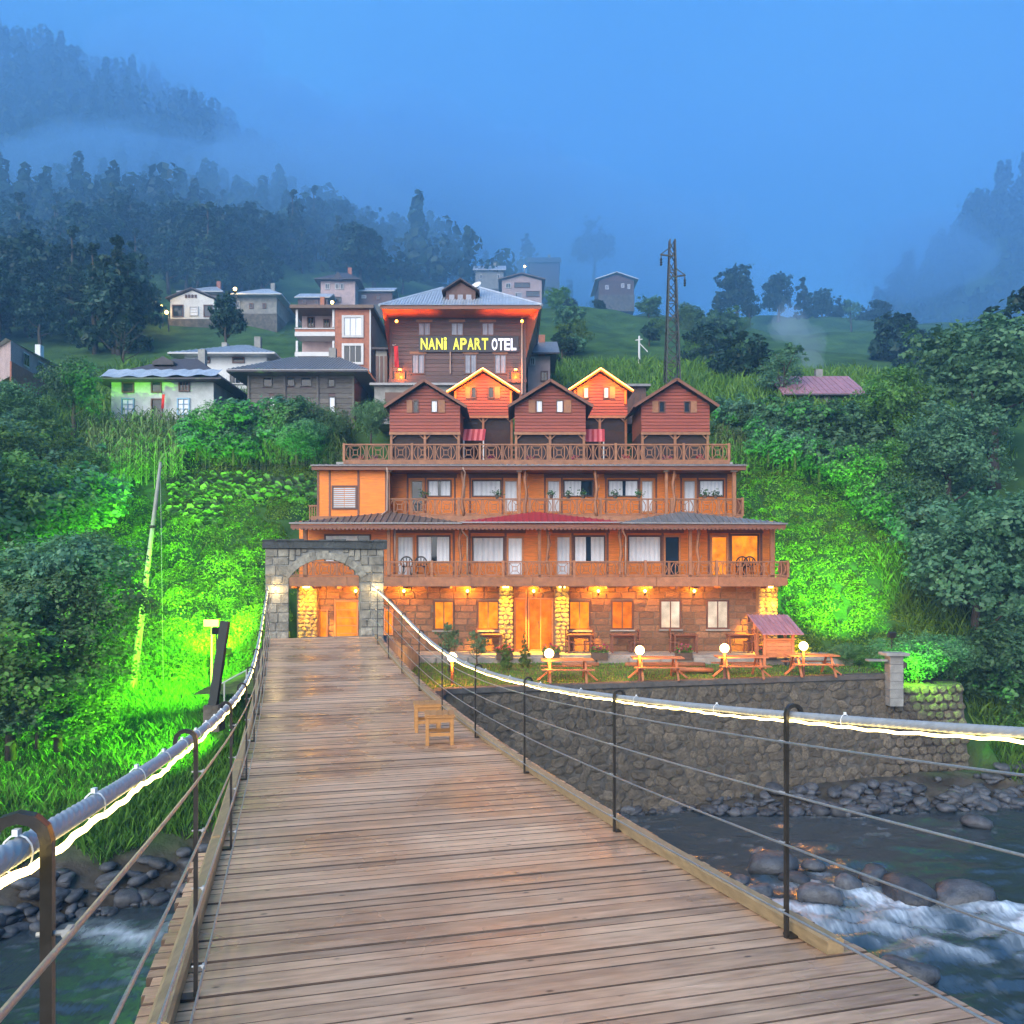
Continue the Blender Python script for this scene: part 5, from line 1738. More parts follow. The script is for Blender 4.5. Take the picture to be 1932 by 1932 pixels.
# ------------------------------------------------------------------ village houses
def house(label, d, ul, ur, vt, vb, m_w, m_r, wins=(), roof='hip', ov=.6, vr=None, depth=7, fm=None, ridge=.45, ribs=0, eave_t=.12, cat='house', group=None, sidewin=0, base_m=None, dropz=2.5, rz=0):
    """front wall on y=d between measured edges; roof rises from the eaves to vr; hip, gable (front gable), shed (ridge along x)"""
    x0, x1, z1, z0 = ux(ul, d), ux(ur, d), vz(vt, d - ov), vz(vb, d)
    fm = fm or m_frame
    t = thing('house', label, cat, ((x0 + x1) / 2, d, z0), 0, group)
    MB().box(x0, x1, d, d + depth, z0, z1).build('wall', m_w, t)
    MB().box(x0 - .06, x1 + .06, d - .06, d + depth + .06, z0 - dropz, z0 - .003).build('base', base_m or m_rubmort, t)
    zr = vz(vr, d + (0 if roof == 'gable' else depth / 2)) if vr else z1 + 1.5
    a0, a1, b0, b1 = x0 - ov, x1 + ov, d - ov, d + depth + ov
    m_ = MB()
    xm, ym = (x0 + x1) / 2, d + depth / 2
    E0, E1, E2, E3 = (a0, b0, z1), (a1, b0, z1), (a1, b1, z1), (a0, b1, z1)
    th = eave_t
    if roof == 'hip':
        hr_ = max(.2, (x1 - x0) * ridge / 2)
        T0, T1 = (xm - hr_, ym, zr), (xm + hr_, ym, zr)
        m_.add([E0, E1, E2, E3] + [(p[0], p[1], p[2] + th) for p in (E0, E1, E2, E3)] + [T0, T1], [(3, 2, 1, 0), (0, 1, 5, 4), (1, 2, 6, 5), (2, 3, 7, 6), (3, 0, 4, 7), (4, 5, 9, 8), (5, 6, 9), (6, 7, 8, 9), (7, 4, 8)])
    elif roof == 'gable':
        T0, T1 = (xm, b0, zr), (xm, b1, zr)
        m_.add([E0, E1, E2, E3, T0, T1] + [(p[0], p[1], p[2] + th) for p in (E0, E1, E2, E3, T0, T1)],
               [(0, 4, 5, 3), (4, 1, 2, 5), (6, 9, 11, 10), (10, 11, 8, 7), (0, 6, 10, 4), (4, 10, 7, 1), (0, 3, 9, 6), (1, 7, 8, 2), (3, 5, 11, 9), (5, 2, 8, 11)])
        g = MB(); g.prism([(x0, z1 + .003), (x1, z1 + .003), (xm, zr - .12)], d + .003, d + depth - .003); g.build('gable_wall', m_w, t)
    else:
        T0, T1 = (a0, ym, zr), (a1, ym, zr)
        m_.add([E0, E1, E2, E3, T0, T1] + [(p[0], p[1], p[2] + th) for p in (E0, E1, E2, E3, T0, T1)],
               [(0, 1, 5, 4), (4, 5, 2, 3), (6, 10, 11, 7), (10, 9, 8, 11), (0, 6, 7, 1), (2, 8, 9, 3), (0, 4, 10, 6), (4, 3, 9, 10), (1, 7, 11, 5), (5, 11, 8, 2)])
    ro = m_.build('roof', m_r, t)
    for i in range(ribs):
        f_ = (i + .5) / ribs; x = a0 + (a1 - a0) * f_
        if roof == 'hip':
            g = min(1, (x - a0) / max(.1, (T0[0] - a0))) if x < xm else min(1, (a1 - x) / max(.1, (a1 - T1[0])))
        else: g = 1
        MB().bar((x, b0, z1 + th + .02), (x, b0 + (ym - b0) * g * .98, z1 + th + .02 + (zr - z1 - (th if roof == 'hip' else 0)) * g * .98), .05, .04).build('roof_rib', m_r, ro)
    if roof != 'gable' and cat == 'house':
        cx_ = xm + (x1 - x0) * .18; MB().box(cx_ - .22, cx_ + .22, ym - .2, ym + .2, z1 + .2, zr + .55).build('chimney', m_brickred if m_w is m_pink else m_conc, ro)
    MB().bar((a0 + .02, b0 - .05, z1 + .05), (a1 - .02, b0 - .05, z1 + .05), .09, .09).build('gutter', m_frame if m_r is m_roof_metal else m_roof_dk, ro) if roof != 'gable' else None
    for wdef in wins:
        a, b, v0, v1 = wdef[:4]
        k = wdef[4] if len(wdef) > 4 else ''
        win(t, a, b, v0, v1, d - .06, m_frame_d if 'd' in k else fm, m_lit_w if 'L' in k else None, cols=3 if '3' in k else (1 if '1' in k else 2), rows=2 if '2' in k else 1, curtain='c' in k, fw=.07, dep=.05, name='door' if 'D' in k else 'window')
    return t, ro


# white two storey house with wavy old roof
h, ro = house('old white two storey house with blue lower windows and a door flag', 50, 210, 403, 716, 803, m_cream, m_roof_dk,
              [(230, 253, 721, 741, '1d'), (285, 305, 719, 741, '1d'), (337, 358, 718, 739, 'd3')], ov=.75, vr=677, depth=7, ridge=.25, eave_t=.1)
m_bluef = mat('blue_frame', (.22, .38, .50), rough=.6, var=.15)
for a, b in ((229, 253), (334, 358)): win(h, a, b, 751, 783, 50 - .06, m_bluef, m_curtain, cols=2, rows=3, fw=.07, dep=.05)
win(h, 285, 307, 752, 792, 50 - .06, m_frame_d, m_glass, cols=1, fw=.07, dep=.05, name='door')
# separate buckled sheet over the front eave and a little roof dormer
m_ = MB()
n = 24
for i in range(n + 1):
    x = ux(188, 49.2) + (ux(408, 49.2) - ux(188, 49.2)) * i / n
    m_.v += [(x, 49.15, vz(712, 49.2) + .06 * math.sin(i * 1.3) + .12 * (i / n)), (x, 50.3, vz(697, 50.3) + .04 * math.sin(i * 2.1))]
for i in range(n): m_.f.append((2 * i, 2 * i + 2, 2 * i + 3, 2 * i + 1))
m_.build('sheet_roof', m_roof_metal, ro, fix=False)
m_ = MB(); dd_ = 51.5
m_.prism([(ux(287, dd_), vz(688, dd_)), (ux(327, dd_), vz(688, dd_)), (ux(327, dd_), vz(682, dd_)), (ux(307, dd_), vz(672, dd_)), (ux(287, dd_), vz(682, dd_))], dd_, dd_ + 1.6); m_.build('roof_vent', m_roof_dk, ro)
fl2 = thing('flag', 'small red flag drooping beside the door of the old white house', 'flag', at(310, 772, 49.6))
m_ = MB()
for i in range(7):
    for j in range(3): m_.v.append(at(306 + j * 2.5 - i * .3, 744 + i * 4.5, 49.6 + .05 * math.sin(i + j)))
for i in range(6):
    for j in range(2): m_.f.append((i * 3 + j, i * 3 + j + 1, i * 3 + 4 + j, i * 3 + 3 + j))
m_.build('cloth', m_flag, fl2, smooth=True, fix=False)
MB().tube([at(309, 741, 49.98), at(305, 743, 49.58)], .018, 6).build('staff', m_frame, fl2)

# dark weathered wooden house
h, ro = house('dark weathered wooden house with tiled roof beside the corn', 50.5, 470, 668, 702, 790, m_hotelboard, m_roof_gr, [], ov=1.0, vr=674, depth=7, ridge=.5, ribs=46, eave_t=.16)
x0, x1, z0, z1 = ux(470, 50.5), ux(668, 50.5), vz(790, 50.5), vz(702, 50.5)
HO = [(496, 514, 712, 730), (541, 556, 711, 729), (567, 588, 711, 729), (618, 632, 714, 730), (508, 519, 748, 790), (620, 633, 748, 790), (566, 580, 750, 772)]
siding(h, x0, x1, 50.49, z0, z1 - .02, m_oldwood, [(ux(a, 50.5), ux(b, 50.5), vz(v1, 50.5), vz(v0, 50.5)) for a, b, v0, v1 in HO], step=.3, prt=.05)
for k, (a, b, v0, v1) in enumerate(HO):
    win(h, a, b, v0, v1, 50.44, m_oldwood, m_curtain if k in (4, 5) else m_glass, cols=1, fw=.05, dep=.04, name='door' if k in (4, 5) else 'window')
for u in (470, 538, 600, 667): MB().box(ux(u - 2, 50.5), ux(u + 2, 50.5), 50.36, 50.43, z0, z1 - .03).build('corner_board', m_oldwood, h)

# white house with sheet hip roof behind
h, ro = house('white house under a pale sheet hip roof behind the two old houses', 57, 348, 503, 668, 750, m_white, m_roof_metal,
              [(378, 396, 674, 685, '1d'), (438, 461, 674, 685, '1d'), (432, 466, 703, 725, '3')], ov=.8, vr=651, depth=8, ridge=.12, ribs=26)
MB().box(ux(418, 60), ux(428, 60), 60, 60.5, vz(664, 60), vz(646, 60)).build('chimney', m_conc, ro)

# apartment building with balconies
dA = 57
ap = thing('apartment_house', 'three storey orange brick apartment house with white trimmed balconies', 'house', at(628, 750, dA))
ax0, ax1, az0, az1 = ux(556, dA), ux(698, dA), vz(800, dA), vz(584, dA)
bx = ux(632, dA)
MB().box(bx, ax1, dA, dA + 8, az0, az1).build('wall', m_brickred, ap)
MB().box(ax0 + .15, bx - .003, dA + 1.4, dA + 8, az0, az1).build('recess_wall', m_pink, ap)
MB().box(ax0 - .25, ax1 + .3, dA - .35, dA + 8.3, az1 + .003, az1 + .22).build('roof_slab', m_roof_br, ap)
for (v, nm) in ((626, 'balcony'), (664, 'balcony'), (718, 'balcony')):
    MB().box(ax0, bx - .004, dA, dA + 1.396, vz(v + 8, dA), vz(v, dA)).build('balcony_slab', m_frame, ap)
for (v0_, v1_) in ((621, 636), ):
    MB().box(ax0 + .03, bx - .03, dA + .02, dA + .12, vz(635, dA) + .29, vz(621, dA)).build('balcony_parapet', m_brickred, ap)
    MB().box(ax0, bx - .005, dA - .03, dA + .15, vz(621, dA) + .003, vz(619.5, dA) + .02).build('parapet_cap', m_frame, ap)
for u in (560, 629):
    MB().box(ux(u - 2, dA), ux(u + 2, dA), dA - .02, dA + .12, vz(664, dA) + .01, vz(635.5, dA) - .27).build('column', m_frame, ap)
    MB().box(ux(u - 2, dA), ux(u + 2, dA), dA - .02, dA + .12, vz(619, dA) + .05, az1).build('column', m_frame, ap)
    MB().box(ux(u - 2, dA), ux(u + 2, dA), dA - .02, dA + .12, vz(718, dA) + .01, vz(672, dA) - .02).build('column', m_frame, ap)
for (a, b, v0, v1, pn) in ((580, 593, 598, 618, None), (610, 622, 602, 618, None), (580, 612, 681, 700, None)):
    win(ap, a, b, v0, v1, dA + 1.34, m_frame_d, pn, cols=2, fw=.06, dep=.05)
for v0, v1, pn in ((595, 637, m_curtain), (648, 688, None)):
    w_ = win(ap, 645, 686, v0, v1, dA - .06, m_frame, pn, cols=3, fw=.16, dep=.05)
MB().box(ux(697, dA), ux(700, dA), dA - .06, dA - .003, az0, az1).build('downpipe', m_frame, ap)
win(ap, 682, 688, 712, 728, dA - .06, m_frame, None, cols=1, fw=.05, dep=.05)
MB().box(ux(604, 59), ux(612, 59), 59, 59.5, az1 + .23, vz(560, 59)).build('chimney', m_brickred, ap)

# house at the left edge, seen from its side
dL = 56
lh = thing('house', 'pink and brick house with a sloping sheet roof above the round dark tree', 'house', at(50, 715, dL))
P = lambda u, v, d: Vector(at(u, v, d))
zE, zB_ = vz(650, 54), vz(716, 54)
pa, pb, pc_ = (ux(-60, 60), 60.0), (ux(20, 53), 53.0), (ux(110, 60.5), 60.5)
m_ = MB()
m_.add([(pa[0], pa[1], zB_), (pb[0], pb[1], zB_), (pc_[0], pc_[1], zB_ - .3), (pa[0], pa[1], zE), (pb[0], pb[1], zE), (pc_[0], pc_[1], zE - .0)] + [(pa[0], 66, zB_), (pa[0], 66, zE)],
       [(0, 1, 4, 3), (1, 2, 5, 4), (3, 4, 5), (0, 2, 1)])
m_.v = m_.v[:6]
m_.build('wall', m_pink, lh)
dirv = (Vector((pc_[0], pc_[1], 0)) - Vector((pb[0], pb[1], 0))).normalized(); nrm = Vector((dirv.y, -dirv.x, 0))
m_ = MB()
b0_ = Vector((pb[0], pb[1], 0)); c0_ = Vector((pc_[0], pc_[1], 0))
q = [b0_ + nrm * .05 + Vector((0, 0, zB_ - .4)), c0_ + nrm * .05 + Vector((0, 0, zB_ - .7)), c0_ + nrm * .05 + Vector((0, 0, zB_ + .9)), b0_ + nrm * .05 + Vector((0, 0, zB_ + .9))]
m_.add(q + [p - nrm * .1 for p in q], [(0, 1, 2, 3), (7, 6, 5, 4), (0, 4, 5, 1), (1, 5, 6, 2), (2, 6, 7, 3), (3, 7, 4, 0)]); m_.build('brick_band', m_brickred, lh)
e_ = .5
a_ = Vector((pa[0], pa[1], zE)); b_ = Vector((pb[0], pb[1] - .5, zE)); c__ = Vector((pc_[0] + .5, pc_[1], zE)); top = Vector((ux(0, 62), 62.5, zE + 1.9)); top2 = Vector((ux(60, 65), 67, zE + 1.7))
m_ = MB(); m_.add([a_, b_, c__, top, top2], [(0, 1, 3), (1, 2, 4, 3), (2, 1, 0)]); m_.build('roof', m_roof_metal, lh, fix=False)
for i, f_ in enumerate((.28, .58, .82)):
    c_ = b0_.lerp(c0_, f_) + nrm * .08; hw_ = .45
    p0, p1 = c_ - dirv * hw_, c_ + dirv * hw_
    zz0, zz1 = zB_ + 1.05, zE - .25
    m_ = MB(); m_.add([(p0.x, p0.y, zz0), (p1.x, p1.y, zz0), (p1.x, p1.y, zz1), (p0.x, p0.y, zz1)], [(0, 1, 2, 3)]); w_ = m_.build('window', m_frame, lh, fix=False)
    for k in (0, 1):
        qa = p0.lerp(p1, .08 + .46 * k) + nrm * .02; qb = p0.lerp(p1, .46 + .46 * k) + nrm * .02
        m_ = MB(); m_.add([(qa.x, qa.y, zz0 + .1), (qb.x, qb.y, zz0 + .1), (qb.x, qb.y, zz1 - .1), (qa.x, qa.y, zz1 - .1)], [(0, 1, 2, 3)]); m_.build('pane', m_glass, w_, fix=False)
MB().box(ux(66, 62), ux(76, 62), 62, 62.5, vz(700, 62), vz(650, 62)).build('chimney', m_white, lh)

# farther houses up the slope
h, ro = house('white gabled house with four little attic windows beside two street lights', 85, 321, 404, 563, 602, m_white, m_roof_dk, [(349, 353, 556, 562, '1d'), (355, 359, 556, 562, '1d'), (361, 365, 556, 562, '1d'), (367, 371, 556, 562, '1d')], roof='gable', vr=546, ov=.35, depth=7)
for a, b in ((325, 346), (384, 401)): win(h, a, b, 575, 598, 85 - .06, m_frame_d, m_glass, cols=1, fw=.08, dep=.05, name='garage_opening')
win(h, 357, 374, 578, 596, 85 - .06, m_frame, m_curtain, cols=1, rows=3, fw=.08, dep=.05, name='door')
house('pale hip roofed house half hidden behind the white gabled one', 94, 352, 412, 551, 585, m_pink, m_roof_metal, [], vr=541, ov=.8, ridge=.2)
house('low grey house with pale sheet hip roof and white door behind the bushy plot', 88, 445, 522, 556, 592, m_conc, m_roof_metal, [(447, 452, 568, 582, '1'), (470, 478, 572, 582, 'd'), (495, 502, 572, 582, 'd')], vr=545, ov=.7, ridge=.15)
house('pink two storey house with a pointed dark roof dormer high on the slope', 95, 605, 670, 527, 578, m_pink, m_roof_dk, [(613, 622, 535, 546, ''), (632, 640, 535, 546, ''), (642, 648, 535, 546, '1'), (632, 644, 560, 570, 'd')], vr=515, ov=.6, ridge=.2, depth=7)
m_ = MB(); m_.prism([(ux(627, 94.3), vz(527, 94.3)), (ux(648, 94.3), vz(527, 94.3)), (ux(637.5, 94.3), vz(512, 94.3))], 94.3, 97); tt = m_.build('roof_dormer', m_roof_dk, [o for o in COL.objects if o.get('label', '').startswith('pink two storey')][0])
house('long low dark shed with a light sheet roof left of the pink house', 92, 562, 618, 562, 582, m_hotelboard, m_roof_metal, [(570, 578, 566, 574, 'd'), (592, 600, 567, 575, 'd')], roof='shed', vr=556, ov=.3, depth=4, cat='shed')
house('long low shed with a pale edge right of the pink house', 97, 675, 740, 550, 575, m_hotelboard, m_roof_metal, [(682, 691, 557, 563, 'c1'), (710, 718, 556, 566, 'd')], roof='shed', vr=545, ov=.3, depth=4, cat='shed')
house('foggy two storey house with balcony right of the hotel dormer', 118, 947, 1022, 527, 572, m_pink, m_roof_br, [(954, 964, 534, 544, ''), (970, 1000, 533, 543, 'd'), (972, 985, 552, 566, 'c1'), (992, 1018, 549, 560, 'd')], roof='gable', vr=518, ov=.5, depth=8)
house('faint grey house with a flat pale roof behind the balcony house', 132, 897, 950, 510, 545, m_conc, m_roof_metal, [(905, 910, 518, 526, '1'), (938, 943, 518, 526, '1')], roof='shed', vr=503, ov=.4, depth=6)
house('faint dark house in the fog beside the tall foggy tree', 146, 1000, 1055, 495, 530, m_hotelboard, m_roof_dk, [], roof='shed', vr=487, ov=.4, depth=6)
house('blue hazy house with pale roof edge standing alone on the meadow', 128, 1130, 1196, 527, 556, m_hotelboard, m_roof_metal, [(1142, 1148, 538, 546, 'c1'), (1172, 1178, 535, 543, 'c1'), (1184, 1189, 536, 545, 'c1')], roof='gable', vr=516, ov=.6, depth=7)
house('small house with grey lean-to roof beside the big wooden hotel', 57, 996, 1038, 668, 740, m_pink, m_roof_gr, [(1000, 1010, 674, 690, ''), (1020, 1034, 700, 720, 'd')], roof='shed', vr=648, ov=.6, depth=5)
h, ro = house('low house with a mauve pitched roof and smoking chimney behind the shrubs', 55.5, 1494, 1606, 746, 790, m_conc, m_roof_pu, [(1555, 1566, 748, 762, 'c'), (1590, 1600, 752, 764, 'd')], roof='shed', vr=713, ov=.8, depth=5, ribs=14)
house('dark roofed hut among the trees right of the mauve roofed house', 56, 1655, 1715, 745, 790, m_hotelboard, m_roof_dk, [], roof='gable', vr=727, ov=.6, depth=5)
# open side shed left of the hotel
shed('grey lean-to with white laundry against the left side of the hotel', 706, 733, 660, 745, 53, m_conc, m_roof_dk, 4)

# ------------------------------------------------------------------ masts and poles
py = thing('lattice_mast', 'dark lattice power mast rising behind the end cabin', 'pylon', at(1268, 730, 58))
dpy = 58; zt = vz(453, dpy); zb = gz(ux(1268, dpy), dpy) - .3
cx = ux(1268, dpy)
def leg(i, z):
    f_ = (z - zb) / (zt - zb); w = .50 * (1 - f_) + .17 * f_
    return (cx + (1 if i in (1, 2) else -1) * w, dpy + (1 if i > 1 else -1) * w, z)
for i in range(4): MB().bar(leg(i, zb), leg(i, zt), .09, .09).build('leg', m_steel, py)
nb = 15
zs = [zb + (zt - zb) * (1 - (1 - i / nb) ** 1.0) for i in range(nb + 1)]
for i in range(nb):
    for a, b in ((0, 1), (1, 2), (2, 3), (3, 0)):
        MB().bar(leg(a, zs[i]), leg(b, zs[i + 1]), .05, .05).build('brace', m_steel, py)
        if i % 2: MB().bar(leg(b, zs[i]), leg(a, zs[i + 1]), .05, .05).build('brace', m_steel, py)
        if i % 3 == 0: MB().bar(leg(a, zs[i]), leg(b, zs[i]), .05, .05).build('brace', m_steel, py)
for z, s_ in ((zt - 2.6, 1), (zt - 1.2, -1)):
    f_ = .3
    arm = MB().bar((cx, dpy - .3, z), (cx + s_ * .85, dpy - .3, z + .1), .09, .09).build('cross_arm', m_steel, py)
    MB().bar((cx + s_ * .15, dpy - .3, z + .6), (cx + s_ * .85, dpy - .3, z + .1), .05, .05).build('arm_stay', m_steel, arm)
    MB().lathe((cx + s_ * .8, dpy - .3, z - .65), [(.03, 0), (.1, .05), (.05, .15), (.1, .22), (.05, .32), (.1, .4), (.04, .5), (.03, .7)], 8).build('insulator', m_steel, arm)
up = thing('utility_pole', 'pale slim utility pole with a side strut on the meadow behind the cabins', 'pole', at(1206, 690, 66))
MB().tube([(ux(1206, 66), 66, gz(ux(1206, 66), 66) - .3), at(1206, 634, 66)], [.10, .07], 8).build('shaft', m_frame, up)
MB().bar(at(1207, 648, 66), at(1222, 664, 66), .06, .06).build('strut', m_frame, up)
MB().bar(at(1199, 642, 66), at(1212, 640, 66), .07, .07).build('cross_arm', m_frame, up)
# ------------------------------------------------------------------ vegetation
def leaf_quads(P, Nn, size, rng, asp=.62, fold=.18):
    """one folded leaf per point, roughly facing its normal"""
    n = len(P)
    r = rng.normal(size=(n, 3)); t = r - Nn * (r * Nn).sum(1, keepdims=True)
    t /= np.linalg.norm(t, axis=1, keepdims=True) + 1e-9
    b = np.cross(Nn, t)
    L = (size * rng.uniform(.6, 1.35, n))[:, None]
    V = np.stack([P - t * L * .5, P + b * L * asp * .5 + Nn * L * fold, P + t * L * .5, P - b * L * asp * .5 + Nn * L * fold * .4], 1)
    return V.reshape(-1, 3), np.arange(4 * n).reshape(-1, 4)


def crown(name, blobs, n, leaf, seed, m_l, up=.35, shell=.55):
    """blobs: (x, y, z, rx, ry, rz); leaves fill the outer shell of every blob in clumps"""
    rng = np.random.default_rng(seed)
    B = np.array(blobs, float)
    wgt = (B[:, 3] * B[:, 4] + B[:, 3] * B[:, 5]); wgt /= wgt.sum()
    # clump centres first, then leaves round them
    nc = max(20, n // 26)
    bi = rng.choice(len(B), nc, p=wgt)
    dr = rng.normal(size=(nc, 3)); dr /= np.linalg.norm(dr, axis=1, keepdims=True)
    rr = (shell + (1.08 - shell) * rng.random(nc) ** .6)[:, None]
    Cc = B[bi, :3] + dr * rr * B[bi, 3:]
    cs = np.minimum(B[bi, 3], B[bi, 5]) * rng.uniform(.16, .34, nc)
    ci = rng.integers(0, nc, n)
    off = rng.normal(size=(n, 3)) * cs[ci][:, None] * .62
    P = Cc[ci] + off
    Nn = dr[ci] + rng.normal(size=(n, 3)) * .6 + np.array([0, 0, up])
    Nn /= np.linalg.norm(Nn, axis=1, keepdims=True)
    V, Q = leaf_quads(P, Nn, leaf, rng)
    rv = np.clip(rng.random(nc)[ci] * .6 + rng.random(n) * .45, 0, 1)
    return np_mesh(name, V, Q, m_l, rv)


def trunk_mesh(h, r, seed, limbs=5, spread=.5, lo=.35):
    rg_ = random.Random(seed); m_ = MB()
    pts = [(0, 0, -.4)]; x = y = 0
    for i in range(1, 7):
        x += rg_.uniform(-.06, .06) * h * .3; y += rg_.uniform(-.06, .06) * h * .3
        pts.append((x, y, h * i / 6))
    m_.tube(pts, [r * (1.25 - .17 * i) for i in range(7)], 8)
    for k in range(limbs):
        f_ = lo + (1 - lo) * k / limbs; i = min(5, int(f_ * 6)); p = Vector(pts[i]).lerp(Vector(pts[i + 1]), f_ * 6 - i)
        a = k * 2.4 + rg_.uniform(-.4, .4); L = h * spread * rg_.uniform(.6, 1) * (1.1 - .5 * f_)
        q = p + Vector((math.cos(a) * L * .55, math.sin(a) * L * .55, L * .35)); e = q + Vector((math.cos(a + .3) * L * .4, math.sin(a + .3) * L * .4, L * .45))
        m_.tube([p, q, e], [r * .5 * (1 - .4 * f_), r * .3, r * .1], 6)
    return m_.mesh('trunk', m_bark, True)


def blobs_round(seed, n, R_, zc_, sq=.8, sub=.5):
    rg_ = random.Random(seed); B = []
    for i in range(n):
        a = rg_.uniform(0, 6.28); r = R_ * rg_.uniform(.25, .75); z = zc_ + R_ * sq * rg_.uniform(-.7, .75)
        k = R_ * sub * rg_.uniform(.7, 1.25)
        B.append((math.cos(a) * r, math.sin(a) * r, z, k, k, k * .8))
    B.append((0, 0, zc_, R_ * .6, R_ * .6, R_ * sq * .75))
    return B


KINDS = {}
def kind(key, crown_me, trunk_me): KINDS[key] = (crown_me, trunk_me)
kind('broad1', crown('crown', blobs_round(1, 13, 3.2, 5.4), 11000, .24, 1, m_leafC), trunk_mesh(5.2, .22, 1))
kind('broad2', crown('crown', blobs_round(2, 11, 3.0, 5.0, 1.0), 10000, .25, 2, m_leafB), trunk_mesh(5, .2, 2))
kind('broad3', crown('crown', blobs_round(3, 12, 2.9, 4.6, .9), 10000, .24, 3, m_leafA), trunk_mesh(4.6, .19, 3))
kind('shrub1', crown('crown', blobs_round(4, 10, 1.5, 1.35, .75), 13000, .10, 4, m_leafS), trunk_mesh(1.3, .07, 4, 4))
kind('shrub2', crown('crown', blobs_round(5, 9, 1.4, 1.3, .8), 12000, .105, 5, m_leafA), trunk_mesh(1.2, .07, 5, 4))
kind('hazel', crown('crown', blobs_round(6, 10, 1.6, 1.7, .85), 5200, .22, 6, m_leafC, up=.6), trunk_mesh(1.6, .08, 6, 5))
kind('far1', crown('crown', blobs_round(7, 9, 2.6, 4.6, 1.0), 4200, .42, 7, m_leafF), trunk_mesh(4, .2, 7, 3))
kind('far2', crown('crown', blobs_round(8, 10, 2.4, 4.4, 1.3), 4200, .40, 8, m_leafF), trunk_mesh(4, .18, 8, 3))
cone = [(random.Random(i).uniform(-.25, .25), random.Random(i + 50).uniform(-.25, .25), 1.0 + i * .75, 1.75 * (1 - i / 11.5), 1.75 * (1 - i / 11.5), .6) for i in range(11)]
kind('spruce', crown('crown', cone, 3600, .42, 9, m_leafN, up=-.1, shell=.3), trunk_mesh(8, .16, 9, 0))
kind('sparse', crown('crown', blobs_round(10, 12, 2.3, 4.2, 1.0, .32), 3600, .19, 10, m_leafC, shell=.2), trunk_mesh(4.8, .13, 10, 8, .55))
kind('column', crown('crown', [(0, 0, .55 + i * .3, .34 * (1 - i / 7), .34 * (1 - i / 7), .3) for i in range(7)], 2600, .09, 11, m_leafA, up=.8, shell=.5), trunk_mesh(.6, .04, 11, 0))
kind('bare', crown('crown', blobs_round(12, 9, 2.2, 4.4, 1.0, .3), 900, .2, 12, m_leafN, shell=.2), trunk_mesh(5, .14, 12, 10, .6))


def plant(key, name, label, cat, x, y, sc, rz, group=None, sz=None, z=None, parts=True):
    cm, tm = KINDS[key]
    o = thing(name, label, cat, (x, y, (gz(x, y) if z is None else z)), rz, group)
    o.scale = (sc, sc, sz or sc)
    for nm, me in (('crown', cm), ('trunk', tm)):
        if nm == 'trunk' and not parts: continue
        c_ = bpy.data.objects.new(nm, me); COL.objects.link(c_); c_.parent = o
    return o


rg = random.Random(21)
def pl_uv(key, name, label, cat, u, v, d, hpx, group=None, natural=None, wide=1, z=None):
    """plant whose crown top is seen at v and that is hpx tall"""
    nat = {'broad1': 8.3, 'broad2': 8.2, 'broad3': 7.5, 'shrub1': 2.7, 'shrub2': 2.7, 'hazel': 3.3, 'far1': 7.6, 'far2': 7.8, 'spruce': 9.3, 'sparse': 6.7, 'column': 2.3, 'bare': 6.8}[key]
    hgt = hpx / F * d; sc = hgt / nat
    x = ux(u, d); top = vz(v, d); zz = top - hgt if z is None else z
    return plant(key, name, label, cat, x, d, sc * wide, rg.uniform(0, 6.28), group, sc, zz)


# left bank shrubs in front
SH = [('shrub1', 62, 1010, 25.5, 210, 1.5, 'big leafy shrub with a pale top by the foot of the tea slope'),
      ('shrub1', 150, 1085, 24.8, 170, 1.3, 'rounded leafy shrub catching the green light beside the big one'),
      ('shrub2', 20, 1170, 23.5, 230, 1.4, 'dark leafy shrub spilling down to the grassy bank'),
      ('shrub2', 110, 1200, 23.6, 190, 1.3, 'dark green shrub between the leafy shrubs and the bright grass'),
      ('shrub1', 155, 1000, 27.5, 110, .8, 'slim yellow green bush standing behind the rounded leafy shrub'),
      ('shrub2', 10, 1050, 26, 200, 1.3, 'dense shrub behind the big leafy one on the left bank'),
      ('hazel', 100, 1015, 25.0, 150, 1.0, 'broad leaved hazel pushing out of the side of the big shrub'),
      ('hazel', 40, 1110, 23.8, 150, 1.1, 'broad leaved hazel in front of the big shrub'),
      ('shrub1', 185, 1140, 25.6, 95, 1.0, 'small floodlit shrub next to the foot of the leaning pole'),
      ('hazel', 70, 1290, 22.6, 110, 1.2, 'low hazel at the bottom of the shrubs above the bank grass'),
      ('shrub1', 165, 1230, 24.3, 90, 1.1, 'low bright shrub at the edge of the floodlit grass')]
for k, u, v, d, hp, w, lab in SH: pl_uv(k, 'leafy_shrub', lab, 'shrub', u, v, d, hp, 'shrubs on the left bank', wide=w)
# dark thicket above them
for i, (u, v, d, hp) in enumerate([(20, 860, 33, 190), (70, 870, 34, 180), (125, 865, 36, 150), (40, 800, 40, 140), (100, 815, 41, 120), (160, 850, 40, 95), (0, 775, 43, 110)]):
    pl_uv('shrub2' if i % 2 else 'hazel', 'thicket_bush', 'dark bush in the shadowy thicket between the corn and the leafy shrubs', 'bush', u, v, d, hp, 'bushes of the dark thicket', wide=1.4)
pl_uv('broad2', 'garden_tree', 'round dark tree between the left edge house and the old white house', 'tree', 138, 668, 47.5, 150, wide=1.05)
pl_uv('shrub1', 'garden_bush', 'green bush in front of the left edge house', 'bush', 35, 728, 48, 90, wide=1.5)
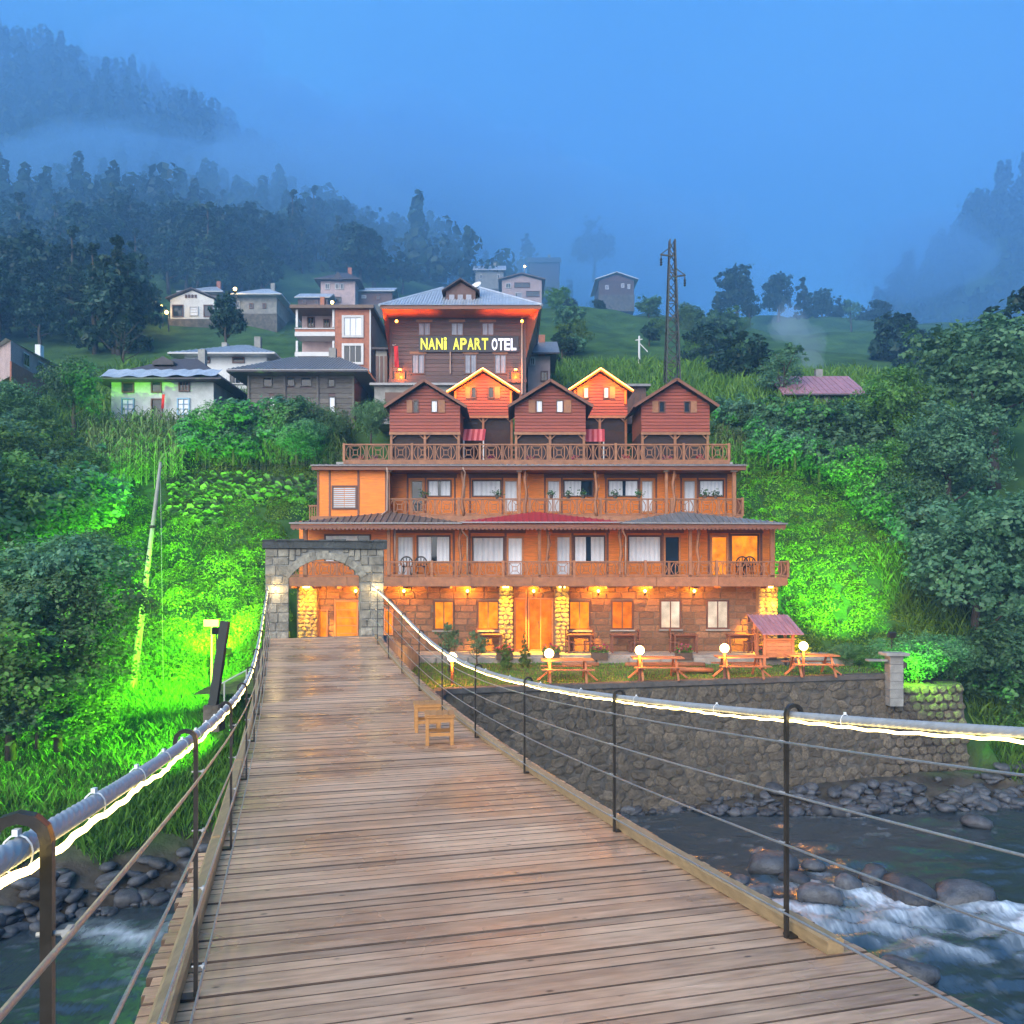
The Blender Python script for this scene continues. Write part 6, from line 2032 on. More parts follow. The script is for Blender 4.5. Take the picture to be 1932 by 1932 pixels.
# bushes along the top of the tea slope, before the houses
for i, (u, v, d, hp, w) in enumerate([(410, 765, 46.5, 90, 1.3), (470, 748, 47, 110, 1.3), (530, 752, 47, 105, 1.2), (585, 760, 47, 95, 1.2), (630, 770, 47, 80, 1.0), (440, 800, 45.5, 70, 1.4), (560, 795, 45.5, 70, 1.4), (372, 790, 46, 70, 1.2)]):
    pl_uv('hazel' if i % 2 else 'shrub1', 'garden_bush', 'leafy bush in the garden row before the dark wooden house', 'bush', u, v, d, hp, 'garden bushes before the wooden house', wide=w)
pl_uv('shrub1', 'garden_bush', 'light green bush squeezed between the wooden house and the end cabin', 'bush', 700, 752, 44, 75, wide=.8)
pl_uv('bare', 'bare_tree', 'thin bare tree behind the old white house', 'tree', 234, 590, 66, 130)
pl_uv('far2', 'tall_tree', 'slim dark tree rising behind the white sheet roofed house', 'tree', 427, 538, 68, 120, wide=.85)
# right hand hedge and trees
for i, (u, v, d, hp, w) in enumerate([(1385, 742, 49, 95, 1.1), (1425, 752, 48, 95, 1.1), (1465, 758, 47.5, 100, 1.1), (1510, 762, 47, 105, 1.2), (1555, 768, 46.5, 110, 1.2), (1450, 790, 45, 75, 1.1), (1500, 805, 44.5, 75, 1.2), (1545, 820, 44, 80, 1.2), (1600, 765, 46, 130, 1.2), (1595, 830, 43, 95, 1.2)]):
    pl_uv('hazel', 'hazel_bush', 'bushy hazel in the hedge along the top of the grassy slope', 'bush', u, v, d, hp, 'hazel hedge above the slope', wide=w)
TR = [('broad1', 1875, 588, 44, 320, 1.25, 'huge blue green tree with broad crown at the right edge'),
      ('broad3', 1690, 690, 46, 190, 1.05, 'mid green tree beside the mauve roofed house'),
      ('broad1', 1790, 770, 42, 230, 1.15, 'spreading tree with yellowish leaves below the huge tree'),
      ('broad3', 1650, 830, 41.5, 150, 1.15, 'low tree at the edge of the shaded slope'),
      ('broad1', 1840, 940, 36.5, 330, 1.15, 'large leafy tree overhanging the lit hillside above the wall end'),
      ('broad2', 1930, 900, 37.5, 380, 1.1, 'dark tall tree at the right edge above the river bank'),
      ('broad2', 1910, 1150, 34, 250, 1.2, 'dark bushy tree on the river bank beyond the wall end'),
      ('broad2', 1700, 880, 41, 190, 1.0, 'shaded dark tree in the hollow beside the hillside meadow'),
      ('broad2', 1830, 1120, 38, 260, 1.1, 'dark tree mass behind the floodlit bush'),
      ('broad1', 1730, 1000, 40.5, 170, .9, 'bright edged small tree where the lit slope meets the trees'),
      ('broad2', 1620, 770, 49, 150, 1.0, 'dark leafy tree behind the hedge'),
      ('far2', 1915, 520, 60, 300, 1.0, 'tall dark tree behind the huge tree')]
for k, u, v, d, hp, w, lab in TR: pl_uv(k, 'leafy_tree', lab, 'tree', u, v, d, hp, 'big trees on the right bank', wide=w)
pl_uv('sparse', 'orchard_tree', 'leaning open branched tree left of the rising smoke', 'tree', 1478, 640, 56, 150, wide=1.2)
pl_uv('far2', 'orchard_tree', 'rounded misty tree behind the grassy end cabin', 'tree', 1405, 608, 64, 160, wide=1.25)
pl_uv('far1', 'orchard_tree', 'dark misty tree beside the lattice mast', 'tree', 1330, 600, 72, 130, wide=1.0)
pl_uv('far1', 'orchard_tree', 'shaded misty tree between the smoke and the huge tree', 'tree', 1690, 575, 78, 170, wide=1.0)
pl_uv('far2', 'orchard_tree', 'misty tree above the mauve roof', 'tree', 1740, 610, 70, 150)
# single trees on the meadow and along the ridge
for (k, u, v, d, hp, w, lab) in [('far1', 1390, 492, 112, 120, 1.0, 'big round tree on the misty ridge right of the mast'), ('spruce', 1352, 540, 108, 80, 1.2, 'dark pointed tree at the foot of the big ridge tree'),
                                 ('far2', 1415, 555, 105, 55, 1.0, 'small round tree at the foot of the big ridge tree'), ('far1', 1468, 508, 122, 105, 1.05, 'broad tree in the middle of the ridge row'),
                                 ('spruce', 1516, 512, 122, 100, 1.3, 'pointed spruce in the ridge row'), ('far1', 1550, 540, 122, 75, 1.1, 'low round tree at the right end of the ridge row'),
                                 ('far2', 1585, 556, 124, 60, 1.1, 'small tree next to the end of the ridge row'), ('sparse', 1606, 560, 112, 65, 1.0, 'lone slim tree on the pale meadow'),
                                 ('far1', 1130, 560, 100, 60, .9, 'lone dark tree on the meadow below the hazy house'), ('spruce', 995, 432, 160, 70, 1.5, 'tall tree fading in the fog above the balcony house'),
                                 ('far1', 830, 425, 165, 90, 1.2, 'ghostly broad tree in the fog behind the hotel roof'), ('far2', 1120, 405, 190, 120, 1.0, 'very faint tall tree in the fog over the meadow'),
                                 ('far1', 1660, 560, 118, 70, 1.2, 'misty tree in the dip of the ridge'), ('far2', 1630, 575, 120, 50, 1.1, 'low misty tree beside the dip of the ridge')]:
    pl_uv(k, 'ridge_tree', lab, 'tree', u, v, d, hp, 'trees along the misty ridge', wide=w)
rgm = random.Random(31)
for i in range(26):
    for _ in range(40):
        u = rgm.uniform(1035, 1420); y = rgm.uniform(60, 118); x = ux(u, y); v = 1082 - (gz(x, y) - CAM_Z) * F / y
        if v > 700 or abs(u - 1160) < 60 or abs(u - 1268) < 26 or y > 105: continue
        break
    k = rgm.choice(['hazel', 'shrub2', 'hazel', 'far2']); sc = rgm.uniform(.45, 1.0) * (.42 if k == 'far2' else 1)
    plant(k, 'meadow_bush', 'scattered bush on the misty meadow slope behind the cabins', 'bush', x, y, sc * 1.2, rgm.uniform(0, 6), 'bushes scattered on the meadow slope', sc)
# wooded slope on the left and behind: single trees sharing one look, farther ones as a wood
rg = random.Random(77)
cnt = 0
while cnt < 150:
    y = rg.uniform(72, 150); u = rg.uniform(-60, 620) if rg.random() < .88 else rg.uniform(620, 760)
    x = ux(u, y); zz = gz(x, y); v = 1082 - (zz - CAM_Z) * F / y
    if 300 < u < 540 and y < 100: continue
    if u > 540 and y < 110: continue
    if y < 84 and u > 250: continue
    k = rg.choice(['far1', 'far2', 'far1', 'spruce'])
    sc = rg.uniform(.75, 1.35)
    conif = k == 'spruce'
    plant(k, 'spruce_tree' if conif else 'hill_tree', 'dark pointed spruce in the woods on the left mountainside' if conif else 'round leafy tree in the woods on the left mountainside', 'tree', x, y, sc * 1.15, rg.uniform(0, 6), 'spruces on the left mountainside' if conif else 'leafy trees on the left mountainside', sc * 1.05)
    cnt += 1
# far woods: simple clumpy crowns
rng = np.random.default_rng(5)
bv, bq, br = [], [], []
base_cm = []
for s_ in range(3):
    B = np.array(cone if s_ == 0 else blobs_round(30 + s_, 7, 2.6, 4.2, 1.15))
    bi = rng.integers(0, len(B), 150); dr = rng.normal(size=(150, 3)); dr /= np.linalg.norm(dr, axis=1, keepdims=True)
    base_cm.append((B[bi, :3] + dr * B[bi, 3:] * .9, dr))
nT = 0
for _ in range(9000):
    y = rng.uniform(128, 275); x = rng.uniform(-190, 175) * (y / 260 + .25)
    if abs(x) < 28 and y < 200 and rng.random() < .7: continue
    if 15 < x < 75 and y < 170: continue
    if x > 0 and y < 165: continue
    d0, dr = base_cm[0 if rng.random() < .4 else rng.integers(1, 3)]
    sc = rng.uniform(.9, 1.7)
    P = d0 * sc + np.array([x, y, 0]); P[:, 2] += gz(x, y) - .5
    V, Q_ = leaf_quads(P, dr, 1.05 * sc, rng, .7, .25)
    bq.append(Q_ + sum(map(len, bv)) if not bv else Q_ + nT * 600); bv.append(V); br.append(rng.random(150)); nT += 1
    if nT >= 2200: break
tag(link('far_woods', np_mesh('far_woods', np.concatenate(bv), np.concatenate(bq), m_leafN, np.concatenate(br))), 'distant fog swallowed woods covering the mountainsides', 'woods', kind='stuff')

# ------------------------------------------------------------------ tea slope, grass, corn, pumpkins
def slope_leaf(name, label, cat, m_l, x0, x1, y0, y1, mound, mh, per, leaf, test, seed, n_m):
    rng = np.random.default_rng(seed)
    gx_, gy_ = np.meshgrid(np.arange(x0, x1, n_m), np.arange(y0, y1, n_m * .8))
    gx_ = gx_ + (np.arange(gx_.shape[0]) % 2)[:, None] * n_m * .5
    mx = (gx_ + rng.normal(size=gx_.shape) * n_m * .2).ravel(); my = (gy_ + rng.normal(size=gx_.shape) * n_m * .16).ravel()
    ok = test(mx, my); mx, my = mx[ok], my[ok]
    mz = ground(mx, my); k = len(mx)
    r = mound * rng.uniform(.7, 1.35, k)
    ci = rng.integers(0, k, k * per)
    dr = rng.normal(size=(len(ci), 3)); dr[:, 2] = np.abs(dr[:, 2]); dr /= np.linalg.norm(dr, axis=1, keepdims=True)
    P = np.stack([mx[ci] + dr[:, 0] * r[ci] * 1.25, my[ci] + dr[:, 1] * r[ci] * .8, np.zeros(len(ci))], 1)
    gzv = ground(P[:, 0], P[:, 1])
    P[:, 2] = np.maximum(gzv, mz[ci] - .25) + dr[:, 2] * mh * (r[ci] / mound) * rng.uniform(.72, 1.05, len(ci))
    Nn = dr * np.array([.8, .8, 1.2]) + rng.normal(size=dr.shape) * .4; Nn /= np.linalg.norm(Nn, axis=1, keepdims=True)
    V, Q_ = leaf_quads(P, Nn, leaf, rng)
    rv = np.clip(rng.random(k)[ci] * .5 + rng.random(len(ci)) * .5, 0, 1)
    tag(link(name, np_mesh(name, V, Q_, m_l, rv)), label, cat, kind='stuff')


def tea_left(x, y):
    u = 966 + x / y * F
    return (x < -8.2 - .06 * (y - 36)) & (u > 175 - (y - 30) * 1.0) & (y > 29.5) & ~((y > 43) & (u < 330))
slope_leaf('tea_bushes', 'dense bright green tea bushes covering the slope left of the lodge', 'tea bushes', m_tea, -24, -7.5, 28, 46, .60, .85, 620, .095, tea_left, 3, 1.32)


def tea_right(x, y):
    u = 966 + x / y * F
    return (x > 9.9) & (u < 1760) & ((y > 37.3) | ((x > 11.4) & (y > 34.2))) & (u > 1380)
slope_leaf('slope_scrub', 'rough green undergrowth covering the hillside right of the lodge', 'undergrowth', m_tea, 9.5, 22, 33, 47, .48, .60, 330, .10, tea_right, 4, 1.02)


def blades(name, label, x0, x1, y0, y1, n, h, test, seed, m_l, wdt=.02):
    rng = np.random.default_rng(seed)
    x = rng.uniform(x0, x1, n); y = rng.uniform(y0, y1, n); ok = test(x, y); x, y = x[ok], y[ok]; n = len(x); z = ground(x, y) - .02
    a = rng.uniform(0, 6.28, n); hh = h * rng.uniform(.4, 1.2, n) * (.5 + fbm(x * 1.2, y * 1.2, 3, 6)); lx, ly = rng.normal(size=n) * hh * .35, rng.normal(size=n) * hh * .35
    w = wdt * rng.uniform(.6, 1.4, n)
    V = np.stack([np.stack([x - w * np.cos(a), y - w * np.sin(a), z], 1), np.stack([x + w * np.cos(a), y + w * np.sin(a), z], 1),
                  np.stack([x + lx * .5 + w * .8 * np.cos(a), y + ly * .5 + w * .8 * np.sin(a), z + hh * .65], 1), np.stack([x + lx, y + ly, z + hh], 1)], 1).reshape(-1, 3)
    tag(link(name, np_mesh(name, V, np.arange(4 * n).reshape(-1, 4), m_l, rng.random(n))), label, 'grass', kind='stuff')


blades('bank_grass', 'long bright grass on the floodlit bank left of the gate', -16, -5.6, 19.5, 33, 60000, .42, lambda x, y: (y > np.interp(x, BX, BY) + 1.2 + 1.6 * fbm(x, y, 2, 9)) & ((x < -6.9) | (y < 23)) , 5, m_grass, .016)
blades('river_grass', 'dark grass and weeds on the bank beyond the wall end', 16.6, 34, 29.5, 40, 26000, .6, lambda x, y: (y > np.interp(x, BX, BY) + 1.0) & ~((x < 17.6) & (y < 35)), 15, m_grass, .02)
blades('hill_grass', 'tall grass and weeds on the steep ground above the lodge', -30, 28, 46, 68, 42000, .7, lambda x, y: (y > 47) & ~((np.abs(x) < 9) & (y < 60)), 6, m_grass, .04)


def corn_patch(name, label, seed, n, x0, x1, y0, y1, test, h=1.9):
    rng = np.random.default_rng(seed)
    x = rng.uniform(x0, x1, n); y = rng.uniform(y0, y1, n); ok = test(x, y); x, y = x[ok], y[ok]; n = len(x); z = ground(x, y)
    V, rv = [], []
    hh = h * rng.uniform(.7, 1.15, n)
    for k in range(9):
        a = rng.uniform(0, 6.28, n); zz = z + hh * (.15 + .09 * k); L = hh * rng.uniform(.22, .42, n); w = .035
        c_, s_ = np.cos(a), np.sin(a)
        p0 = np.stack([x, y, zz], 1); p1 = np.stack([x + c_ * L * .55, y + s_ * L * .55, zz + L * .45], 1); p2 = np.stack([x + c_ * L * 1.1, y + s_ * L * 1.1, zz + L * rng.uniform(-.25, .3, n)], 1)
        o = np.stack([-s_ * w, c_ * w, 0 * s_], 1)
        V += [np.stack([p0 - o * .6, p0 + o * .6, p1 + o, p1 - o], 1), np.stack([p1 - o, p1 + o, p2 + o * .15, p2 - o * .15], 1)]
        rv += [rng.random(n), rng.random(n)]
    st = np.stack([np.stack([x - .02, y, z], 1), np.stack([x + .02, y, z], 1), np.stack([x + .012, y, z + hh], 1), np.stack([x - .012, y, z + hh], 1)], 1); V.append(st); rv.append(np.full(n, .5))
    V = np.concatenate(V).reshape(-1, 3)
    tag(link(name, np_mesh(name, V, np.arange(len(V)).reshape(-1, 4), m_corn, np.concatenate(rv))), label, 'corn', kind='stuff')


def uu(x, y): return 966 + x / y * F
corn_patch('corn_field', 'pale green corn field in front of the old white house', 8, 2600, -27, -14, 40, 49, lambda x, y: (uu(x, y) > 165) & (uu(x, y) < 345) & (y > 44.6 - (uu(x, y) < 230) * 1.6))
corn_patch('corn_rows', 'taller corn growing along the edge before the dark wooden house', 9, 1000, -17, -7, 46.2, 48.8, lambda x, y: (uu(x, y) > 345) & (uu(x, y) < 650))
corn_patch('weed_strip', 'tall pale weeds below the hazel hedge', 10, 500, 11, 18, 45.5, 50, lambda x, y: (uu(x, y) > 1350) & (uu(x, y) < 1560), 1.5)
# pumpkin leaves
rng = np.random.default_rng(12)
n = 1500
x = rng.uniform(-19, -7.5, n); y = rng.uniform(41.5, 45, n); ok = (uu(x, y) > 320) & (uu(x, y) < 655) & (y > 43.4 - (uu(x, y) < 420) * 1.6); x, y = x[ok], y[ok]; n = len(x)
z = ground(x, y) + rng.uniform(.25, .75, n)
r = rng.uniform(.1, .22, n); V = []
tl = rng.normal(size=(n, 2)) * .35
for k in range(6):
    a = k * math.pi / 3; V.append(np.stack([x + r * math.cos(a), y + r * math.sin(a), z + r * (math.cos(a) * tl[:, 0] + math.sin(a) * (tl[:, 1] - .5)) + .03 * (k % 2)], 1))
V = np.stack(V, 1).reshape(-1, 3)
tag(link('pumpkin_leaves', np_mesh('pumpkin_leaves', V, np.concatenate([np.arange(6 * n).reshape(-1, 6)[:, [0, 1, 2, 3]], np.arange(6 * n).reshape(-1, 6)[:, [3, 4, 5, 0]]]), m_pump, np.tile(rng.random(n), 2))), 'round pale pumpkin leaves trailing along the top of the tea slope', 'pumpkin plants', kind='stuff')
# floodlit bush and tufts on the bastion, ferns at the terrace end
pl_uv('shrub1', 'floodlit_bush', 'low bush glowing bright green on the wall end by the pillar', 'bush', 1730, 1222, 31.9, 95, wide=1.5, z=-2.4)
pl_uv('shrub1', 'floodlit_bush', 'greener bush draping over the outer corner of the wall end', 'bush', 1800, 1238, 32.6, 80, wide=1.3, z=-2.4)
pl_uv('shrub1', 'terrace_bush', 'low scrub at the end of the lawn between the kiosk and the pillar', 'bush', 1590, 1215, 33.4, 45, wide=1.5, z=-1.9)
pl_uv('shrub2', 'terrace_bush', 'brownish scrub in the corner behind the pillar', 'bush', 1640, 1232, 32.8, 40, wide=1.3, z=-1.9)
for (u, v, d, hp, w, lab) in ((1880, 1330, 33.5, 110, 1.3, 'dark bush on the bank just beyond the wall end'), (1930, 1300, 35, 150, 1.2, 'tall dark bush behind the bank grass beyond the wall end')):
    pl_uv('shrub2', 'bank_bush', lab, 'bush', u, v, d, hp, wide=w)
# planting on the terrace
for (k, u, v, d, hp, w, lab) in [('column', 990, 1196, 31.8, 68, 1.1, 'slim pointed conifer on the lawn before the entrance door'), ('column', 955, 1200, 31.2, 62, 1.2, 'slim pointed conifer over the pink flowers'),
                                 ('sparse', 848, 1180, 30.6, 105, .8, 'thin leafless looking shrub beside the first globe lamp'), ('sparse', 900, 1188, 31.6, 82, .9, 'thin twiggy shrub between the lit windows')]:
    pl_uv(k, 'lawn_shrub', lab, 'shrub', u, v, d, hp, wide=w, z=-1.85)
# ------------------------------------------------------------------ lamps
WARM = (1, .36, .022)
def globe_lamp(u, v, d, label):
    x, y, z = at(u, v, d); g0 = -1.93
    t = thing('globe_lamp', label, 'lamp', (x, y, g0), 0, 'globe lamps along the lawn edge')
    MB().lathe((x, y, g0), [(.09, 0), (.09, .05), (.05, .08), (.045, z - g0 - .17), (.07, z - g0 - .15), (.07, z - g0 - .12)], 10).build('post', m_wood_d, t)
    MB().ball((x, y, z), .155, 18, 12).build('globe', m_globe, t, smooth=True)
    for dx, dy in ((0, -.26), (-.2, .18), (.2, .18)):
        pass
    point('globe_light', (x, y, z + .24), 42, WARM, .1, t)
    point('globe_light', (x, y - .12, z - .24), 70, WARM, .1, t)
for u, v, d, lab in ((853, 1240, 28.0, 'globe lamp on a post beside the twiggy shrub near the gate'), (1036, 1233, 28.6, 'globe lamp in front of the entrance door'), (1207, 1227, 29.0, 'globe lamp between the first two free picnic tables'),
                     (1367, 1223, 29.6, 'globe lamp in front of the window nearest the kiosk'), (1516, 1219, 30.2, 'globe lamp in front of the red roofed kiosk')):
    globe_lamp(u, v, d, lab)
def wall_lamp(u, v, label, e=150):
    d = DW - .22; x, y, z = at(u, v, d)
    t = thing('wall_lamp', label, 'lamp', (x, DW, z), 0, 'wall lamps under the balcony')
    MB().tube([(x, DW - .02, z - .12), (x, DW - .16, z - .16), (x, DW - .22, z - .08)], .016, 6).build('bracket', m_steel, t)
    MB().lathe((x, y, z - .09), [(.02, -.1), (.05, -.03), (.055, 0), (.03, .02)], 10).build('socket', m_steel, t)
    MB().ball((x, y, z), .055, 12, 8).build('bulb', m_bulb, t, smooth=True)
    point('wall_light', (x, y + .04, z + .085), e, WARM, .06, t)
for u, lab in ((671, 'wall lamp seen through the arch of the stone gate'), (762, 'wall lamp just right of the stone gate'), (882, 'wall lamp between the first two lit windows'), (1007, 'wall lamp over the entrance door'),
               (1129, 'wall lamp right of the second bright pillar'), (1217, 'wall lamp between the orange window and the white lit window'), (1310, 'wall lamp between the two white lit windows')):
    wall_lamp(u, 1115, lab)
# down-lights washing the bright pillars
for a, b in PILL:
    x = ux((a + b) / 2, DW)
    o = MB().box(x - .12, x + .12, DW - .62, DW - .5, 1.17, 1.232).build('pillar_light', m_bulb, lodge)
    spot('pillar_wash', (x, DW - .78, 1.12), (x, DW - .3, -.9), 2600, (1, .43, .002), 78, .5, .05, lodge)
point('end_wash', (ux(1452, DW), DW - .55, .5), 26, (1, .45, .05), .1, lodge)
# warm light inside the gate passage
point('gate_wash', (ux(600, DW), DW - 1.0, .9), 80, (1, .42, .04), .1, lodge)
# green floodlights
GREEN = (.26, 1, .012)
def flood(label, loc, target, e, ang=120):
    t = thing('floodlight', label, 'floodlight', loc)
    d_ = (Vector(target) - Vector(loc)).normalized(); p = Vector(loc)
    b = MB().bar(p - d_ * .12, p, .26, .2).build('housing', m_steel, t)
    MB().bar(p + d_ * .003, p + d_ * .015, .22, .16).build('lens', emat('green_lens', (.1, 1, .15), 12), t)
    MB().tube([p - d_ * .06 - Vector((0, 0, .1)), p - d_ * .06 - Vector((0, 0, .5))], .02, 6).build('stake', m_steel, t)
    spot('flood_light', p + d_ * .06, target, e, GREEN, ang, 1.0, .1, t)
flood('green floodlight fixed behind the leaning post washing the tea slope', (-8.5, 24.5, .1), (-15.2, 34.2, -1.0), 17000, 70)
flood('added green floodlight on the ground beside the lodge washing the upper tea slope', (-10.2, 30.6, gz(-10.2, 30.6) + 1.0), (-14.2, 37.6, 1.6), 26000, 72)  # extra lamp, added to carry the green light up the slope
flood('green floodlight in the grass lighting the left bank', (-8.2, 24.9, gz(-8.2, 24.9) + 1.0), (-12.8, 24.2, -2.4), 4200, 115)
flood('green floodlight beside the concrete pillar aimed at the low bush', (14.05, 30.6, -1.55), (15.6, 32.3, -2.0), 1000, 120)
flood('green floodlight behind the pillar washing the hillside', (13.75, 30.95, -.45), (13.6, 41.5, 3.8), 17000, 62)

# ------------------------------------------------------------------ things on the terrace
def picnic(u, v, d, label):
    x, y, _ = at(u, v, d); z = float(lawn_z(np.array([x]), np.array([y]))[0])
    t = thing('picnic_table', label, 'picnic table', (x, y, z), 0, 'orange lit picnic tables')
    w = .88
    for i in range(5): MB().box(x - w, x + w, y - .36 + i * .146, y - .224 + i * .146, z + .70, z + .74).build('top_plank', m_picnic, t)
    for s_ in (-1, 1):
        b = MB()
        for k in (0, 1): MB().box(x - w, x + w, y + s_ * .62 - .13 + k * .135, y + s_ * .62 - .005 + k * .135, z + .42, z + .455).build('bench_plank', m_picnic, t)
        for e in (-1, 1):
            xx = x + e * .6
            MB().bar((xx, y + s_ * .72, z), (xx, y + s_ * .22, z + .695), .07, .045).build('leg', m_picnic, t)
    for e in (-1, 1): MB().box(x + e * .6 + .03, x + e * .6 + .075, y - .74, y + .74, z + .37, z + .415).build('cross_beam', m_picnic, t)
    # end braces splaying out sideways
    for e in (-1, 1): MB().bar((x + e * .55, y, z + .4), (x + e * 1.02, y - .1, z + .03), .08, .05).build('brace', m_picnic, t)
for u, v, d, lab in ((1070, 1272, 28.9, 'picnic table under the globe lamp in front of the entrance'), (1240, 1265, 29.5, 'picnic table beside the globe lamp in the middle of the lawn edge'), (1398, 1260, 30.1, 'picnic table before the window nearest the kiosk'), (1532, 1256, 30.7, 'picnic table in front of the red roofed kiosk')):
    picnic(u, v, d, lab)
def planter(u, v, d, label, fl=True):
    x, y, z = at(u, v, d); z = -1.6 if y < 33.4 else -1.44
    t = thing('flower_box', label, 'planter', (x, y, z), 0, 'flower boxes along the patio')
    MB().bbox(x - .32, x + .32, y - .13, y + .13, z, z + .28, .015).build('box', m_soil, t)
    rng = np.random.default_rng(int(u)); n = 260
    P = np.stack([x + rng.uniform(-.34, .34, n), y + rng.uniform(-.16, .16, n), z + .28 + abs(rng.normal(size=n)) * .11], 1); Nn = rng.normal(size=(n, 3)); Nn /= np.linalg.norm(Nn, axis=1, keepdims=True)
    V, Q_ = leaf_quads(P, Nn, .09, rng); o = link('leaves', np_mesh('leaves', V - np.array(W[t]), Q_, m_leafA, rng.random(n)), t, W[t])
    P2 = P[:60] + np.array([0, 0, .06]); V, Q_ = leaf_quads(P2, Nn[:60], .09, rng, .9); link('flowers', np_mesh('flowers', V - np.array(W[t]), Q_, m_flower, rng.random(60)), t, W[t])
for u, lab in ((952, 'pink flower box beside the slim conifers'), (1131, 'dark flower box right of the entrance'), (1290, 'flower box below the white lit window'), (1448, 'flower box beside the kiosk'), (1040, 'flower box at the foot of the second bright pillar')):
    planter(u, 1240, 33.2, lab)
def patio_table(u, d, label, chairs=2):
    x = ux(u, d); z = -1.437
    t = thing('patio_table', label, 'table', (x, d, z), 0, 'dark tables against the stone wall')
    for i in range(4): MB().box(x - .5, x + .5, d - .3 + i * .15, d - .16 + i * .15, z + .7, z + .74).build('top_slat', m_wood_d, t)
    for a in (-1, 1):
        for b in (-1, 1): MB().box(x + a * .44 - .03, x + a * .44 + .03, d + b * .24 - .03, d + b * .24 + .03, z, z + .697).build('leg', m_wood_d, t)
    MB().box(x - .44, x + .44, d - .02, d + .02, z + .6, z + .68).build('apron', m_wood_d, t)
def chair(u, d, rz, label):
    t = thing('patio_chair', label, 'chair', (0, 0, 0), 0, 'wooden chairs on the patio')
    MB().bbox(-.21, .21, -.2, .2, .42, .46, .01).build('seat', m_wood_d, t)
    for a in (-1, 1):
        for b in (-1, 1): MB().box(a * .18 - .02, a * .18 + .02, b * .17 - .02, b * .17 + .02, 0, .417 if b < 0 else .95).build('leg', m_wood_d, t)
    for i in range(3): MB().box(-.16, .16, .16, .185, .55 + i * .14, .64 + i * .14).build('back_slat', m_wood_d, t)
    t.location = (ux(u, d), d, -1.437); t.rotation_euler = (0, 0, rz)
for u, lab in ((925, 'dark table below the second lit window'), (1093, 'table beside the second bright pillar'), (1175, 'table below the orange window'), (1292, 'dark table below the white lit window'), (1395, 'table near the end of the stone wall')):
    patio_table(u, 34.4, lab)
for u, rz, lab in ((905, 1.4, 'wooden chair at the table below the second lit window'), (1075, 1.5, 'wooden chair between the second bright pillar and its table'), (1112, -1.5, 'wooden chair at the far side of the pillar table'), (1197, -1.5, 'wooden chair at the table below the orange window'), (1272, 1.5, 'wooden chair by the dark table'), (1415, -1.4, 'wooden chair near the kiosk')):
    chair(u, 34.35, rz, lab)
# kiosk with a red sheet roof
dk = 32.4; kx0, kx1 = ux(1434, dk), ux(1500, dk)
ks = thing('kiosk', 'small wooden kiosk with a red seamed roof at the end of the patio', 'kiosk', ((kx0 + kx1) / 2, dk, -1.75))
za, zb_ = vz(1160, dk + .9), vz(1196, dk - .3)
n = 9
for i in range(n):
    a, b = ux(1434, dk) + (ux(1512, dk) - ux(1434, dk)) * i / n, ux(1434, dk) + (ux(1512, dk) - ux(1434, dk)) * (i + 1) / n
    m_ = MB(); sh_ = -.22
    P = [(a + .004, dk - .3, zb_), (b - .004, dk - .3, zb_), (b - .004 + sh_, dk + .9, za), (a + .004 + sh_, dk + .9, za)]
    m_.add(P + [(p[0], p[1], p[2] - .04) for p in P], [(0, 1, 2, 3), (7, 6, 5, 4), (0, 4, 5, 1), (1, 5, 6, 2), (2, 6, 7, 3), (3, 7, 4, 0)]); sp_ = m_.build('roof_sheet', m_roof_mar if False else m_roof_pu, ks)
    MB().bar((a, dk - .31, zb_ + .02), (a + sh_, dk + .9, za + .02), .03, .04).build('seam', m_roof_pu, sp_)
m_ = MB(); m_.add([(ux(1434, dk) - .22, dk + .9, za), (ux(1512, dk) - .22, dk + .9, za), (ux(1512, dk) - .1, dk + 1.3, zb_ + .35), (ux(1434, dk) - .1, dk + 1.3, zb_ + .35)], [(0, 1, 2, 3)]); m_.build('back_roof', m_roof_pu, ks, fix=False)
for x in (kx0 + .15, kx1 - .1):
    for y in (dk - .1, dk + .8): MB().bbox(x - .05, x + .05, y, y + .1, -1.85, zb_ - .05, .01).build('post', m_picnic, ks)
for k in range(5): MB().box(kx0 + .21, kx1 - .16, dk - .08, dk - .04, -1.43 + k * .14, -1.30 + k * .14).build('front_board', m_picnic, ks)
MB().box(kx0 + .1, kx1 - .02, dk - .18, dk + .1, -.76, -.71).build('counter', m_picnic, ks)
# ladder-like frame lit orange beside the kiosk
fr = thing('wooden_rack', 'orange lit wooden rack leaning between the kiosk and the end pillar', 'rack', at(1440, 1222, 33.8))
for dx in (0, .5): MB().bar((ux(1424, 33.8) + dx, 33.7, -1.44), (ux(1424, 33.8) + dx + .06, 34.1, -.2), .06, .06).build('upright', m_picnic, fr)
for k in range(4): MB().bar((ux(1424, 33.8) + .02 * k, 33.73 + .08 * k, -1.2 + .28 * k), (ux(1424, 33.8) + .5 + .02 * k, 33.73 + .08 * k, -1.2 + .28 * k), .05, .05).build('rung', m_picnic, fr)
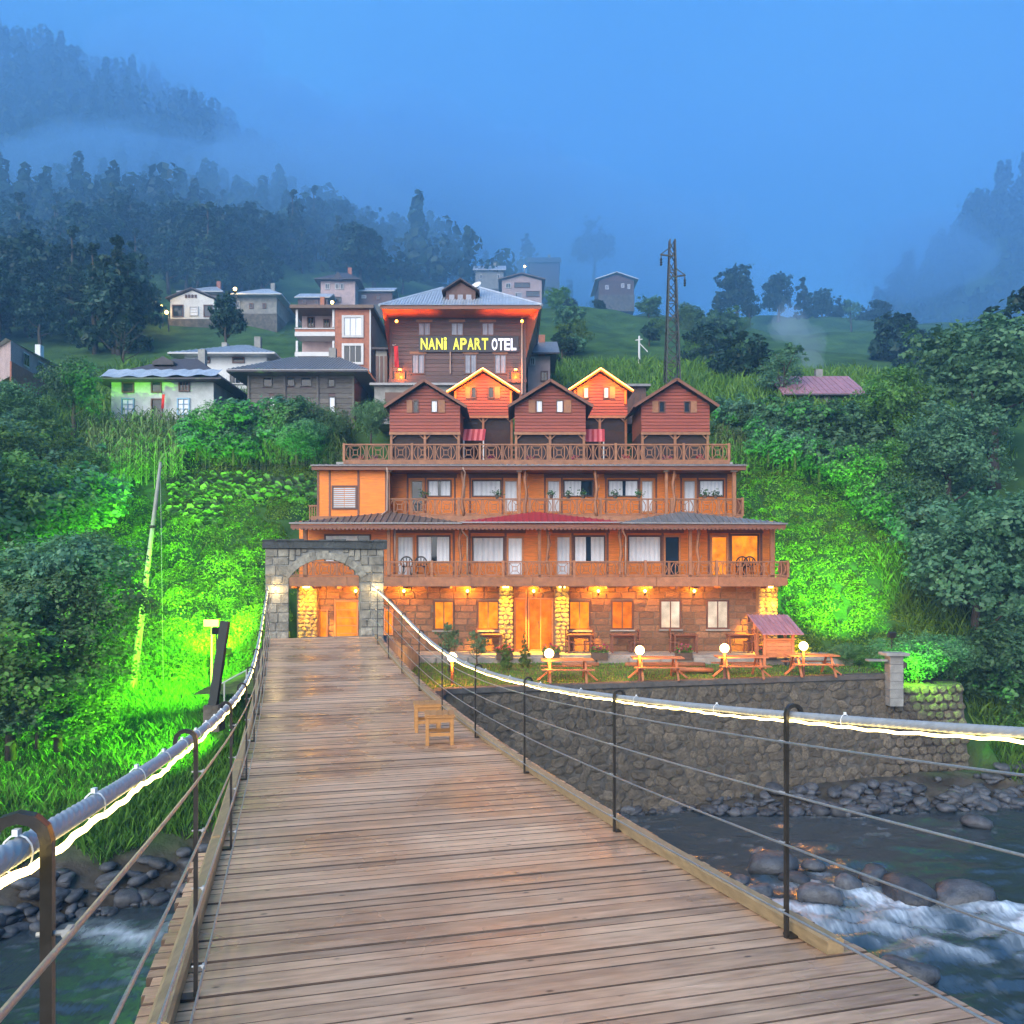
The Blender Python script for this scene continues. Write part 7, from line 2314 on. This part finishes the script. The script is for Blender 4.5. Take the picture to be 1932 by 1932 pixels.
# low log edging on the lawn
for k, (u0, u1, v, d) in enumerate(((1180, 1330, 1247, 32.4), (1060, 1130, 1250, 32.4), (1380, 1440, 1246, 32.4), (1270, 1345, 1262, 30.6))):
    t = thing('log_border', ['long low log border in front of the flower boxes', 'short log border right of the slim conifers', 'short log border before the kiosk', 'rough log lying between two picnic tables'][k], 'log', at((u0 + u1) / 2, v, d))
    z = -1.72
    MB().tube([(ux(u0, d), d, z), (ux((u0 + u1) / 2, d), d + .04, z + .02), (ux(u1, d), d, z)], .09, 8).build('log', m_wood_r, t, smooth=True)
    MB().tube([(ux(u0 + 4, d), d + .2, z), (ux(u1 - 5, d), d + .18, z)], .08, 8).build('log', m_wood_r, t, smooth=True)
# flower pots along the balcony and terrace rails
rgp = random.Random(9)
def pot(x, y, z, label, grp, pink=False):
    t = thing('flower_pot', label, 'flower pot', (x, y, z), 0, grp)
    MB().lathe((x, y, z), [(.06, 0), (.09, .13), (.095, .14), (.08, .14)], 10).build('pot', m_soil, t)
    rng = np.random.default_rng(int(abs(x) * 1000)); n = 90
    P = np.array([x, y, z + .2]) + rng.normal(size=(n, 3)) * np.array([.1, .07, .07]); Nn = rng.normal(size=(n, 3)); Nn /= np.linalg.norm(Nn, axis=1, keepdims=True)
    V, Q_ = leaf_quads(P, Nn, .08, rng); link('plant', np_mesh('plant', V - np.array(W[t]), Q_, m_flower if pink else m_leafB, rng.random(n)), t, W[t])
for u in (800, 938, 1040, 1072, 1100, 1160, 1205, 1330, 1350):
    pot(ux(u, DB2 + .1), DB2 + .1, 4.80, 'potted plant standing on the upper balcony handrail', 'pots on the upper balcony rail')
for u in (680, 706, 925, 1000, 1085, 1180, 1260, 1320): pot(ux(u, DT), DT + .12, TZ + .005, 'flower pot behind the roof terrace railing', 'pots on the roof terrace', True)
# round cafe chairs on the first balcony
for u in (768, 795, 1398, 1412):
    x = ux(u, 34.3); t = thing('balcony_chair', 'dark round backed chair on the lower balcony', 'chair', (x, 34.3, F1), 0, 'round backed chairs on the lower balcony')
    MB().lathe((x, 34.3, F1), [(.2, .40), (.22, .43), (.2, .46)], 14).build('seat', m_steel, t)
    bk = MB().tube([(x + .24 * math.cos(a), 34.12, F1 + .55 + .27 * math.sin(a)) for a in np.linspace(-.3, math.pi + .3, 12)], .03, 6).build('back_hoop', m_steel, t)
    for a in (-1, 0, 1): MB().box(x + a * .12 - .02, x + a * .12 + .02, 34.11, 34.13, F1 + .45, F1 + .78 - .05 * abs(a)).build('back_slat', m_steel, t)
    for a in (-1, 1):
        for b in (-1, 1): MB().bar((x + a * .13, 34.3 + b * .13, F1 + .41), (x + a * .17, 34.3 + b * .17, F1 + .005), .03, .03).build('leg', m_steel, t)
# poles, post and board on the left bank
lp = thing('leaning_pole', 'tall tapering pole leaning on the tea slope, lit green', 'pole', (ux(248, 29.5), 29.5, gz(ux(248, 29.5), 29.5)))
b0 = Vector((ux(247, 29.5), 29.5, gz(ux(247, 29.5), 29.5) - .3)); b1 = Vector(at(303, 872, 30.5))
MB().tube([b0.lerp(b1, i / 6) for i in range(7)], [.135 - .014 * i for i in range(7)], 12).build('shaft', mat('pale_pole', (.33, .34, .27), rough=.7, var=.25, scale=3), lp, smooth=True)
for f_ in (.45, .72): 
    p = b0.lerp(b1, f_); MB().lathe((p.x, p.y, p.z), [(.10, 0), (.115, .02), (.115, .07), (.10, .09)], 12).build('collar', m_steel, lp)
MB().tube([b0.lerp(b1, .99), Vector((b0.x + 1.0, b0.y + .3, gz(b0.x + 1.0, b0.y + .3)))], .008, 5).build('stay_wire', m_wire, lp)
dp_ = thing('leaning_post', 'thick dark square post leaning beside the bridge rail', 'post', at(404, 1325, 24))
m_ = MB(); m_.bar(at(400, 1345, 23.8), at(425, 1172, 24.2), .23, .2, up=(0, 1, 0)); m_.build('beam', m_tar, dp_)
MB().box(ux(388, 23.8), ux(418, 23.8), 23.6, 24.1, vz(1345, 23.8) - .5, vz(1330, 23.8)).build('footing', m_rubmort, dp_)
sb = thing('notice_board', 'small pale notice board on a thin stake in the grass', 'sign', (ux(399, 28), 28, gz(ux(399, 28), 28)))
MB().box(ux(385, 28), ux(413, 28), 27.95, 27.98, vz(1182, 28), vz(1169, 28)).build('board', m_frame, sb)
MB().bar((ux(399, 28), 28, gz(ux(399, 28), 28) - .2), at(400, 1170, 28), .05, .05).build('stake', m_frame, sb)
# pipe rail by the gate, left side
gr_ = thing('pipe_rail', 'low pale pipe rail in the grass beside the gate', 'railing', (-8.4, 25.5, gz(-8.4, 25.5)))
MB().tube([at(418, 1290, 25.5), at(470, 1262, 26)], .025, 6).build('pipe', m_frame, gr_)
for f_ in (.1, .9):
    p = Vector(at(418, 1290, 25.5)).lerp(Vector(at(470, 1262, 26)), f_); MB().tube([p, (p.x, p.y, p.z - .7)], .025, 6).build('leg', m_frame, gr_)
# street lights up the slope
def street(u, v, d, label, e=60, col=(1, .72, .35)):
    x, y, z = at(u, v, d); g0 = gz(x, y); g0 = min(g0, z - 1.5)
    t = thing('street_light', label, 'street light', (x, y, g0), 0, 'street lights in the village')
    MB().tube([(x, y + .4, g0 - .2), (x, y + .4, z + .1), (x, y, z + .12)], .06, 6).build('pole', m_steel, t)
    MB().ball((x, y - .1, z), .16, 10, 8).build('lamp_head', m_bulb, t)
    point('street_glow', (x, y - .35, z - .1), e, col, .1, t)
street(304, 578, 84, 'upper of two street lights beside the white gabled house'); street(315, 590, 83, 'lower of two street lights beside the white gabled house')
street(444, 546, 87, 'street light at the corner of the low grey house', 30); street(627, 571, 90, 'street light in front of the pink two storey house', 30); street(990, 503, 140, 'pale lamp in the fog above the balcony house', 40)
street(135, 472, 130, 'tiny lone light in the woods on the left mountainside', 20)
# smoke from the mauve roofed house: soft lumps of pale air
def puff(name, label, parts_, dens, seed, colr=(.75, .86, 1, 1), vox=.22):
    bm = bmesh.new(); rg_ = random.Random(seed)
    for (x, y, z, rx, ry, rz_) in parts_:
        m4 = Matrix.Translation((x, y, z)) @ Matrix.Rotation(rg_.uniform(-.4, .4), 4, 'Y') @ Matrix.Diagonal((rx, ry, rz_, 1))
        r0 = bmesh.ops.create_icosphere(bm, subdivisions=3, radius=1, matrix=Matrix.Identity(4))
        for v in r0['verts']:
            k = 1 + .13 * math.sin(v.co.x * 4 + seed) + .11 * math.sin(v.co.y * 5 + z) + .1 * math.sin(v.co.z * 4.4 + x)
            v.co = m4 @ (v.co * k)
    me0 = bpy.data.meshes.new(name); bm.to_mesh(me0); bm.free()
    ob = bpy.data.objects.new('tmp', me0); COL.objects.link(ob)                # melt the lumps into one closed skin
    md = ob.modifiers.new('r', 'REMESH'); md.mode = 'VOXEL'; md.voxel_size = vox
    me = bpy.data.meshes.new_from_object(ob.evaluated_get(bpy.context.evaluated_depsgraph_get())); bpy.data.objects.remove(ob); me.materials.clear(); me.name = name
    pm = bpy.data.materials.new(name + '_air'); pm.use_nodes = True; n_, l_ = pm.node_tree.nodes, pm.node_tree.links
    n_.remove(n_['Principled BSDF']); v_ = n_.new('ShaderNodeVolumePrincipled'); v_.inputs['Density'].default_value = dens; v_.inputs['Color'].default_value = colr
    l_.new(v_.outputs[0], n_['Material Output'].inputs['Volume'])
    me.materials.append(pm)
    return tag(link(name, me), label, 'smoke', kind='stuff')
rgs = random.Random(4)
sp = []
for i in range(15):
    t_ = i / 14
    u, v = 1552 - 62 * t_ + rgs.uniform(-9, 9) * (1 + t_), 708 - 105 * t_ + rgs.uniform(-6, 6)
    p = at(u, v, 66 + rgs.uniform(-1, 2)); r_ = (.45 + 1.0 * t_) * rgs.uniform(.7, 1.3)
    sp.append((p[0], p[1], p[2], r_ * 1.1, r_, r_ * .9))
puff('chimney_smoke', 'pale blue smoke drifting from the mauve roofed house', sp, .075, 3)
# banks of fog lying on the mountainsides
rgs = random.Random(6)
FOG = [(250, 330, 165, 20, 10), (95, 390, 145, 18, 7), (400, 420, 150, 18, 8), (330, 130, 225, 26, 12), (560, 300, 180, 20, 14), (620, 420, 150, 24, 12), (700, 380, 165, 24, 14), (780, 440, 150, 20, 10),
       (900, 420, 158, 26, 12), (1040, 450, 152, 26, 11), (1180, 470, 150, 22, 10), (1300, 500, 150, 20, 9), (860, 350, 175, 30, 14), (1740, 480, 190, 14, 10),
       (120, 310, 150, 18, 6), (330, 330, 146, 18, 7), (470, 355, 143, 16, 8), (590, 400, 138, 16, 8), (700, 440, 136, 16, 8)]
fb = []
for (u, v, d, rw, rh) in FOG:
    for k in range(3):
        p = at(u + rgs.uniform(-50, 50), v + rgs.uniform(-25, 25), d + rgs.uniform(-8, 8))
        q = rgs.uniform(.6, 1.05)
        fb.append((p[0], p[1], min(p[2], 168 - rh * q * 1.3), rw * q, rw * .6 * q, rh * q))
puff('fog_bank', 'soft banks of fog lying over the mountainsides', fb, .030, 9, (.32, .66, 1, 1), 2.5)
# the air thickens up the valley: three layers of mist, each starting deeper in
for i, (y0, dn) in enumerate(((66, .0024), (84, .0014), (108, .0008))):
    m_ = MB(); nx_, nz_ = 34, 10
    gx = np.linspace(-320, 320, nx_); gzz = np.linspace(-7, 166 - 3 * i, nz_)
    for k, zz in enumerate(gzz):
        for j, xx in enumerate(gx):
            m_.v.append((xx, y0 + 12 * math.sin(j * 1.3 + i * 2) * math.cos(k * .9 + i) + 5 * math.sin(j * 2.9 + k), zz))
    n0 = len(m_.v)
    m_.v += [(xx, 316 - 2 * i, zz) for zz in gzz for xx in gx]
    for k in range(nz_ - 1):
        for j in range(nx_ - 1):
            a = k * nx_ + j
            m_.f += [(a, a + 1, a + nx_ + 1, a + nx_), (n0 + a + nx_, n0 + a + nx_ + 1, n0 + a + 1, n0 + a)]
    for j in range(nx_ - 1):
        t_ = (nz_ - 1) * nx_ + j
        m_.f += [(j, n0 + j, n0 + j + 1, j + 1), (t_, t_ + 1, n0 + t_ + 1, n0 + t_)]
    for k in range(nz_ - 1):
        a, b = k * nx_, k * nx_ + nx_ - 1
        m_.f += [(a, a + nx_, n0 + a + nx_, n0 + a), (b, n0 + b, n0 + b + nx_, b + nx_)]
    pm = bpy.data.materials.new('valley_mist_air'); pm.use_nodes = True; n_, l_ = pm.node_tree.nodes, pm.node_tree.links
    n_.remove(n_['Principled BSDF']); v_ = n_.new('ShaderNodeVolumePrincipled'); v_.inputs['Density'].default_value = dn; v_.inputs['Color'].default_value = (.29, .62, 1, 1)
    l_.new(v_.outputs[0], n_['Material Output'].inputs['Volume'])
    tag(m_.build('valley_mist', pm), 'mist filling the upper valley behind the village', 'mist', kind='stuff')
